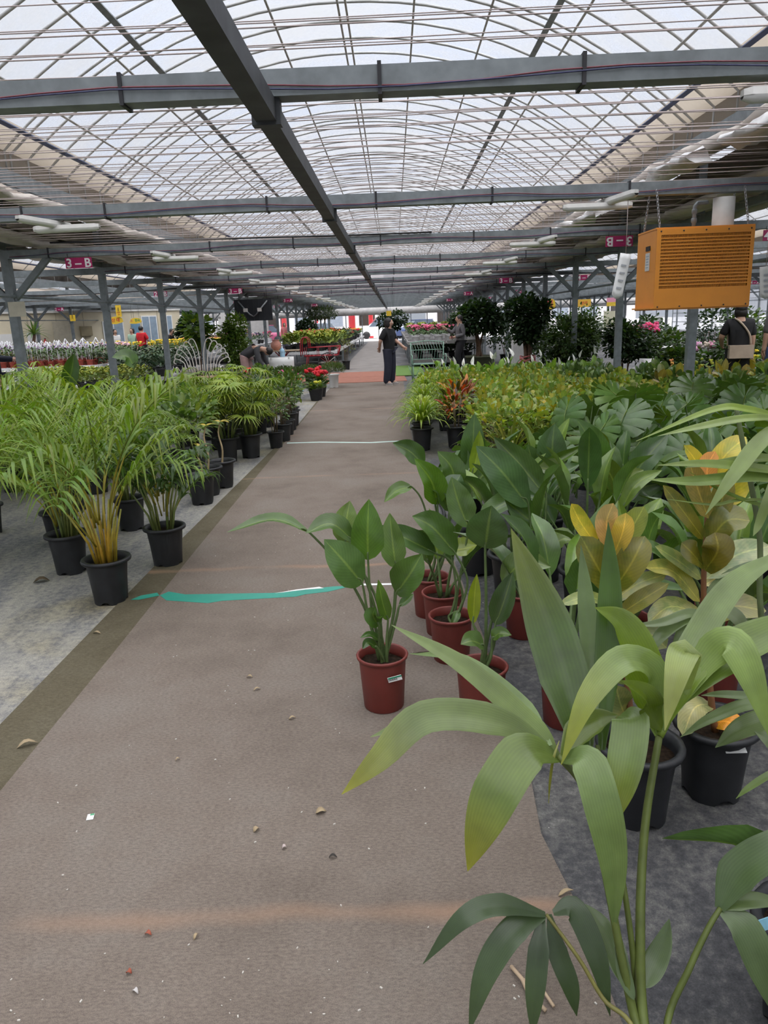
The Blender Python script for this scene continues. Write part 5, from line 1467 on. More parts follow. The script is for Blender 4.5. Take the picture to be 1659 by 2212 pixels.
def person(label, loc, rz, H=1.58, pose=None, top=(.01, .01, .012), bottom=(.012, .014, .025), shoe=(.35, .32, .3), sleeve=.55, hair='bob', head_turn=0, shirt_len=.80, lean=0, extra=None, topmat=None):
    k = H / 1.6
    J = dict(pel=V((0, 0, .86)), spi=V((0, 0, 1.04)), che=V((0, 0, 1.22)), nek=V((0, .0, 1.355)), hb=V((0, -.012, 1.425)), hm=V((0, -.02, 1.49)), ht=V((0, -.005, 1.55)),
             sL=V((.165, .005, 1.30)), sR=V((-.165, .005, 1.30)), eL=V((.20, .02, 1.05)), eR=V((-.20, .02, 1.05)), wL=V((.21, -.03, .82)), wR=V((-.21, -.03, .82)),
             hipL=V((.085, 0, .82)), hipR=V((-.085, 0, .82)), kL=V((.09, -.01, .46)), kR=V((-.09, -.01, .46)), aL=V((.09, .02, .09)), aR=V((-.09, .02, .09)), tL=V((.10, -.13, .035)), tR=V((-.10, -.13, .035)))
    for a, b in (pose or {}).items(): J[a] = V(b)
    for a in J: J[a] = J[a] * k
    names = []; Vs = []; Rs = []; Es = []
    def add(n, p, r, par=None):
        names.append(n); Vs.append(p); Rs.append(r * 1.12 * k if not isinstance(r, tuple) else (r[0] * 1.12 * k, r[1] * 1.12 * k))
        if par: Es.append((names.index(par), len(names) - 1))
    add('pel', J['pel'], (.115, .09)); add('spi', J['spi'], (.10, .08), 'pel'); add('che', J['che'], (.11, .085), 'spi'); add('nek', J['nek'], .05, 'che'); add('hb', J['hb'], (.065, .07), 'nek'); add('hm', J['hm'], (.08, .095), 'hb'); add('ht', J['ht'], (.06, .07), 'hm')
    fw = (J['hm'] - J['hb']); 
    for s in 'LR':
        add('s' + s, J['s' + s], .058, 'che'); add('e' + s, J['e' + s], .043, 's' + s); add('w' + s, J['w' + s], .028, 'e' + s)
        d = (J['w' + s] - J['e' + s]).normalized()
        h = J['w' + s] + d * .06 * k
        add('h' + s, h, (.036, .018), 'w' + s)
        sd = d.cross(V((1, .2, 0))); sd = sd.normalized() if sd.length > .1 else V((0, 1, 0))
        cu = d.cross(sd)
        for f in range(4):
            o_ = sd * ((f - 1.5) * .019 * k); L = (.07, .08, .075, .058)[f] * k
            add('f%s%d' % (s, f), h + o_ + d * .035 * k, .0095, 'h' + s)
            add('g%s%d' % (s, f), h + o_ * 1.15 + d * (.035 * k + L * .8) + cu * .022 * k, .007, 'f%s%d' % (s, f))
        add('th' + s, J['w' + s] + d * .035 * k - sd * .04 * k, .011, 'w' + s); add('tt' + s, J['w' + s] + d * .085 * k - sd * .055 * k + cu * .012, .008, 'th' + s)
        add('hip' + s, J['hip' + s], .078, 'pel'); add('k' + s, J['k' + s], .052, 'hip' + s); add('a' + s, J['a' + s], .037, 'k' + s); add('t' + s, J['t' + s], (.038, .025), 'a' + s)
    body = link('person', skin_mesh('person', Vs, Es, Rs, SKIN), None, loc, rz)
    tag(body, label, 'person')
    R0 = {n: Rs[i] for i, n in enumerate(names)}
    def grow(n, g, a=.008):
        r = R0[n]; return (r[0] * g + a, r[1] * g + a) if isinstance(r, tuple) else r * g + a
    tm = topmat or plain('shirt_cloth', top, .85, var=.12, nscale=8)
    # shirt
    sv = [J['spi'].lerp(J['pel'], 1.75 if shirt_len < .82 else 1.35) , J['spi'], J['che'], J['che'].lerp(J['nek'], .85)]
    sr = [(R0['pel'][0] * 1.42, R0['pel'][1] * 1.5), grow('spi', 1.42), grow('che', 1.36), .07 * k]
    se = [(0, 1), (1, 2), (2, 3)]
    for s in 'LR':
        i = len(sv); sv += [J['s' + s], J['e' + s]]; sr += [grow('s' + s, 1.18), grow('e' + s, 1.25)]; se += [(2, i), (i, i + 1)]
        if sleeve < 1: sv[-1] = J['s' + s].lerp(J['e' + s], sleeve + .2)
        else:
            sv.append(J['e' + s].lerp(J['w' + s], .92)); sr.append(grow('w' + s, 1.3)); se.append((i + 1, i + 2))
    link('shirt', skin_mesh('shirt', sv, se, sr, tm, root=1), body)
    bm = plain('trouser_cloth', bottom, .85, var=.12, nscale=8)
    pv = [J['pel'] + (J['spi'] - J['pel']) * .6]; prr = [grow('pel', 1.2)]; pe = []
    for s in 'LR':
        i = len(pv); pv += [J['hip' + s], J['k' + s], J['a' + s] - V((0, 0, .075 * k))]; prr += [grow('hip' + s, 1.3), grow('k' + s, 1.5, .014), grow('a' + s, 1.6, .024)]; pe += [(0, i), (i, i + 1), (i + 1, i + 2)]
    link('trousers', skin_mesh('trousers', pv, pe, prr, bm), body)
    sm = plain('shoe_leather', shoe, .6)
    for s in 'LR':
        m = MB(); a, b = J['a' + s], J['t' + s]; c = (a * .45 + b * .55); c = V((c.x, c.y, min(a.z, b.z) * .75)); dr = math.atan2(b.y - a.y, b.x - a.x)
        m.ball(c, (.125 * k, .05 * k, .042 * k), 12, 7, Matrix.Rotation(dr, 3, 'Z')); so_ = m.build('shoe', sm, body)
        m = MB(); m.ball(c - V((0, 0, .022 * k)), (.128 * k, .052 * k, .014 * k), 12, 5, Matrix.Rotation(dr, 3, 'Z')); m.build('sole', M['white_dirty'], so_)
    # head: face and hair, turned about the neck
    hc = J['hm']; ax = (J['ht'] - J['hb']).normalized()
    T = Matrix.Rotation(head_turn, 3, 'Z')
    q = ax.to_track_quat('Z', 'Y').to_matrix() if abs(ax.z) < .75 else Matrix.Identity(3)
    def hp(x, y, z): return hc + q @ (T @ V((x * k, y * k, z * k)))
    Mq = q @ T
    m = MB(); m.ball(hp(0, -.005, .0), (.078 * k, .094 * k, .105 * k), 14, 10, Mq); m.build('face', SKIN, body)
    m = MB(); m.ball(hp(0, -.098, -.015), (.012 * k, .016 * k, .022 * k), 8, 6, Mq); m.build('nose', SKIN, body)
    for s in (-1, 1):
        m = MB(); m.ball(hp(s * .030, -.086, .008), (.013 * k, .008 * k, .007 * k), 8, 6, Mq); m.build('eye', EYE_M, body)
        m = MB(); m.ball(hp(s * .079, .005, -.005), (.01 * k, .018 * k, .028 * k), 8, 6, Mq); m.build('ear', SKIN, body)
    m = MB(); m.ball(hp(0, -.086, -.052), (.022 * k, .008 * k, .007 * k), 8, 6, Mq); m.build('mouth', LIP, body)
    m = MB()
    m.ball(hp(0, .018, .028), (.092 * k, .100 * k, .098 * k), 16, 10, Mq)
    if hair == 'bob':
        m.ball(hp(0, .04, -.035), (.095 * k, .075 * k, .085 * k), 14, 8, Mq)
        for s in (-1, 1): m.ball(hp(s * .068, .02, -.03), (.026 * k, .058 * k, .085 * k), 12, 8, Mq)
    else:
        m.ball(hp(0, .045, -.01), (.08 * k, .06 * k, .06 * k), 12, 8, Mq)
    m.build('hair', HAIR, body)
    if extra: extra(body, J, k)
    return body

def specs(body, J, k):
    m = MB(); hc = J['hm']; T = Matrix.Rotation(-1.15, 3, 'Z').inverted()
    T = Matrix.Rotation(.35, 3, 'Z')
    for s in (-1, 1):
        m.tube([hc + T @ V(((s * .032 + .024 * math.cos(a)) * k, -.098 * k, (.006 + .018 * math.sin(a)) * k)) for a in [2 * PI * i / 12 for i in range(13)]], .0025, 4, False)
        m.tube([hc + T @ V((s * .056 * k, -.098 * k, .008 * k)), hc + T @ V((s * .08 * k, .01 * k, .012 * k))], .0025, 4)
    m.build('spectacles', M['steelwhite'], body)
person('person in black t-shirt and navy trousers standing on the aisle carpet', (-.13, 18.3, .014), 1.05, 1.57, {'eR': (-.26, .09, 1.06), 'wR': (-.12, .20, .90), 'eL': (.22, -.06, 1.06), 'wL': (.20, -.28, .92), 'kL': (.10, -.02, .46), 'aR': (-.10, .05, .09), 'tR': (-.13, -.10, .035)},
       (.008, .008, .009), (.018, .02, .036), (.30, .27, .25), .75, 'bob', .35, .78, extra=specs)
def slip(body, J, k):
    m = MB(); m.box(J['wL'] + V((0, -.08, .0)), (.10, .02, .07)); m.build('purse', plain('wine_leather', (.16, .02, .03), .5), body, False)
person('person in grey sweater pointing beside the round-headed tree', (1.9, 22, 0), -1.35, 1.60, {'eR': (-.24, -.16, 1.10), 'wR': (-.20, -.36, 1.24), 'eL': (.20, .06, 1.06), 'wL': (.10, -.20, 1.0), 'kL': (.1, -.12, .47), 'aL': (.1, .02, .09), 'kR': (-.09, .06, .46), 'aR': (-.09, .22, .12), 'tR': (-.09, .10, .04)},
       (.13, .125, .13), (.010, .010, .012), (.05, .05, .05), 1.2, 'short', -.1, .84, extra=slip)
person('person in charcoal shirt and pink trousers bending over near the weeping fig', (-3.55, 18.6, 0), 1.35, 1.55, {'pel': (0, .16, .84), 'spi': (0, .02, .98), 'che': (0, -.20, 1.04), 'nek': (0, -.34, 1.0), 'hb': (0, -.42, .97), 'hm': (0, -.48, .94), 'ht': (0, -.54, .91), 'sL': (.16, -.24, 1.03), 'sR': (-.16, -.24, 1.03), 'eL': (.2, -.28, .78), 'eR': (-.2, -.28, .78), 'wL': (.16, -.40, .56), 'wR': (-.16, -.40, .56), 'hipL': (.085, .15, .80), 'hipR': (-.085, .15, .80), 'kL': (.1, .08, .46), 'kR': (-.1, .12, .46), 'aL': (.1, .1, .09), 'aR': (-.1, .16, .09), 'tL': (.1, -.05, .035), 'tR': (-.1, 0, .035)},
       (.055, .055, .06), (.42, .27, .25), (.1, .1, .1), 1.2, 'short', 0, .84)
person('person in red shirt among the flower tables of the left bay', (-10.15, 30.5, 0), 2.8, 1.66, {'eL': (.24, -.06, 1.06), 'wL': (.12, -.26, 1.0), 'eR': (-.24, -.06, 1.06), 'wR': (-.12, -.26, 1.0)}, (.55, .012, .02), (.012, .012, .015), (.05, .05, .05), .7, 'short')
person('person in pale green top facing the person in red', (-10.75, 31.2, 0), -.3, 1.6, None, (.35, .5, .38), (.03, .03, .04), (.1, .1, .1), .6, 'bob')
person('person in white top by the cream wall', (-11.7, 31.8, 0), .8, 1.58, None, (.7, .68, .66), (.1, .1, .14), (.1, .1, .1), .6, 'bob')
person('person in dark patterned jacket leaning over the flower tables', (-9.15, 30.8, 0), 1.2, 1.55, {'che': (0, -.08, 1.2), 'nek': (0, -.13, 1.33), 'hb': (0, -.17, 1.39), 'hm': (0, -.2, 1.45), 'ht': (0, -.2, 1.51), 'sL': (.16, -.08, 1.27), 'sR': (-.16, -.08, 1.27), 'wL': (.18, -.35, .9), 'wR': (-.18, -.35, .9)}, (.03, .03, .035), (.04, .05, .08), (.1, .1, .1), 1.2, 'short')
def glove(body, J, k):
    m = MB(); m.ball(J['wL'] + V((0, -.07, 0)), (.05, .09, .05)); m.build('pink_glove', plain('pink_rubber', (.62, .06, .16), .5), body)
person('person in dark navy top at the left edge by the nearest post', (-6.98, 13.0, 0), 2.2, 1.62, {'eL': (.26, -.12, 1.12), 'wL': (.2, -.40, 1.10)}, (.010, .013, .026), (.02, .025, .05), (.1, .1, .1), 1.2, 'short', extra=glove)
def bag(body, J, k):
    m = MB(); m.box((0, .15, .86), (.36, .10, .20)); m.build('bag', plain('beige_canvas', (.42, .33, .25), .8), body, False)
    m = MB(); m.tube(catmull([(-.15, .13, .95), (-.10, .13, 1.15), (.08, .06, 1.36), (.14, -.08, 1.25), (.16, 0, .95)], 16), .016, 6); m.build('bag_strap', plain('beige_strap', (.42, .33, .25), .8), body)
person('person in black t-shirt with beige bag beyond the right bed', (5.45, 12.1, 0), 3.0, 1.60, {'eL': (.26, -.02, 1.08), 'wL': (.2, -.2, .98)}, (.007, .007, .008), (.012, .012, .014), (.05, .05, .05), .7, 'bob', extra=bag)
person('person in grey top and jeans at the right edge', (6.15, 12.2, 0), 2.9, 1.66, None, (.10, .095, .09), (.05, .09, .2), (.1, .1, .1), .8, 'short')
person('person in teal coat bending at the far end of the left posts', (-5.85, 50, 0), -1.0, 1.6, {'che': (0, -.15, 1.15), 'nek': (0, -.24, 1.25), 'hb': (0, -.3, 1.29), 'hm': (0, -.34, 1.33), 'ht': (0, -.36, 1.39), 'sL': (.16, -.16, 1.22), 'sR': (-.16, -.16, 1.22), 'wL': (.18, -.4, .85), 'wR': (-.18, -.4, .85)}, (.015, .20, .26), (.03, .03, .05), (.1, .1, .1), 1.2, 'short')
person('person in pink jacket far off behind the red cart', (-6.6, 46, 0), .4, 1.58, None, (.62, .2, .2), (.1, .1, .14), (.1, .1, .1), 1.2, 'bob')
person('person in olive top seated level with the dark board', (-7.3, 38, 0), .9, 1.5, None, (.2, .19, .12), (.03, .03, .04), (.1, .1, .1), 1.2, 'short')

# ------------------------------------------------------------------ flower tables
def table(name, label, x0, x1, y0, y1, z, tray=(.68, .68, .68), legs=True):
    t = thing(name, label, 'table', ((x0 + x1) / 2, (y0 + y1) / 2, 0))
    w_, d_ = x1 - x0, y1 - y0
    m = MB(tray); m.box((0, 0, z - .02), (w_, d_, .03)); m.build('top', M['paint'], t, False)
    n = max(1, int(round(d_ / 1.5))); rim = MB(tray); rim.box((0, 0, 0), (.03, d_ / n - .03, .10)); rim = rim.mesh('tray_edge', M['paint'], False)
    for k in range(n):
        for s in (-1, 1): link('tray_edge', rim, t, (s * w_ / 2, -d_ / 2 + (k + .5) * d_ / n, z))
    n = max(1, int(round(w_ / 1.2))); rim = MB(tray); rim.box((0, 0, 0), (w_ / n - .03, .03, .10)); rim = rim.mesh('tray_edge', M['paint'], False)
    for k in range(n): link('tray_edge', rim, t, (-w_ / 2 + (k + .5) * w_ / n, -d_ / 2, z))
    lg = MB(); lg.box((0, 0, (z - .03) / 2), (.04, .04, z - .03)); lg = lg.mesh('leg', M['galv'], False)
    for sx in (-1, 1):
        for k in range(max(2, int(d_ / 2.5) + 1)): link('leg', lg, t, (sx * (w_ / 2 - .06), -d_ / 2 + .06 + (d_ - .12) * k / (max(2, int(d_ / 2.5) + 1) - 1), 0))
    return t
FC = {}
def flower_proto(key, pot, leafc, flc, nl, nf, h, R, fs, cage=False):
    m = MB(); r = random.Random(len(FC) + 5)
    m.col = pot; m.lathe([(.045, 0), (.06, .095), (.066, .1), (.066, .115), (.055, .11)], 10)
    for k in range(nl):
        a = r.uniform(0, 6.28); q = R * math.sqrt(r.random()); z = .12 + h * r.uniform(.05, .85)
        c = V((q * math.cos(a), q * math.sin(a), z)); d = V((math.cos(a), math.sin(a), r.uniform(.1, 1))).normalized()
        m.leaf([c, c + d * .05, c + d * .09], .018, (r.uniform(-.5, .5), r.uniform(-.5, .5), 1), 'ell', 3, .2, 3, jit(leafc, r, .25))
    for k in range(nf):
        a = r.uniform(0, 6.28); q = R * math.sqrt(r.random()); z = .12 + h * r.uniform(.75, 1.1)
        m.col = jit(flc[r.randrange(len(flc))], r, .12); m.ball((q * math.cos(a), q * math.sin(a), z), (fs, fs, fs * .7), 6, 4)
    if cage:
        m.col = (.7, .7, .72)
        for k in range(4):
            a = PI / 2 * k + .4; m.tube([(.05 * math.cos(a), .05 * math.sin(a), .1), (.06 * math.cos(a), .06 * math.sin(a), .12 + h * .9), (0, 0, .12 + h * 1.25)], .006, 4)
    FC[key] = m.mesh('potted_flower', M['paint'])
RP, BP, WP = (.30, .05, .03), (.02, .02, .02), (.6, .6, .6)
flower_proto('orchid', RP, (.10, .17, .05), [(.55, .42, .60), (.70, .62, .72), (.4, .2, .42)], 26, 8, .26, .07, .016, True)
flower_proto('yellow', WP, (.09, .16, .03), [(.80, .50, .02), (.85, .62, .05)], 24, 12, .17, .08, .024)
flower_proto('pink', WP, (.08, .15, .04), [(.68, .10, .22), (.72, .22, .32)], 24, 12, .17, .09, .026)
flower_proto('palepink', WP, (.09, .16, .05), [(.72, .38, .44), (.75, .55, .58)], 24, 11, .17, .09, .024)
flower_proto('salmon', WP, (.09, .15, .04), [(.78, .25, .10), (.72, .36, .22)], 24, 10, .16, .09, .022)
flower_proto('purple', BP, (.07, .10, .07), [(.20, .12, .32), (.12, .10, .25)], 26, 8, .15, .09, .02)
flower_proto('white', WP, (.10, .17, .05), [(.75, .74, .66), (.7, .7, .6)], 24, 9, .12, .08, .018)
flower_proto('lime', BP, (.20, .26, .03), [(.42, .42, .05), (.30, .34, .04)], 50, 10, .18, .10, .018)
flower_proto('limered', BP, (.15, .22, .03), [(.55, .10, .03), (.4, .3, .05)], 50, 8, .2, .10, .02)
flower_proto('darkgreen', BP, (.05, .09, .035), [(.10, .14, .05)], 60, 2, .2, .10, .015)
flower_proto('redflower', BP, (.07, .13, .04), [(.60, .02, .03), (.5, .03, .05)], 26, 9, .17, .09, .026)
COLN = {'orchid': 'orchid in a white wire cage', 'yellow': 'yellow-flowered pot', 'pink': 'deep pink flowered pot', 'palepink': 'pale pink flowered pot', 'salmon': 'salmon flowered pot', 'purple': 'purple-blue flowered pot', 'white': 'small white flowered pot', 'lime': 'lime-leaved pot', 'limered': 'lime-leaved pot with red tips', 'darkgreen': 'dark green leafy pot', 'redflower': 'red flowered pot'}
def fill(where, key, x0, x1, y0, y1, z, sx, sy, sc=1.2, jitter=.03):
    r = random.Random(hash((key, round(x0, 2), round(y0, 2))) & 0xffff)
    nx = max(1, int((x1 - x0) / sx)); ny = max(1, int((y1 - y0) / sy))
    for i in range(nx):
        for j in range(ny):
            FL.append((key, V((x0 + (i + .5) * (x1 - x0) / nx + r.uniform(-jitter, jitter), y0 + (j + .5) * (y1 - y0) / ny + r.uniform(-jitter, jitter), z)), r.uniform(0, 6), sc * r.uniform(.9, 1.1), where))
FL = []
def place_flowers():
    """the 290 pots that show largest are things, the small rest is one mass"""
    FL.sort(key=lambda q: -q[3] / (q[1] - EYE).length)
    for key, p, rz, s, where in FL[:290]:
        o = link('potted_flower', FC[key], None, p, rz); o.scale = (s, s, s)
        tag(o, '%s on the %s' % (COLN[key], where), 'potted flower', '%ss on the %s' % (COLN[key], where))
    m = MB()
    for key, p, rz, s, where in FL[290:]:
        me = FC[key]; b0 = len(m.v); c_, s_ = math.cos(rz) * s, math.sin(rz) * s
        cols = [0.0] * (4 * len(me.vertices)); me.attributes['Col'].data.foreach_get('color', cols)
        for i, v in enumerate(me.vertices):
            m.v.append((p.x + v.co.x * c_ - v.co.y * s_, p.y + v.co.x * s_ + v.co.y * c_, p.z + v.co.z * s)); m.c.append(tuple(cols[4 * i:4 * i + 3])); m.u.append((0, 0, 0))
        for q in me.polygons: m.f.append(tuple(b0 + k for k in q.vertices)); m.m.append(0)
    tag(m.build('distant_flowers', M['paint']), 'far-off potted flowers massed on the distant tables', 'flowers', None, 'stuff')
# left bay
table('flower_table', 'white flower table holding caged orchids in the left bay', -11.4, -7.95, 20.0, 21.6, .62)
fill('orchid table in the left bay', 'orchid', -11.2, -8.1, 20.05, 21.5, .64, .24, .36, 1.5)
fill('left end of the orchid table', 'pink', -11.9, -11.4, 20.2, 21.5, .62, .25, .4, 1.4)
table('flower_table', 'white flower table of pink and yellow pots behind the orchids', -11.6, -8.4, 23.6, 26.0, .66)
fill('table behind the orchids', 'palepink', -11.4, -8.5, 23.7, 24.6, .68, .32, .42, 1.5)
fill('table behind the orchids', 'yellow', -11.4, -8.5, 24.7, 25.9, .68, .36, .5, 1.5)
table('flower_table', 'long white flower table of yellow pots right of the orchids', -8.1, -5.9, 24.0, 30.0, .66)
fill('long table right of the orchids', 'yellow', -8.0, -6.0, 24.1, 26.8, .68, .36, .42, 1.5)
fill('long table right of the orchids', 'salmon', -8.0, -6.0, 27.0, 29.8, .68, .4, .55, 1.5)
table('flower_table', 'far white flower table of pink and purple pots in the left bay', -8.8, -5.7, 31.5, 38, .68)
fill('far table in the left bay', 'palepink', -8.7, -5.8, 31.6, 33.6, .7, .42, .6, 1.6)
fill('far table in the left bay', 'purple', -8.7, -5.8, 33.8, 35.4, .7, .5, .7, 1.6)
fill('far table in the left bay', 'pink', -8.7, -5.8, 35.6, 37.6, .7, .5, .7, 1.6)
table('low_bench', 'low white bench of bedding plants past the nearest left posts', -9.2, -5.4, 15.0, 17.4, .34)
fill('low bench past the nearest left posts', 'lime', -7.6, -5.5, 15.1, 17.2, .36, .26, .42, 1.3)
fill('left part of the low bench', 'white', -9.1, -7.7, 15.1, 17.2, .36, .3, .5, 1.2)
table('low_bench', 'low grey bench of dark foliage beside the fourth left post', -8.6, -5.6, 20.2, 23.4, .40, (.45, .45, .45))
fill('low grey bench of the left bay', 'darkgreen', -8.5, -5.7, 20.3, 23.3, .42, .45, .7, 1.7)
table('low_bench', 'low grey bench before the peacock bench', -6.9, -5.3, 17.6, 19.9, .40, (.45, .45, .45))
fill('low grey bench before the peacock bench', 'darkgreen', -6.8, -5.4, 17.7, 19.8, .42, .4, .6, 1.6)
table('low_bench', 'low white bench behind the bedding plants', -10.4, -6.0, 18.0, 19.4, .36)
fill('low bench behind the bedding plants', 'white', -10.3, -6.1, 18.1, 19.3, .38, .4, .5, 1.2)
# left side of the aisle beyond the carpet
for k, (y0, y1, keys) in enumerate(((26.5, 30.5, ('lime', 'limered')), (31, 35.5, ('lime', 'darkgreen')), (36, 41, ('lime', 'redflower')), (41.5, 46, ('darkgreen', 'redflower')), (46.5, 52, ('redflower', 'yellow')))):
    nm = ['first', 'second', 'third', 'fourth', 'last'][k]
    table('flower_table', '%s planted table along the left of the far aisle' % nm, -4.0, -2.05, y0, y1, .52)
    ym = (y0 + y1) / 2
    fill('%s table along the far aisle' % nm, keys[0], -3.9, -2.1, y0 + .1, ym, .54, .36, .5, 2.1 if k < 2 else 1.6)
    fill('%s table along the far aisle' % nm, keys[1], -3.9, -2.1, ym, y1 - .1, .54, .36, .5, 2.1 if k < 2 else 1.6)
# right side of the aisle
for k, (y0, y1, z, key, sc) in enumerate(((24.5, 27.0, .78, 'pink', 1.6), (27.8, 30.5, .78, 'pink', 1.5), (31.5, 35, .8, 'palepink', 1.5), (36, 40, .8, 'lime', 1.6), (41, 48, .8, 'white', 1.5))):
    nm = ['first', 'second', 'third', 'fourth', 'last'][k]
    table('low_shelf', '%s low shelf of foliage under a flower rack right of the far aisle' % nm, .55, 2.8, y0 + .15, y1 - .15, .22, (.22, .21, .20))
    fill('%s low shelf right of the far aisle' % nm, 'darkgreen', .6, 2.75, y0 + .2, y1 - .2, .24, .5, .9, 1.6)
    table('flower_rack', '%s grey flower rack right of the far aisle' % nm, .45, 2.9, y0, y1, z, (.32, .31, .30))
    fill('%s rack right of the far aisle' % nm, key, .5, 2.85, y0 + .1, y1 - .1, z + .02, .36 if k < 2 else .5, .5 if k < 2 else .8, sc)
place_flowers()
# ------------------------------------------------------------------ trees and big shrubs
def tree(name, label, loc, crown, trunk, pot, cols, n, ll, lw, seed, potcol=(.02, .02, .022), shape='ell', trunkcol=(.14, .10, .07), group=None, balls=None, tr=.05):
    t = thing(name, label, 'potted tree', loc, 0, group)
    pr_, ph_ = pot
    m = MB(potcol); m.lathe([(pr_ * .75, 0), (pr_ * .95, ph_ * .9), (pr_ * 1.03, ph_ * .92), (pr_ * 1.03, ph_), (pr_ * .93, ph_), (pr_ * .9, ph_ * .85)], 20); m.build('pot', M['paint'], t)
    m = MB(); m.lathe([(.01, ph_ * .86), (pr_ * .92, ph_ * .85)], 16); m.build('soil', M['soil'], t)
    r = random.Random(seed); m = MB(trunkcol)
    R, z0, z1 = crown
    for k in range(trunk):
        a = 6.28 * k / trunk; q = .05 * trunk ** .5
        m.tube(catmull([(q * math.cos(a), q * math.sin(a), ph_ * .8), (q * .6 * math.cos(a + .6), q * .6 * math.sin(a + .6), (z0 + ph_) / 2), (R * .3 * math.cos(a), R * .3 * math.sin(a), z0 + (z1 - z0) * .45)], 8), [tr * (1.1 - .7 * i / 8) for i in range(9)], 7)
    m.build('trunk', M['bark'], t)
    m = MB()
    balls = balls or [(0, 0, (z0 + z1) / 2, R, (z1 - z0) / 2)]
    tot = sum(b[3] ** 2 for b in balls)
    for bx, by, bz, br, bh in balls:
        for k in range(int(n * 2.0 * br * br / tot)):
            a = r.uniform(0, 6.283); ph = math.acos(r.uniform(-.85, 1)); q = r.uniform(.12, 1) ** .45 * (1 + .12 * math.sin(a * 4 + bx * 9) * math.sin(ph * 5))
            d = V((math.sin(ph) * math.cos(a), math.sin(ph) * math.sin(a), math.cos(ph)))
            c = V((bx + d.x * br * q, by + d.y * br * q, bz + d.z * bh * q))
            dr = (d + V((r.uniform(-.8, .8), r.uniform(-.8, .8), r.uniform(-.9, .3)))).normalized(); l = ll * r.uniform(.7, 1.2)
            m.leaf([c, c + dr * l], lw * r.uniform(.8, 1.2), (r.uniform(-.5, .5), r.uniform(-.5, .5), 1), shape, 3, .2, 3, jit(cols[r.randrange(len(cols))], r, .2))
    o = m.build('foliage', M['leaf_far'], t); o['kind'] = 'stuff'
    return t
DG = [(.018, .042, .022), (.026, .055, .026), (.014, .033, .018)]
MG = [(.035, .07, .022), (.05, .09, .028), (.028, .055, .02)]
tree('round_headed_ficus', 'round-headed dark ficus tree in an olive bowl behind the person in grey', (2.62, 23.6, 0), (.88, 1.0, 2.02), 3, (.55, .36), DG, 1700, .13, .04, 1, (.14, .15, .09), balls=[(0, 0, 1.45, .86, .5), (-.55, 0, 1.3, .45, .33), (.55, .1, 1.3, .45, .33), (0, 0, 1.75, .56, .28)])
t2 = tree('pink_tied_ficus', 'dark ficus tree with pink-tied roots in a wide black pot', (2.98, 17.0, 0), (.5, .95, 2.0), 4, (.40, .42), DG, 1500, .10, .032, 2, balls=[(-.02, 0, 1.5, .46, .48), (-.3, 0, 1.65, .25, .25), (.25, 0, 1.6, .3, .3), (0, 0, 1.15, .35, .25)], tr=.06)
m = MB((.62, .16, .16))
for z in (.48, .53, .58, .63): m.tube([(.17 * math.cos(a), .17 * math.sin(a), z + .02 * math.sin(3 * a + z * 40)) for a in [2 * PI * k / 16 for k in range(17)]], .013, 5, False)
for k in range(4): a = k * 1.57 + .5; m.tube([(.17 * math.cos(a), .17 * math.sin(a), .55), (.38 * math.cos(a), .38 * math.sin(a), .43)], .011, 5)
m.build('pink_ties', M['paint'], t2)
tree('maple_shrub', 'spreading green shrub behind the second right post', (3.75, 16.2, 0), (.68, .4, 1.5), 5, (.25, .3), MG, 1500, .09, .028, 3, balls=[(0, 0, 1.0, .62, .48), (-.35, .1, .8, .35, .35), (.3, 0, 1.2, .35, .3), (.1, -.2, .6, .4, .3)], tr=.02)
tree('dark_shrub', 'dark rounded shrub right of the second right post', (4.62, 15.2, 0), (.52, .4, 1.38), 4, (.22, .3), DG + MG[:1], 1200, .08, .028, 4, balls=[(0, 0, .98, .5, .38), (-.2, 0, 1.15, .3, .22), (.2, 0, .8, .35, .3)], tr=.02)
tree('weeping_fig', 'column-shaped weeping fig beside the fifth left post', (-4.05, 19.3, 0), (.42, .35, 1.85), 2, (.22, .3), [(.075, .13, .025), (.055, .10, .022), (.09, .15, .03)], 1700, .085, .022, 5, balls=[(0, 0, 1.0, .40, .55), (.05, 0, 1.5, .3, .35), (-.15, 0, 1.35, .25, .3), (.1, 0, .8, .3, .4)], tr=.03)
tree('fiddle_leaf_tree', 'dark large-leaved tree behind the peacock bench', (-8.2, 30.75, 0), (.5, .9, 2.1), 1, (.22, .3), DG, 500, .2, .06, 6, balls=[(0, 0, 1.55, .45, .5), (-.3, 0, 1.3, .3, .3)], tr=.03)
tree('lime_leaf_tree', 'slim tree with big lime leaves beside the fourth left post', (-5.3, 20.5, 0), (.4, 1.0, 1.85), 1, (.2, .3), [(.14, .22, .03), (.07, .13, .04)], 120, .22, .08, 7, balls=[(0, 0, 1.5, .4, .35), (.25, 0, 1.25, .3, .3)], tr=.025)
tree('indoor_tree', 'dark potted tree before the end doors', (-.05, 46, 0), (.9, 1.0, 2.0), 2, (.3, .5), DG, 700, .16, .05, 8, balls=[(-.5, 0, 1.45, .5, .45), (.35, 0, 1.6, .6, .45), (0, 0, 1.2, .5, .3)], tr=.04)
tree('standard_bush', 'round dark bush on the planted tables at the far left', (-4.1, 35.75, .0), (.6, 1.0, 1.9), 1, (.22, .5), DG, 500, .12, .04, 9, balls=[(0, 0, 1.35, .5, .35)], tr=.03)
tree('hanging_foliage', 'feathery dark tree near the roof at the far left posts', (-3.9, 41.25, 0), (.9, 1.6, 2.3), 1, (.25, .5), [(.05, .075, .05), (.04, .06, .04)], 500, .16, .03, 10, balls=[(0, 0, 2.0, .9, .35)], tr=.03)
rt = random.Random(9)
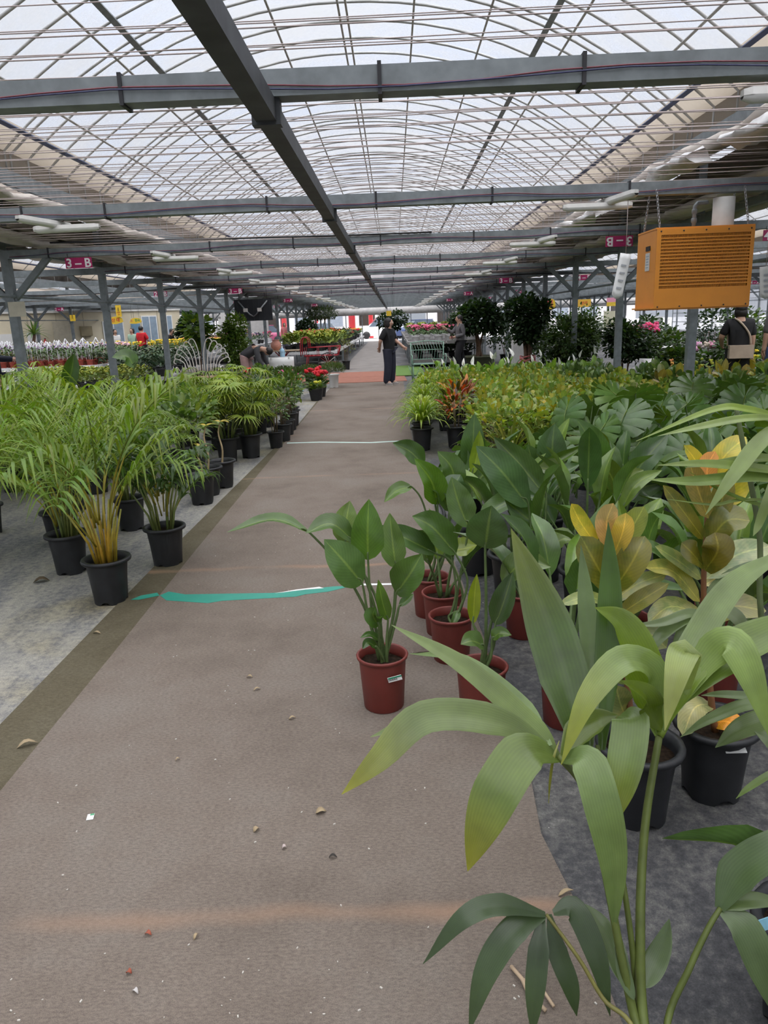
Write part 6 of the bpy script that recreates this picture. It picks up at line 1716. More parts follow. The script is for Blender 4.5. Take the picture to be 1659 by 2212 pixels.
for i, (x, y, R, z1, c) in enumerate(((5.6, 15.5, .5, 1.15, MG), (6.5, 14.2, .55, 1.2, MG), (7.3, 13.2, .55, 1.25, DG), (5.2, 13.9, .4, .85, MG), (6.0, 18, .6, 1.4, DG), (7.6, 16.5, .6, 1.5, MG), (9.0, 15, .7, 1.6, DG), (3.6, 20.5, .6, 1.45, DG), (4.6, 19.2, .55, 1.5, MG), (8.3, 20, .7, 1.7, DG), (5.2, 23, .7, 1.6, MG), (3.8, 26, .8, 1.8, DG), (6.8, 27, .8, 1.8, MG), (10.5, 19, .8, 1.7, DG))):
    tree('leafy_shrub', 'leafy green shrub in the display right of the aisle, %s in the count' % ORD[i], (x, y, 0), (R, .35, z1), 4, (.2, .26), c, 420, .10, .034, 40 + i, group='shrubs in the display right of the aisle', tr=.018)
def cluster(name, label, loc, R, z, cols, n, fs, leafc=(.05, .10, .03)):
    t = thing(name, label, 'flowering plant', loc)
    m = MB((.02, .02, .022)); m.lathe([(.11, 0), (.15, .22), (.155, .24), (.14, .24)], 16); m.build('pot', M['paint'], t)
    r = random.Random(n); m = MB()
    for k in range(90):
        a = r.uniform(0, 6.28); q = R * math.sqrt(r.random()); c = V((q * .8 * math.cos(a), q * .8 * math.sin(a), .22 + (z - .24) * r.random())); d = V((math.cos(a), math.sin(a), r.uniform(-.2, .8)))
        m.leaf([c, c + d * .1], .035, (r.uniform(-.4, .4), r.uniform(-.4, .4), 1), 'ell', 3, .2, 3, jit(leafc, r, .3))
    o = m.build('foliage', M['leaf_far'], t); o['kind'] = 'stuff'
    for k in range(n):
        m = MB(jit(cols[k % len(cols)], r, .1)); a = 2.4 * k; q = R * math.sqrt((k + .5) / n); c = V((q * math.cos(a), q * math.sin(a), z + r.uniform(-.05, .08)))
        for j in range(9): m.ball(c + V((r.uniform(-1, 1), r.uniform(-1, 1), r.uniform(-.4, .8))) * fs * .7, fs * .55, 6, 4)
        m.build('flower_head', M['paint'], t)
    return t
RED = [(.60, .012, .02), (.52, .015, .03)]; 
cluster('geranium', 'red geranium in a black pot on the left of the aisle', (-1.62, 15.9, 0), .22, .50, RED, 7, .055)
cluster('geranium', 'scarlet geranium behind the lime pot', (-1.78, 16.6, 0), .2, .5, RED, 6, .055)
cluster('geranium', 'pink geranium left of the red ones', (-2.25, 16.2, 0), .22, .48, [(.65, .07, .25), (.6, .1, .3)], 5, .055)
cluster('geranium', 'orange geranium left of the red ones', (-2.1, 15.5, 0), .22, .42, [(.65, .07, .02)], 5, .05)
cluster('kalanchoe', 'broad-leaved pot with a few yellow blooms at the carpet edge', (-1.63, 15.25, 0), .2, .36, [(.5, .5, .04)], 3, .04, (.10, .16, .07))
cluster('geranium', 'small red flower amid the left bushes', (-2.75, 14.2, 0), .2, .72, RED, 3, .045)
cluster('hydrangea', 'bright pink flowers on a stand behind the dark shrub', (5.2, 15.8, .55), .28, .62, [(.72, .06, .20), (.66, .1, .25)], 12, .07)
cluster('hydrangea', 'soft pink hydrangea right of the post under the heater', (6.0, 14.6, .3), .3, .5, [(.62, .3, .45), (.6, .5, .45)], 8, .06)
cluster('marigold', 'orange and yellow blooms beside the post under the heater', (4.75, 13.2, .1), .25, .5, [(.75, .42, .12), (.72, .30, .10)], 6, .03)
cluster('yellow_shrub', 'yellow-green flowering shrub before the person with a beige bag', (5.15, 12.9, 0), .35, .62, [(.42, .42, .03), (.3, .36, .03)], 14, .03, (.09, .16, .03))
cluster('yellow_shrub', 'yellow flowering shrub at the right edge', (6.2, 13.2, 0), .35, .72, [(.65, .52, .03)], 12, .03, (.10, .17, .03))
# rosemary-like low plants and the white pot
GR = bush_mesh(.28, .28, .2, 800, .10, .007, [(.06, .10, .05), (.08, .11, .05), (.05, .08, .04)], 61, 'lanc', 1.6, tri=3)
for i, (x, y) in enumerate(((-1.9, 18.6), (-2.4, 18.4), (-2.9, 18.3), (-2.2, 19.2), (-2.8, 19.1))):
    t = plant('rosemary', 'hazy low rosemary bush behind the geraniums, %s from the white pot' % ORD[i], 'potted plant', (x, y, 0), 'black', 'rosemary bushes behind the geraniums'); o = link('foliage', GR, t); o['kind'] = 'stuff'
t = thing('potted_rosemary', 'hazy rosemary in the white pot beside the aisle', 'potted plant', (-1.49, 18.07, 0))
m = MB((.75, .75, .74)); m.lathe([(.10, 0), (.105, .02), (.125, .30), (.15, .31), (.155, .33), (.13, .335), (.12, .3)], 20, notch=.02, close=False); m.build('pot', M['white'], t)
m = MB(); m.lathe([(.01, .295), (.12, .29)], 16); m.build('soil', M['soil'], t)
o = link('foliage', GR, t, (0, 0, .1)); o['kind'] = 'stuff'
t = plant('olive_tree', 'small olive-leaved tree in a black pot beside the far aisle', 'potted plant', (-1.6, 24.8, 0), 'black', None, 0, 1.1); link('stems', STEM['ficus'], t)
o = link('foliage', bush_mesh(.26, .5, .4, 130, .09, .018, [(.10, .12, .06), (.14, .15, .08)], 63, 'lanc'), t); o['kind'] = 'stuff'

# ------------------------------------------------------------------ garden furniture
t = thing('peacock_bench', 'white wrought-iron bench with a fan of curled rods', 'bench', (-4.38, 17.0, 0), 0)
for s in (-1, 1):
    for k in range(6):
        a = .12 + k * .20; L = .66 - .03 * k
        top = V((s * (.06 + L * math.sin(a)), .10, .62 + L * math.cos(a) * .98))
        c = V((s * (.05 + .06 * k), .08, .55))
        e = top + V((s * .09, 0, .02)); cu = top + V((s * .12, 0, -.06)); c2 = top + V((s * .07, 0, -.09))
        m = MB(); m.tube(catmull([c, c.lerp(top, .55) + V((-s * .04, 0, .05)), top, e, cu, c2], 20), .011, 6); m.build('rod', M['steelwhite'], t)
m = MB(); m.box((0, -.1, .45), (1.0, .42, .03)); m.build('seat', plain('salmon_seat', (.55, .36, .26), .7), t, False)
for s in (-1, 1):
    m = MB(); m.tube(catmull([(s * .5, .1, .55), (s * .52, -.1, .68), (s * .5, -.3, .66), (s * .54, -.34, .58), (s * .5, -.34, .54)], 14), .013, 6); m.build('armrest', M['steelwhite'], t)
    for y in (-.28, .1):
        m = MB(); m.tube([(s * .46, y, .44), (s * .49, y * 1.1, .0)], .014, 6); m.build('leg', M['steelwhite'], t)
for k in range(9):
    m = MB(); m.tube([(-.4 + .1 * k, .1, .46), (-.4 + .1 * k, .1, .72)], .009, 5); m.build('baluster', M['steelwhite'], t)

t = thing('garden_bench', 'mint green iron bench with lattice seat beside the aisle', 'bench', (.84, 18.9, 0), .06)
fr = lambda pts, r=.011: catmull(pts, 10)
def rod(pts, r, nm, mat, n=0):
    m = MB(); m.tube(catmull(pts, n) if n else pts, r, 6); return m.build(nm, mat, t)
gi = M['greeniron']
for s in (-1, 1):
    rod([(s * .40, -.2, 0), (s * .40, -.2, .46)], .014, 'leg', gi); rod([(s * .40, .2, 0), (s * .40, .2, .55), (s * .42, .26, .96)], .014, 'leg', gi)
    rod([(s * .40, .2, .62), (s * .43, .0, .68), (s * .42, -.2, .66), (s * .42, -.24, .56), (s * .40, -.2, .46)], .012, 'armrest', gi, 14)
    rod([(s * .40, -.2, .08), (s * .2, -.2, .42)], .008, 'brace', gi); rod([(s * .40, -.2, .1), (s * .52, -.2, .42)], .008, 'brace', gi)
rod([(-.42, .26, .96), (0, .27, 1.0), (.42, .26, .96)], .014, 'top_rail', gi, 12); rod([(-.40, .22, .55), (.40, .22, .55)], .010, 'rail', gi); rod([(-.41, .24, .78), (.41, .24, .78)], .010, 'rail', gi)
rod([(-.42, -.22, .45), (.42, -.22, .45)], .016, 'front_rail', gi)
for k in range(12):
    x = -.38 + .76 * k / 11
    rod([(x, .22, .55), (x + .03, .25, .78), (x - .03, .26, .98)], .006, 'spindle', gi)
for k in range(16):
    x = -.40 + .80 * k / 15
    for d in (-1, 1):
        a, b = V((x, -.2, .46)), V((max(-.4, min(.4, x + d * .22)), .2, .46)); m = MB(); m.bar(a, b, .012, .006); m.build('lattice_strip', gi, t, False)

t = thing('flower_cart', 'red iron flower cart with spoked wheel and hooped back', 'cart', (-2.35, 24.2, 0), 0)
ri = M['rediron']
for y in (-.25, .25):
    rod([(-.52, y, .52), (.55, y, .52)], .018, 'rail', ri); rod([(-.4, y, .78), (.62, y, .80)], .014, 'side_rail', ri); rod([(-.5, y, .20), (.5, y, .16)], .014, 'lower_rail', ri)
    for x in (-.5, -.1, .28, .55): rod([(x, y, .52), (x, y, .79)], .010, 'post', ri)
    rod([(-.5, y, .0), (-.42, y, .52)], .016, 'leg', ri)
    rod([(-.62, y, .52), (-.62, y, .9), (-.55, y, 1.08), (-.45, y, 1.1), (-.38, y, 1.02), (-.36, y, .78)], .017, 'hoop', ri, 16)
for k in range(9):
    m = MB(); m.bar((-.5 + .13 * k, -.25, .53), (-.5 + .13 * k, .25, .53), .06, .012); m.build('slat', ri, t, False)
for y in (-.3, .3):
    w_ = thing('wheel', None, None, (0, 0, 0)); w_.parent = t; w_.location = (.22, y, .30)
    m = MB(); m.tube([(.30 * math.cos(a), 0, .30 * math.sin(a)) for a in [2 * PI * k / 28 for k in range(29)]], .014, 6, False); m.build('wheel_rim', M['galv_dark'], w_)
    for k in range(10):
        a = 2 * PI * k / 10; m = MB(); m.tube([(0, 0, 0), (.29 * math.cos(a), 0, .29 * math.sin(a))], .007, 5); m.build('spoke', M['steelwhite'] if k % 2 else ri, w_)
for k in range(4):
    rod([(.55, -.25 + .17 * k, .52), (.62, -.25 + .17 * k, .8)], .010, 'end_bar', ri)

t = thing('folding_table', 'wooden-topped folding table with pots left of the red cart', 'table', (-3.55, 24.0, 0))
m = MB(); m.box((0, 0, .72), (1.1, .6, .03)); m.build('top', plain('worn_wood', (.42, .33, .22), .7, var=.2), t, False)
for s in (-1, 1):
    rod([(s * .4, -.25, 0), (-s * .2, .25, .70)], .015, 'leg', ri); rod([(s * .4, .25, 0), (-s * .2, -.25, .70)], .015, 'leg', ri)
t = thing('clay_jar', 'round pink clay jar on the folding table', 'jar', (-3.75, 24.0, .735)); m = MB((.52, .25, .19)); m.lathe([(.08, 0), (.16, .1), (.17, .2), (.10, .3), (.11, .32), (.09, .32)], 18); m.build('body', M['paint'], t); m = MB((.4, .18, .14)); m.lathe([(.112, .31), (.118, .325), (.10, .335)], 18, close=False); m.build('rim', M['paint'], t)
t = thing('cloth_table', 'small table under a white cloth by the bending person', 'table', (-2.95, 19.6, 0))
m = MB(); m.box((0, 0, .70), (.5, .5, .02)); m.build('top', M['white_dirty'], t, False)
m = MB(); n = 28
m.grid([[(.27 * (1 + .05 * math.sin(k * 3.3) * z) * (1 if abs(math.cos(2 * PI * k / n)) < .7 else 1) * math.cos(2 * PI * k / n) * 1.2, .27 * 1.2 * (1 + .05 * math.sin(k * 2.7) * z) * math.sin(2 * PI * k / n), .715 - .5 * z) for k in range(n + 1)] for z in (0, .3, .7, 1)]); o = m.build('cloth', M['white'], t); o.modifiers.new('thickness', 'SOLIDIFY').thickness = .006
m = MB(); m.lathe([(.01, .7), (.325, .716)], 24); m.build('cloth_top', M['white'], t)
for s in (-1, 1):
    for q in (-1, 1): m = MB(); m.box((s * .2, q * .2, .345), (.035, .035, .69)); m.build('leg', M['galv'], t, False)
bl = plain('blue_water_plastic', (.35, .55, .70), .15, var=.05)
for i, (x, y, z, l) in enumerate(((-2.9, 19.55, .715, 'pale blue water bottle on the white cloth table'), (-2.2, 17.3, 0, 'pale blue water bottle among the left bushes'))):
    t = thing('water_bottle', l, 'bottle', (x, y, z)); t.scale = (.65, .65, .65); m = MB(); m.lathe([(.09, 0), (.10, .03), (.10, .14), (.095, .15), (.10, .16), (.10, .26), (.05, .33), (.03, .35), (.03, .38)], 16); m.build('body', bl, t); m = MB(); m.lathe([(.034, .37), (.034, .40), (.02, .405)], 12); m.build('cap', M['white'], t)

# dark board with two lamps
t = thing('display_board', 'large black board hung between the left posts with two white lamps', 'board', (-4.02, 22.05, 1.66))
m = MB(); m.box((0, 0, .30), (1.08, .05, .60)); m.build('panel', plain('black_board', (.010, .012, .016), .5), t, False)
for k in range(7): m = MB(); m.box((-.46 + .155 * k, -.028, .3), (.012, .01, .58)); m.build('rib', plain('black_rib', (.02, .023, .028), .5), t, False)
for s in (-1, 1):
    m = MB(); m.tube([(0, -.05, .12), (s * .1, -.1, .18), (s * .2, -.12, .3), (s * .42, -.02, .55)], .022, 6); m.build('bracket', M['galv'], t)
    m = MB(); m.box((s * .2, -.15, .30), (.11, .08, .10)); m.build('lamp', M['white_dirty'], t, False)
for s in (-1, 1): m = MB(); m.tube([(s * .4, 0, .6), (s * .4, 0, 1.0)], .006, 5); m.build('hanger', M['strap'], t)

# ------------------------------------------------------------------ cream office block in the left bay
A, B = V((-20.5, 27.0, 0)), V((-10.4, 37.2, 0))
wd = (B - A); L = wd.length; ang = math.atan2(wd.y, wd.x)
wl = thing('wall_office', 'cream panel wall of the office in the left bay', None, A, ang, kind='structure')
m = MB(); m.box((L / 2, .05, 1.22), (L, .1, 2.44)); m.build('panel_wall', M['cream'], wl, False)
for k in range(1, 12): m = MB(); m.box((L * k / 12, -.004, 1.22), (.02, .012, 2.44)); m.build('joint_strip', plain('cream_joint', (.42, .37, .26), .7), wl, False)
m = MB(); m.box((L / 2, -.03, 2.40), (L, .1, .08)); m.build('cornice', M['white_dirty'], wl, False)
def on_wall(nm, lab, cat, u, z, w_, h_, mat, d=.05):
    m = MB(); m.box((0, 0, 0), (w_, d, h_)); o = m.build(nm, mat, None, False, A + wd.normalized() * u + V((0, 0, z)) + V((math.sin(ang), -math.cos(ang), 0)) * (d / 2 + .012), ang); return tag(o, lab, cat)
wht = M['white']; gl = plain('bluish_glass', (.28, .36, .44), .15)
def window(i, u, z, w_, h_):
    o = on_wall('window_%d' % i, 'white framed window in the cream office wall', None, u, z, w_ + .1, h_ + .1, wht, .04); o['kind'] = 'structure'
    m = MB(); m.box((0, -.024, 0), (w_, .01, h_)); m.build('pane', gl, o, False)
    m = MB(); m.box((0, -.032, 0), (.04, .012, h_)); m.build('mullion', wht, o, False)
window(1, 10.9, 1.35, .9, 1.1); window(2, 12.7, 1.5, .7, 1.2); window(3, 13.6, 1.5, .5, 1.2)
d = on_wall('door_1', 'cream door in the office wall', None, 8.6, 1.0, .85, 2.0, plain('cream_door', (.60, .55, .42), .6), .04); d['kind'] = 'structure'
m = MB(); m.ball((.34, -.05, -.02), .03); m.build('door_handle', M['galv'], d)
on_wall('wall_notice', 'wide white notice on the cream office wall', 'notice', 6.3, 1.35, .75, .4, wht, .02); on_wall('wall_notice', 'smaller white notice left of the office door', 'notice', 7.3, 1.38, .45, .4, wht, .02)
on_wall('wall_poster', 'blue framed poster beside the office window', 'poster', 12.0, 1.35, .45, .9, plain('blue_poster', (.16, .30, .42), .4), .03)
on_wall('meter_box', 'brown meter box right of the office door', 'box', 9.6, 1.55, .5, .42, plain('brown_box', (.30, .25, .15), .6), .16)
for i, u in enumerate((5.4, 7.75)):
    t = thing('fire_extinguisher', ['red fire extinguisher left of the wide notice', 'red fire extinguisher beside the office door'][i], 'extinguisher', A + wd.normalized() * u + V((math.sin(ang), -math.cos(ang), 0)) * .12 + V((0, 0, .85)), ang)
    m = MB((.55, .02, .02)); m.lathe([(.06, 0), (.065, .03), (.065, .33), (.03, .4), (.025, .43)], 14); m.build('cylinder', M['paint'], t); m = MB((.03, .03, .03)); m.box((0, 0, .45), (.03, .12, .04)); m.build('handle', M['paint'], t, False)
for k in range(4):
    on_wall('awning_panel', ['orange-yellow striped panel first', 'orange-yellow striped panel second', 'orange-yellow striped panel third', 'orange-yellow striped panel last'][k] + ' in the row at the foot of the cream wall', 'panel', 5.2 + k * .75, .62, .7, .45, plain('orange_panel', (.62, .36, .08), .6, var=.35, nscale=3), .05)
# shelves with pots to the right of the office
t = thing('pot_shelf', 'white shelf rack of pots right of the cream office', 'shelf', (-9.6, 38.2, 0))
for s in (-1, 1): m = MB(); m.box((s * .9, 0, .95), (.05, .4, 1.9)); m.build('upright', wht, t, False)
for k in range(4): m = MB(); m.box((0, 0, .35 + .45 * k), (1.8, .4, .03)); m.build('shelf', wht, t, False)
for k in range(18):
    m = MB((.62, .62, .62) if k % 3 else (.4, .28, .2)); m.lathe([(.07, 0), (.1, .2), (.11, .22), (.09, .22)], 12); o = m.build('flower_pot', M['paint'], None, True, (-10.3 + (k % 6) * .28, 38.2, .365 + .45 * (k // 6))); tag(o, 'empty pot on the white shelf rack right of the office', 'pot', 'pots on the white shelf rack')
t = thing('wall_block', 'white partition right of the pot shelves', None, (-7.6, 39, 0), kind='structure'); m = MB(); m.box((0, 0, 1.1), (2.4, .1, 2.2)); m.build('panel', M['valance'], t, False)

# hanging shop signs
def hsign(label, p, w_, h_, col, texts, shape=0):
    t = thing('hanging_sign', label, 'sign', p)
    m = MB()
    if shape == 1:
        n = 12; pts = [(w_ / 2 * x, h_ / 2 * z) for x, z in ((-1, -.6), (-.8, .5), (-.6, .8), (0, 1), (.6, .8), (.85, .5), (1, -.4), (.8, -.6), (0, -1), (-.7, -.9))]
        f = [m.vert((x, -.01, z)) for x, z in pts]; b = [m.vert((x, .01, z)) for x, z in pts]; m.face(*f); m.face(*b[::-1])
        for i in range(len(pts)): j = (i + 1) % len(pts); m.face(f[i], b[i], b[j], f[j])
    else: m.box((0, 0, 0), (w_, .02, h_))
    m.build('board', plain('sign_paint', col, .6, var=.04), t, False)
    for s, size, x, z, c in texts:
        o = link('lettering', textmesh(s, size, plain('sign_ink', c, .6)), t, (x, -.013, z)); o.rotation_euler = (PI / 2, 0, 0)
    m = MB(); m.tube([(-w_ * .3, 0, h_ / 2), (-w_ * .3, 0, ZB - p[2])], .004, 4); m.build('cord', M['strap'], t)
    m = MB(); m.tube([(w_ * .3, 0, h_ / 2), (w_ * .3, 0, ZB - p[2])], .004, 4); m.build('cord', M['strap'], t)
YS = (.72, .48, .03)
def man_icon(t):
    m = MB((.02, .02, .02)); m.ball((.0, -.014, .105), (.018, .004, .018), 8, 5)
    for a, b in (((0, .085), (-.005, .03)), ((-.005, .03), (-.035, -.03)), ((-.005, .03), (.03, -.025)), ((0, .075), (-.035, .04)), ((0, .075), (.03, .045))):
        m.bar((a[0], -.014, a[1]), (b[0], -.014, b[1]), .012, .004)
    m.build('walking_figure', M['paint'], t)
p = P(250, 692, YB[11]); hsign('yellow lobed sign with red Korean lettering past the second left post', p, .56, .28, YS, [('산 대', .15, 0, 0, (.55, .03, .03))], 1)
p = P(256, 672, YB[11] - .06); hsign('upright yellow sign with a black walking figure', p, .2, .42, YS, [('비상구', .05, 0, -.06, (.55, .08, .03)), ('EXIT', .04, 0, -.13, (.55, .08, .03))])
man_icon([o for o in COL.objects if o.get('label') == 'upright yellow sign with a black walking figure'][0])
p = P(293, 693, YB[11]); hsign('yellow sign with green Korean lettering beside the third left post', p, .46, .22, YS, [('한곡', .11, .07, .01, (.05, .3, .08)), ('동', .09, -.15, .0, (.6, .25, .1))], 1)
p = P(157, 687, YB[11]); hsign('small yellow square sign by the cream wall', p, .2, .22, YS, []); man_icon([o for o in COL.objects if o.get('label') == 'small yellow square sign by the cream wall'][0])
p = P(1189, 657, YB[10]); hsign('yellow sign with a red letter behind the third right post', p, .34, .36, YS, [('이', .24, -.02, 0, (.6, .05, .1))], 1)
p = P(1262, 655, YB[13]); hsign('orange-yellow sign above the right shrubs', p, .6, .34, (.7, .42, .05), [('분재', .16, 0, 0, (.6, .12, .03))])
p = P(1323, 652, YB[11]); hsign('pink and yellow sign left of the heater', p, .42, .30, (.70, .30, .40), [])
m = MB((.72, .5, .05)); m.box((0, -.012, -.08), (.42, .01, .14)); m.build('yellow_band', M['paint'], [o for o in COL.objects if o.get('label') == 'pink and yellow sign left of the heater'][0], False)
p = P(840, 677, YB[15]); hsign('tiny yellow sign hung from the long beam at the end of the aisle', p, .26, .26, YS, [])
p = P(1320, 690, YB[11]); hsign('cream panel under the pink and yellow sign', p, .55, .6, (.6, .58, .42), [])

# sago-like palm by the cream wall
t = thing('yucca', 'yucca palm with a crown of stiff leaves before the cream wall', 'potted palm', (-11.05, 23.2, 0))
m = MB((.02, .02, .02)); m.lathe([(.18, 0), (.22, .35), (.23, .37), (.2, .37)], 16); m.build('pot', M['paint'], t)
m = MB(); m.tube(catmull([(0, 0, .3), (.05, 0, .8), (-.02, 0, 1.2), (.04, 0, 1.5)], 10), .05, 8); m.build('trunk', M['bark'], t)
r = random.Random(5)
for k in range(26):
    a = 2.4 * k; e = .2 + 1.5 * k / 26; d = V((math.sin(e) * math.cos(a), math.sin(e) * math.sin(a), math.cos(e))); b = V((.04, 0, 1.5)); l = .52
    c = jit((.07, .12, .055), r, .15); m = MB(c); m.leaf([b, b + d * l * .5, b + d * l - V((0, 0, .1 * e))], .034, (0, 0, 1), 'strap', 6, .4, 3, c); m.build('leaf', M['leaf_far'], t)

# white chairs and table in the shrub display
def wchair(loc, rz, label):
    t = thing('garden_chair', label, 'chair', loc, rz, 'white garden chairs')
    m = MB(); m.box((0, 0, .44), (.44, .44, .03)); m.build('seat', M['white'], t, False)
    for sx in (-1, 1):
        m = MB(); m.tube([(sx * .2, -.2, 0), (sx * .2, -.2, .43)], .014, 6); m.build('leg', M['white'], t)
        m = MB(); m.tube([(sx * .2, .2, 0), (sx * .2, .2, .45), (sx * .22, .27, .88)], .014, 6); m.build('leg', M['white'], t)
    m = MB(); m.tube(catmull([(-.22, .27, .85), (0, .29, .96), (.22, .27, .85)], 10), .014, 6); m.build('back_rail', M['white'], t)
    for k in range(5): m = MB(); m.tube([(-.16 + .08 * k, .22, .46), (-.16 + .08 * k, .28, .9)], .008, 5); m.build('spindle', M['white'], t)
wchair((5.75, 17.2, 0), .3, 'white garden chair left of the white round table'); wchair((6.6, 17.0, 0), 2.6, 'white garden chair right of the white round table'); wchair((6.2, 18.2, 0), 0, 'white garden chair behind the white round table')
t = thing('round_table', 'white round garden table among the shrubs', 'table', (6.15, 17.5, 0)); m = MB(); m.lathe([(.4, .70), (.41, .715), (.4, .73)], 24); m.build('top', M['white'], t); m = MB(); m.tube([(0, 0, 0), (0, 0, .7)], .03, 8); m.build('pedestal', M['white'], t); m = MB(); m.lathe([(.22, 0), (.2, .02), (.03, .05)], 16); m.build('foot', M['white'], t)
for i, (px, Y, w_, z0, z1, l) in enumerate(((1122, 18.6, .34, 0, 1.05, 'white square column behind the pink-tied tree'), (1404, 19, .45, .9, 1.35, 'white crate on a stand behind the pink flowers'))):
    q = P(px, 720, Y); t = thing('plinth', l, 'plinth', (q.x, Y, 0)); m = MB(); m.box((0, 0, (z0 + z1) / 2), (w_, .3, z1 - z0)); m.build('block', M['white_dirty'], t, False); m = MB(); m.box((0, 0, z1 + .015), (w_ + .04, .34, .03)); m.build('cap', M['white'], t, False)
    if z0: m = MB(); m.box((0, 0, z0 / 2), (.1, .1, z0)); m.build('stand', M['galv'], t, False)
curtain('wrapped_bundle', 'crumpled clear plastic wrapping heaped before the white chairs', 5.0, .45, .8, .3, M['plastic_wh'], 14.2, 14.8, 91, lump=.5, n=12, step=.06, cat='plastic wrap')

# ------------------------------------------------------------------ on the carpet
def strip(name, label, pts, mat, z=.0155, cat='tape'):
    m = MB(); n = len(pts)
    a = [m.vert((x, y, z)) for x, y in pts]; b = [m.vert((x, y, z - .001)) for x, y in pts]
    m.face(*a); m.face(*b[::-1])
    for i in range(n): j = (i + 1) % n; m.face(b[i], b[j], a[j], a[i])
    return tag(m.build(name, mat, None, False), label, cat)
tape = plain('green_tape', (.030, .27, .20), .45, var=.08)
def gp(*l): return [(G(x, y).x, G(x, y).y) for x, y in l]
strip('floor_tape', 'long green tape strip stuck across the aisle carpet', gp((346, 1291), (360, 1302), (450, 1308), (480, 1303), (640, 1294), (660, 1289), (710, 1283), (765, 1270), (720, 1272), (655, 1279), (590, 1286), (400, 1289), (365, 1283)), tape)
strip('floor_tape', 'short loose end of green tape at the carpet edge', gp((283, 1299), (300, 1299), (345, 1290), (340, 1284), (305, 1290)), tape, .011)
strip('paper_scrap', 'white torn backing along the green tape', gp((595, 1287), (660, 1279), (700, 1276), (690, 1273), (640, 1279)), M['white'], .0165, 'paper')
strip('paper_scrap', 'thin white line of torn tape right of the green tape', gp((775, 1270), (905, 1267), (905, 1264), (775, 1266)), M['white'], .0155, 'tape')
strip('floor_tape', 'thin pale green thread across the far carpet', gp((620, 958.5), (690, 956.5), (800, 957.5), (886, 953), (886, 955), (800, 959.5), (690, 958.5), (620, 960.5)), plain('pale_thread', (.42, .55, .50), .6), .0155)
dl = plain('dry_leaf', (.38, .29, .17), .8, var=.2)
def litter(px, py, L, w_, rz, label, mat=dl, curl=.01, z=.016):
    q = G(px, py); m = MB(); m.leaf([(-L / 2, 0, 0), (0, 0, curl), (L / 2, 0, .002)], w_, (0, 0, 1), 'lanc', 5, .35, 3); o = m.build('fallen_leaf', mat, None, True, (q.x, q.y, z), rz); o.modifiers.new('thickness', 'SOLIDIFY').thickness = .001
    return tag(o, label, 'litter')
litter(60, 1616, .075, .012, .5, 'dry curled leaf on the olive strip at the left', curl=.02, z=.011)
litter(210, 1372, .05, .008, -.3, 'small dry leaf on the olive strip by the grey floor', z=.011)
litter(540, 1470, .03, .007, -.2, 'tiny dry leaf on the middle of the carpet'); litter(556, 1497, .032, .006, .4, 'tiny pale leaf just below the other one'); litter(385, 1650, .018, .004, .5, 'tiny pale flake left of the carpet centre')
litter(694, 1764, .035, .012, .2, 'curled dry flake left of the hanging palm leaf'); litter(555, 1803, .022, .008, .8, 'small beige flake on the carpet'); litter(615, 1842, .014, .006, .2, 'tiny pinkish flake on the carpet', plain('pale_flake', (.55, .45, .42), .8))
litter(322, 2030, .02, .006, -.3, 'reddish crumb low on the carpet', plain('red_crumb', (.35, .09, .05), .8)); litter(281, 2114, .015, .006, -.3, 'second reddish crumb low on the carpet', plain('red_crumb', (.35, .09, .05), .8)); litter(425, 2035, .02, .004, 1.2, 'narrow pale flake low on the carpet'); litter(295, 2155, .02, .005, -.6, 'white flake near the bottom of the carpet', plain('pale_flake', (.55, .52, .5), .8))
litter(720, 1862, .025, .005, -.1, 'dark little leaf on the carpet', plain('dark_litter', (.04, .035, .03), .8)); litter(632, 1560, .03, .006, .3, 'pale shred near the single red pot')
litter(90, 1258, .10, .03, .3, 'dry brown leaf on the grey floor at the left', plain('brown_leaf', (.12, .085, .045), .9), .02, .004); litter(1222, 1940, .05, .006, .4, 'curled dry stalk at the carpet edge'); litter(1048, 1668, .022, .006, -.6, 'white shred right of the big palm leaf', M['white'])
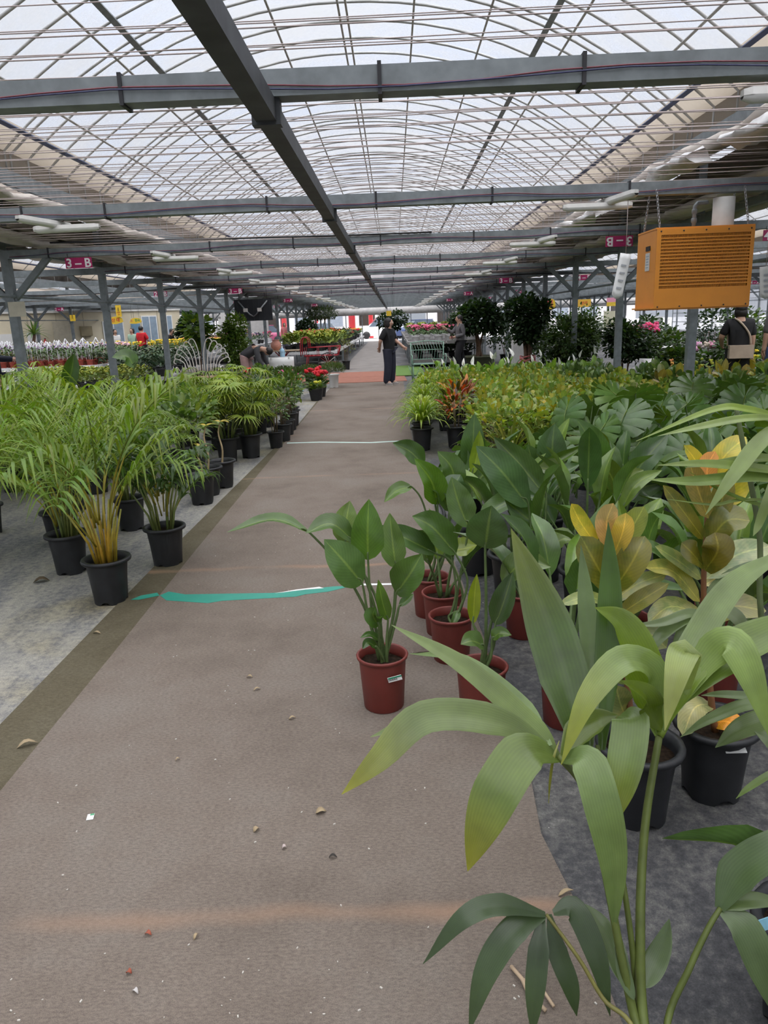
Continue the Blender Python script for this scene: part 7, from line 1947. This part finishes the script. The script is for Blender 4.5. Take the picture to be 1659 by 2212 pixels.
q = G(197, 1774); m = MB((.75, .75, .72)); m.box((0, 0, .001), (.022, .030, .002)); o = tag(m.build('paper_scrap', M['paint'], None, False, (q.x, q.y, .0155), .2), 'white paper scrap with green corner on the carpet', 'paper'); m = MB((.1, .4, .2)); m.box((.004, .010, .0022), (.012, .008, .001)); m.build('green_print', M['paint'], o, False)
q = G(1140, 2150); m = MB((.48, .36, .24)); m.tube([(-.03, .06, .008), (-.01, .02, .012), (.0, -.02, .008), (.03, -.06, .008)], .005, 5); m.tube([(-.01, .02, .012), (.03, .0, .01), (.05, -.05, .008)], .004, 5); tag(m.build('twig', M['paint'], None, True, (q.x, q.y, .014)), 'pale forked twig on the carpet under the palm', 'twig')
q = G(905, 1420); m = MB((.10, .075, .05)); m.tube([(-.03, 0, .006), (.0, .01, .007), (.05, .015, .006)], .003, 5); tag(m.build('twig', M['paint'], None, True, (q.x, q.y, .014)), 'thin dark twig behind the single red pot', 'twig')
m = MB((.55, .52, .46)); r = random.Random(4)
for k in range(170):
    x, y = r.uniform(-1.3, .45), 1.35 + 5 * r.random() ** 2; s = r.uniform(.0012, .0035); m.box((x, y, .0155), (s * 2, s, s), r.uniform(0, 3))
tag(m.build('crumbs', M['paint'], None, False), 'pale perlite crumbs scattered over the carpet', 'crumbs', None, 'stuff')
q = P(1660, 1955, 1.25); t = plant('potted_plant', 'black pot with a pale blue tag at the lower right edge', 'potted plant', (q.x + .16, 1.32, 0), 'black'); m = MB((.3, .62, .78)); m.box((-.135, -.02, .29), (.07, .002, .03), M=Matrix.Rotation(-.4, 3, 'Y')); m.build('tag', M['paint'], t, False); strel_random(t, 99, 3, .3, 'black')
# hose along the right edge of the carpet
m = MB(); m.tube(catmull([(.30, 6.6, .014), (.36, 5.9, .014), (.33, 5.3, .014), (.45, 4.9, .014), (.7, 4.6, .014)], 24), .012, 6); tag(m.build('garden_hose', M['black_rubber']), 'black hose lying along the carpet edge behind the red pots', 'hose')
m = MB(); m.tube([(.28, 8.6, .9 * 0 + .012), (.9, 8.3, .012)], .01, 5); bpy.data.objects.remove(m.build('x', M['black_rubber']))
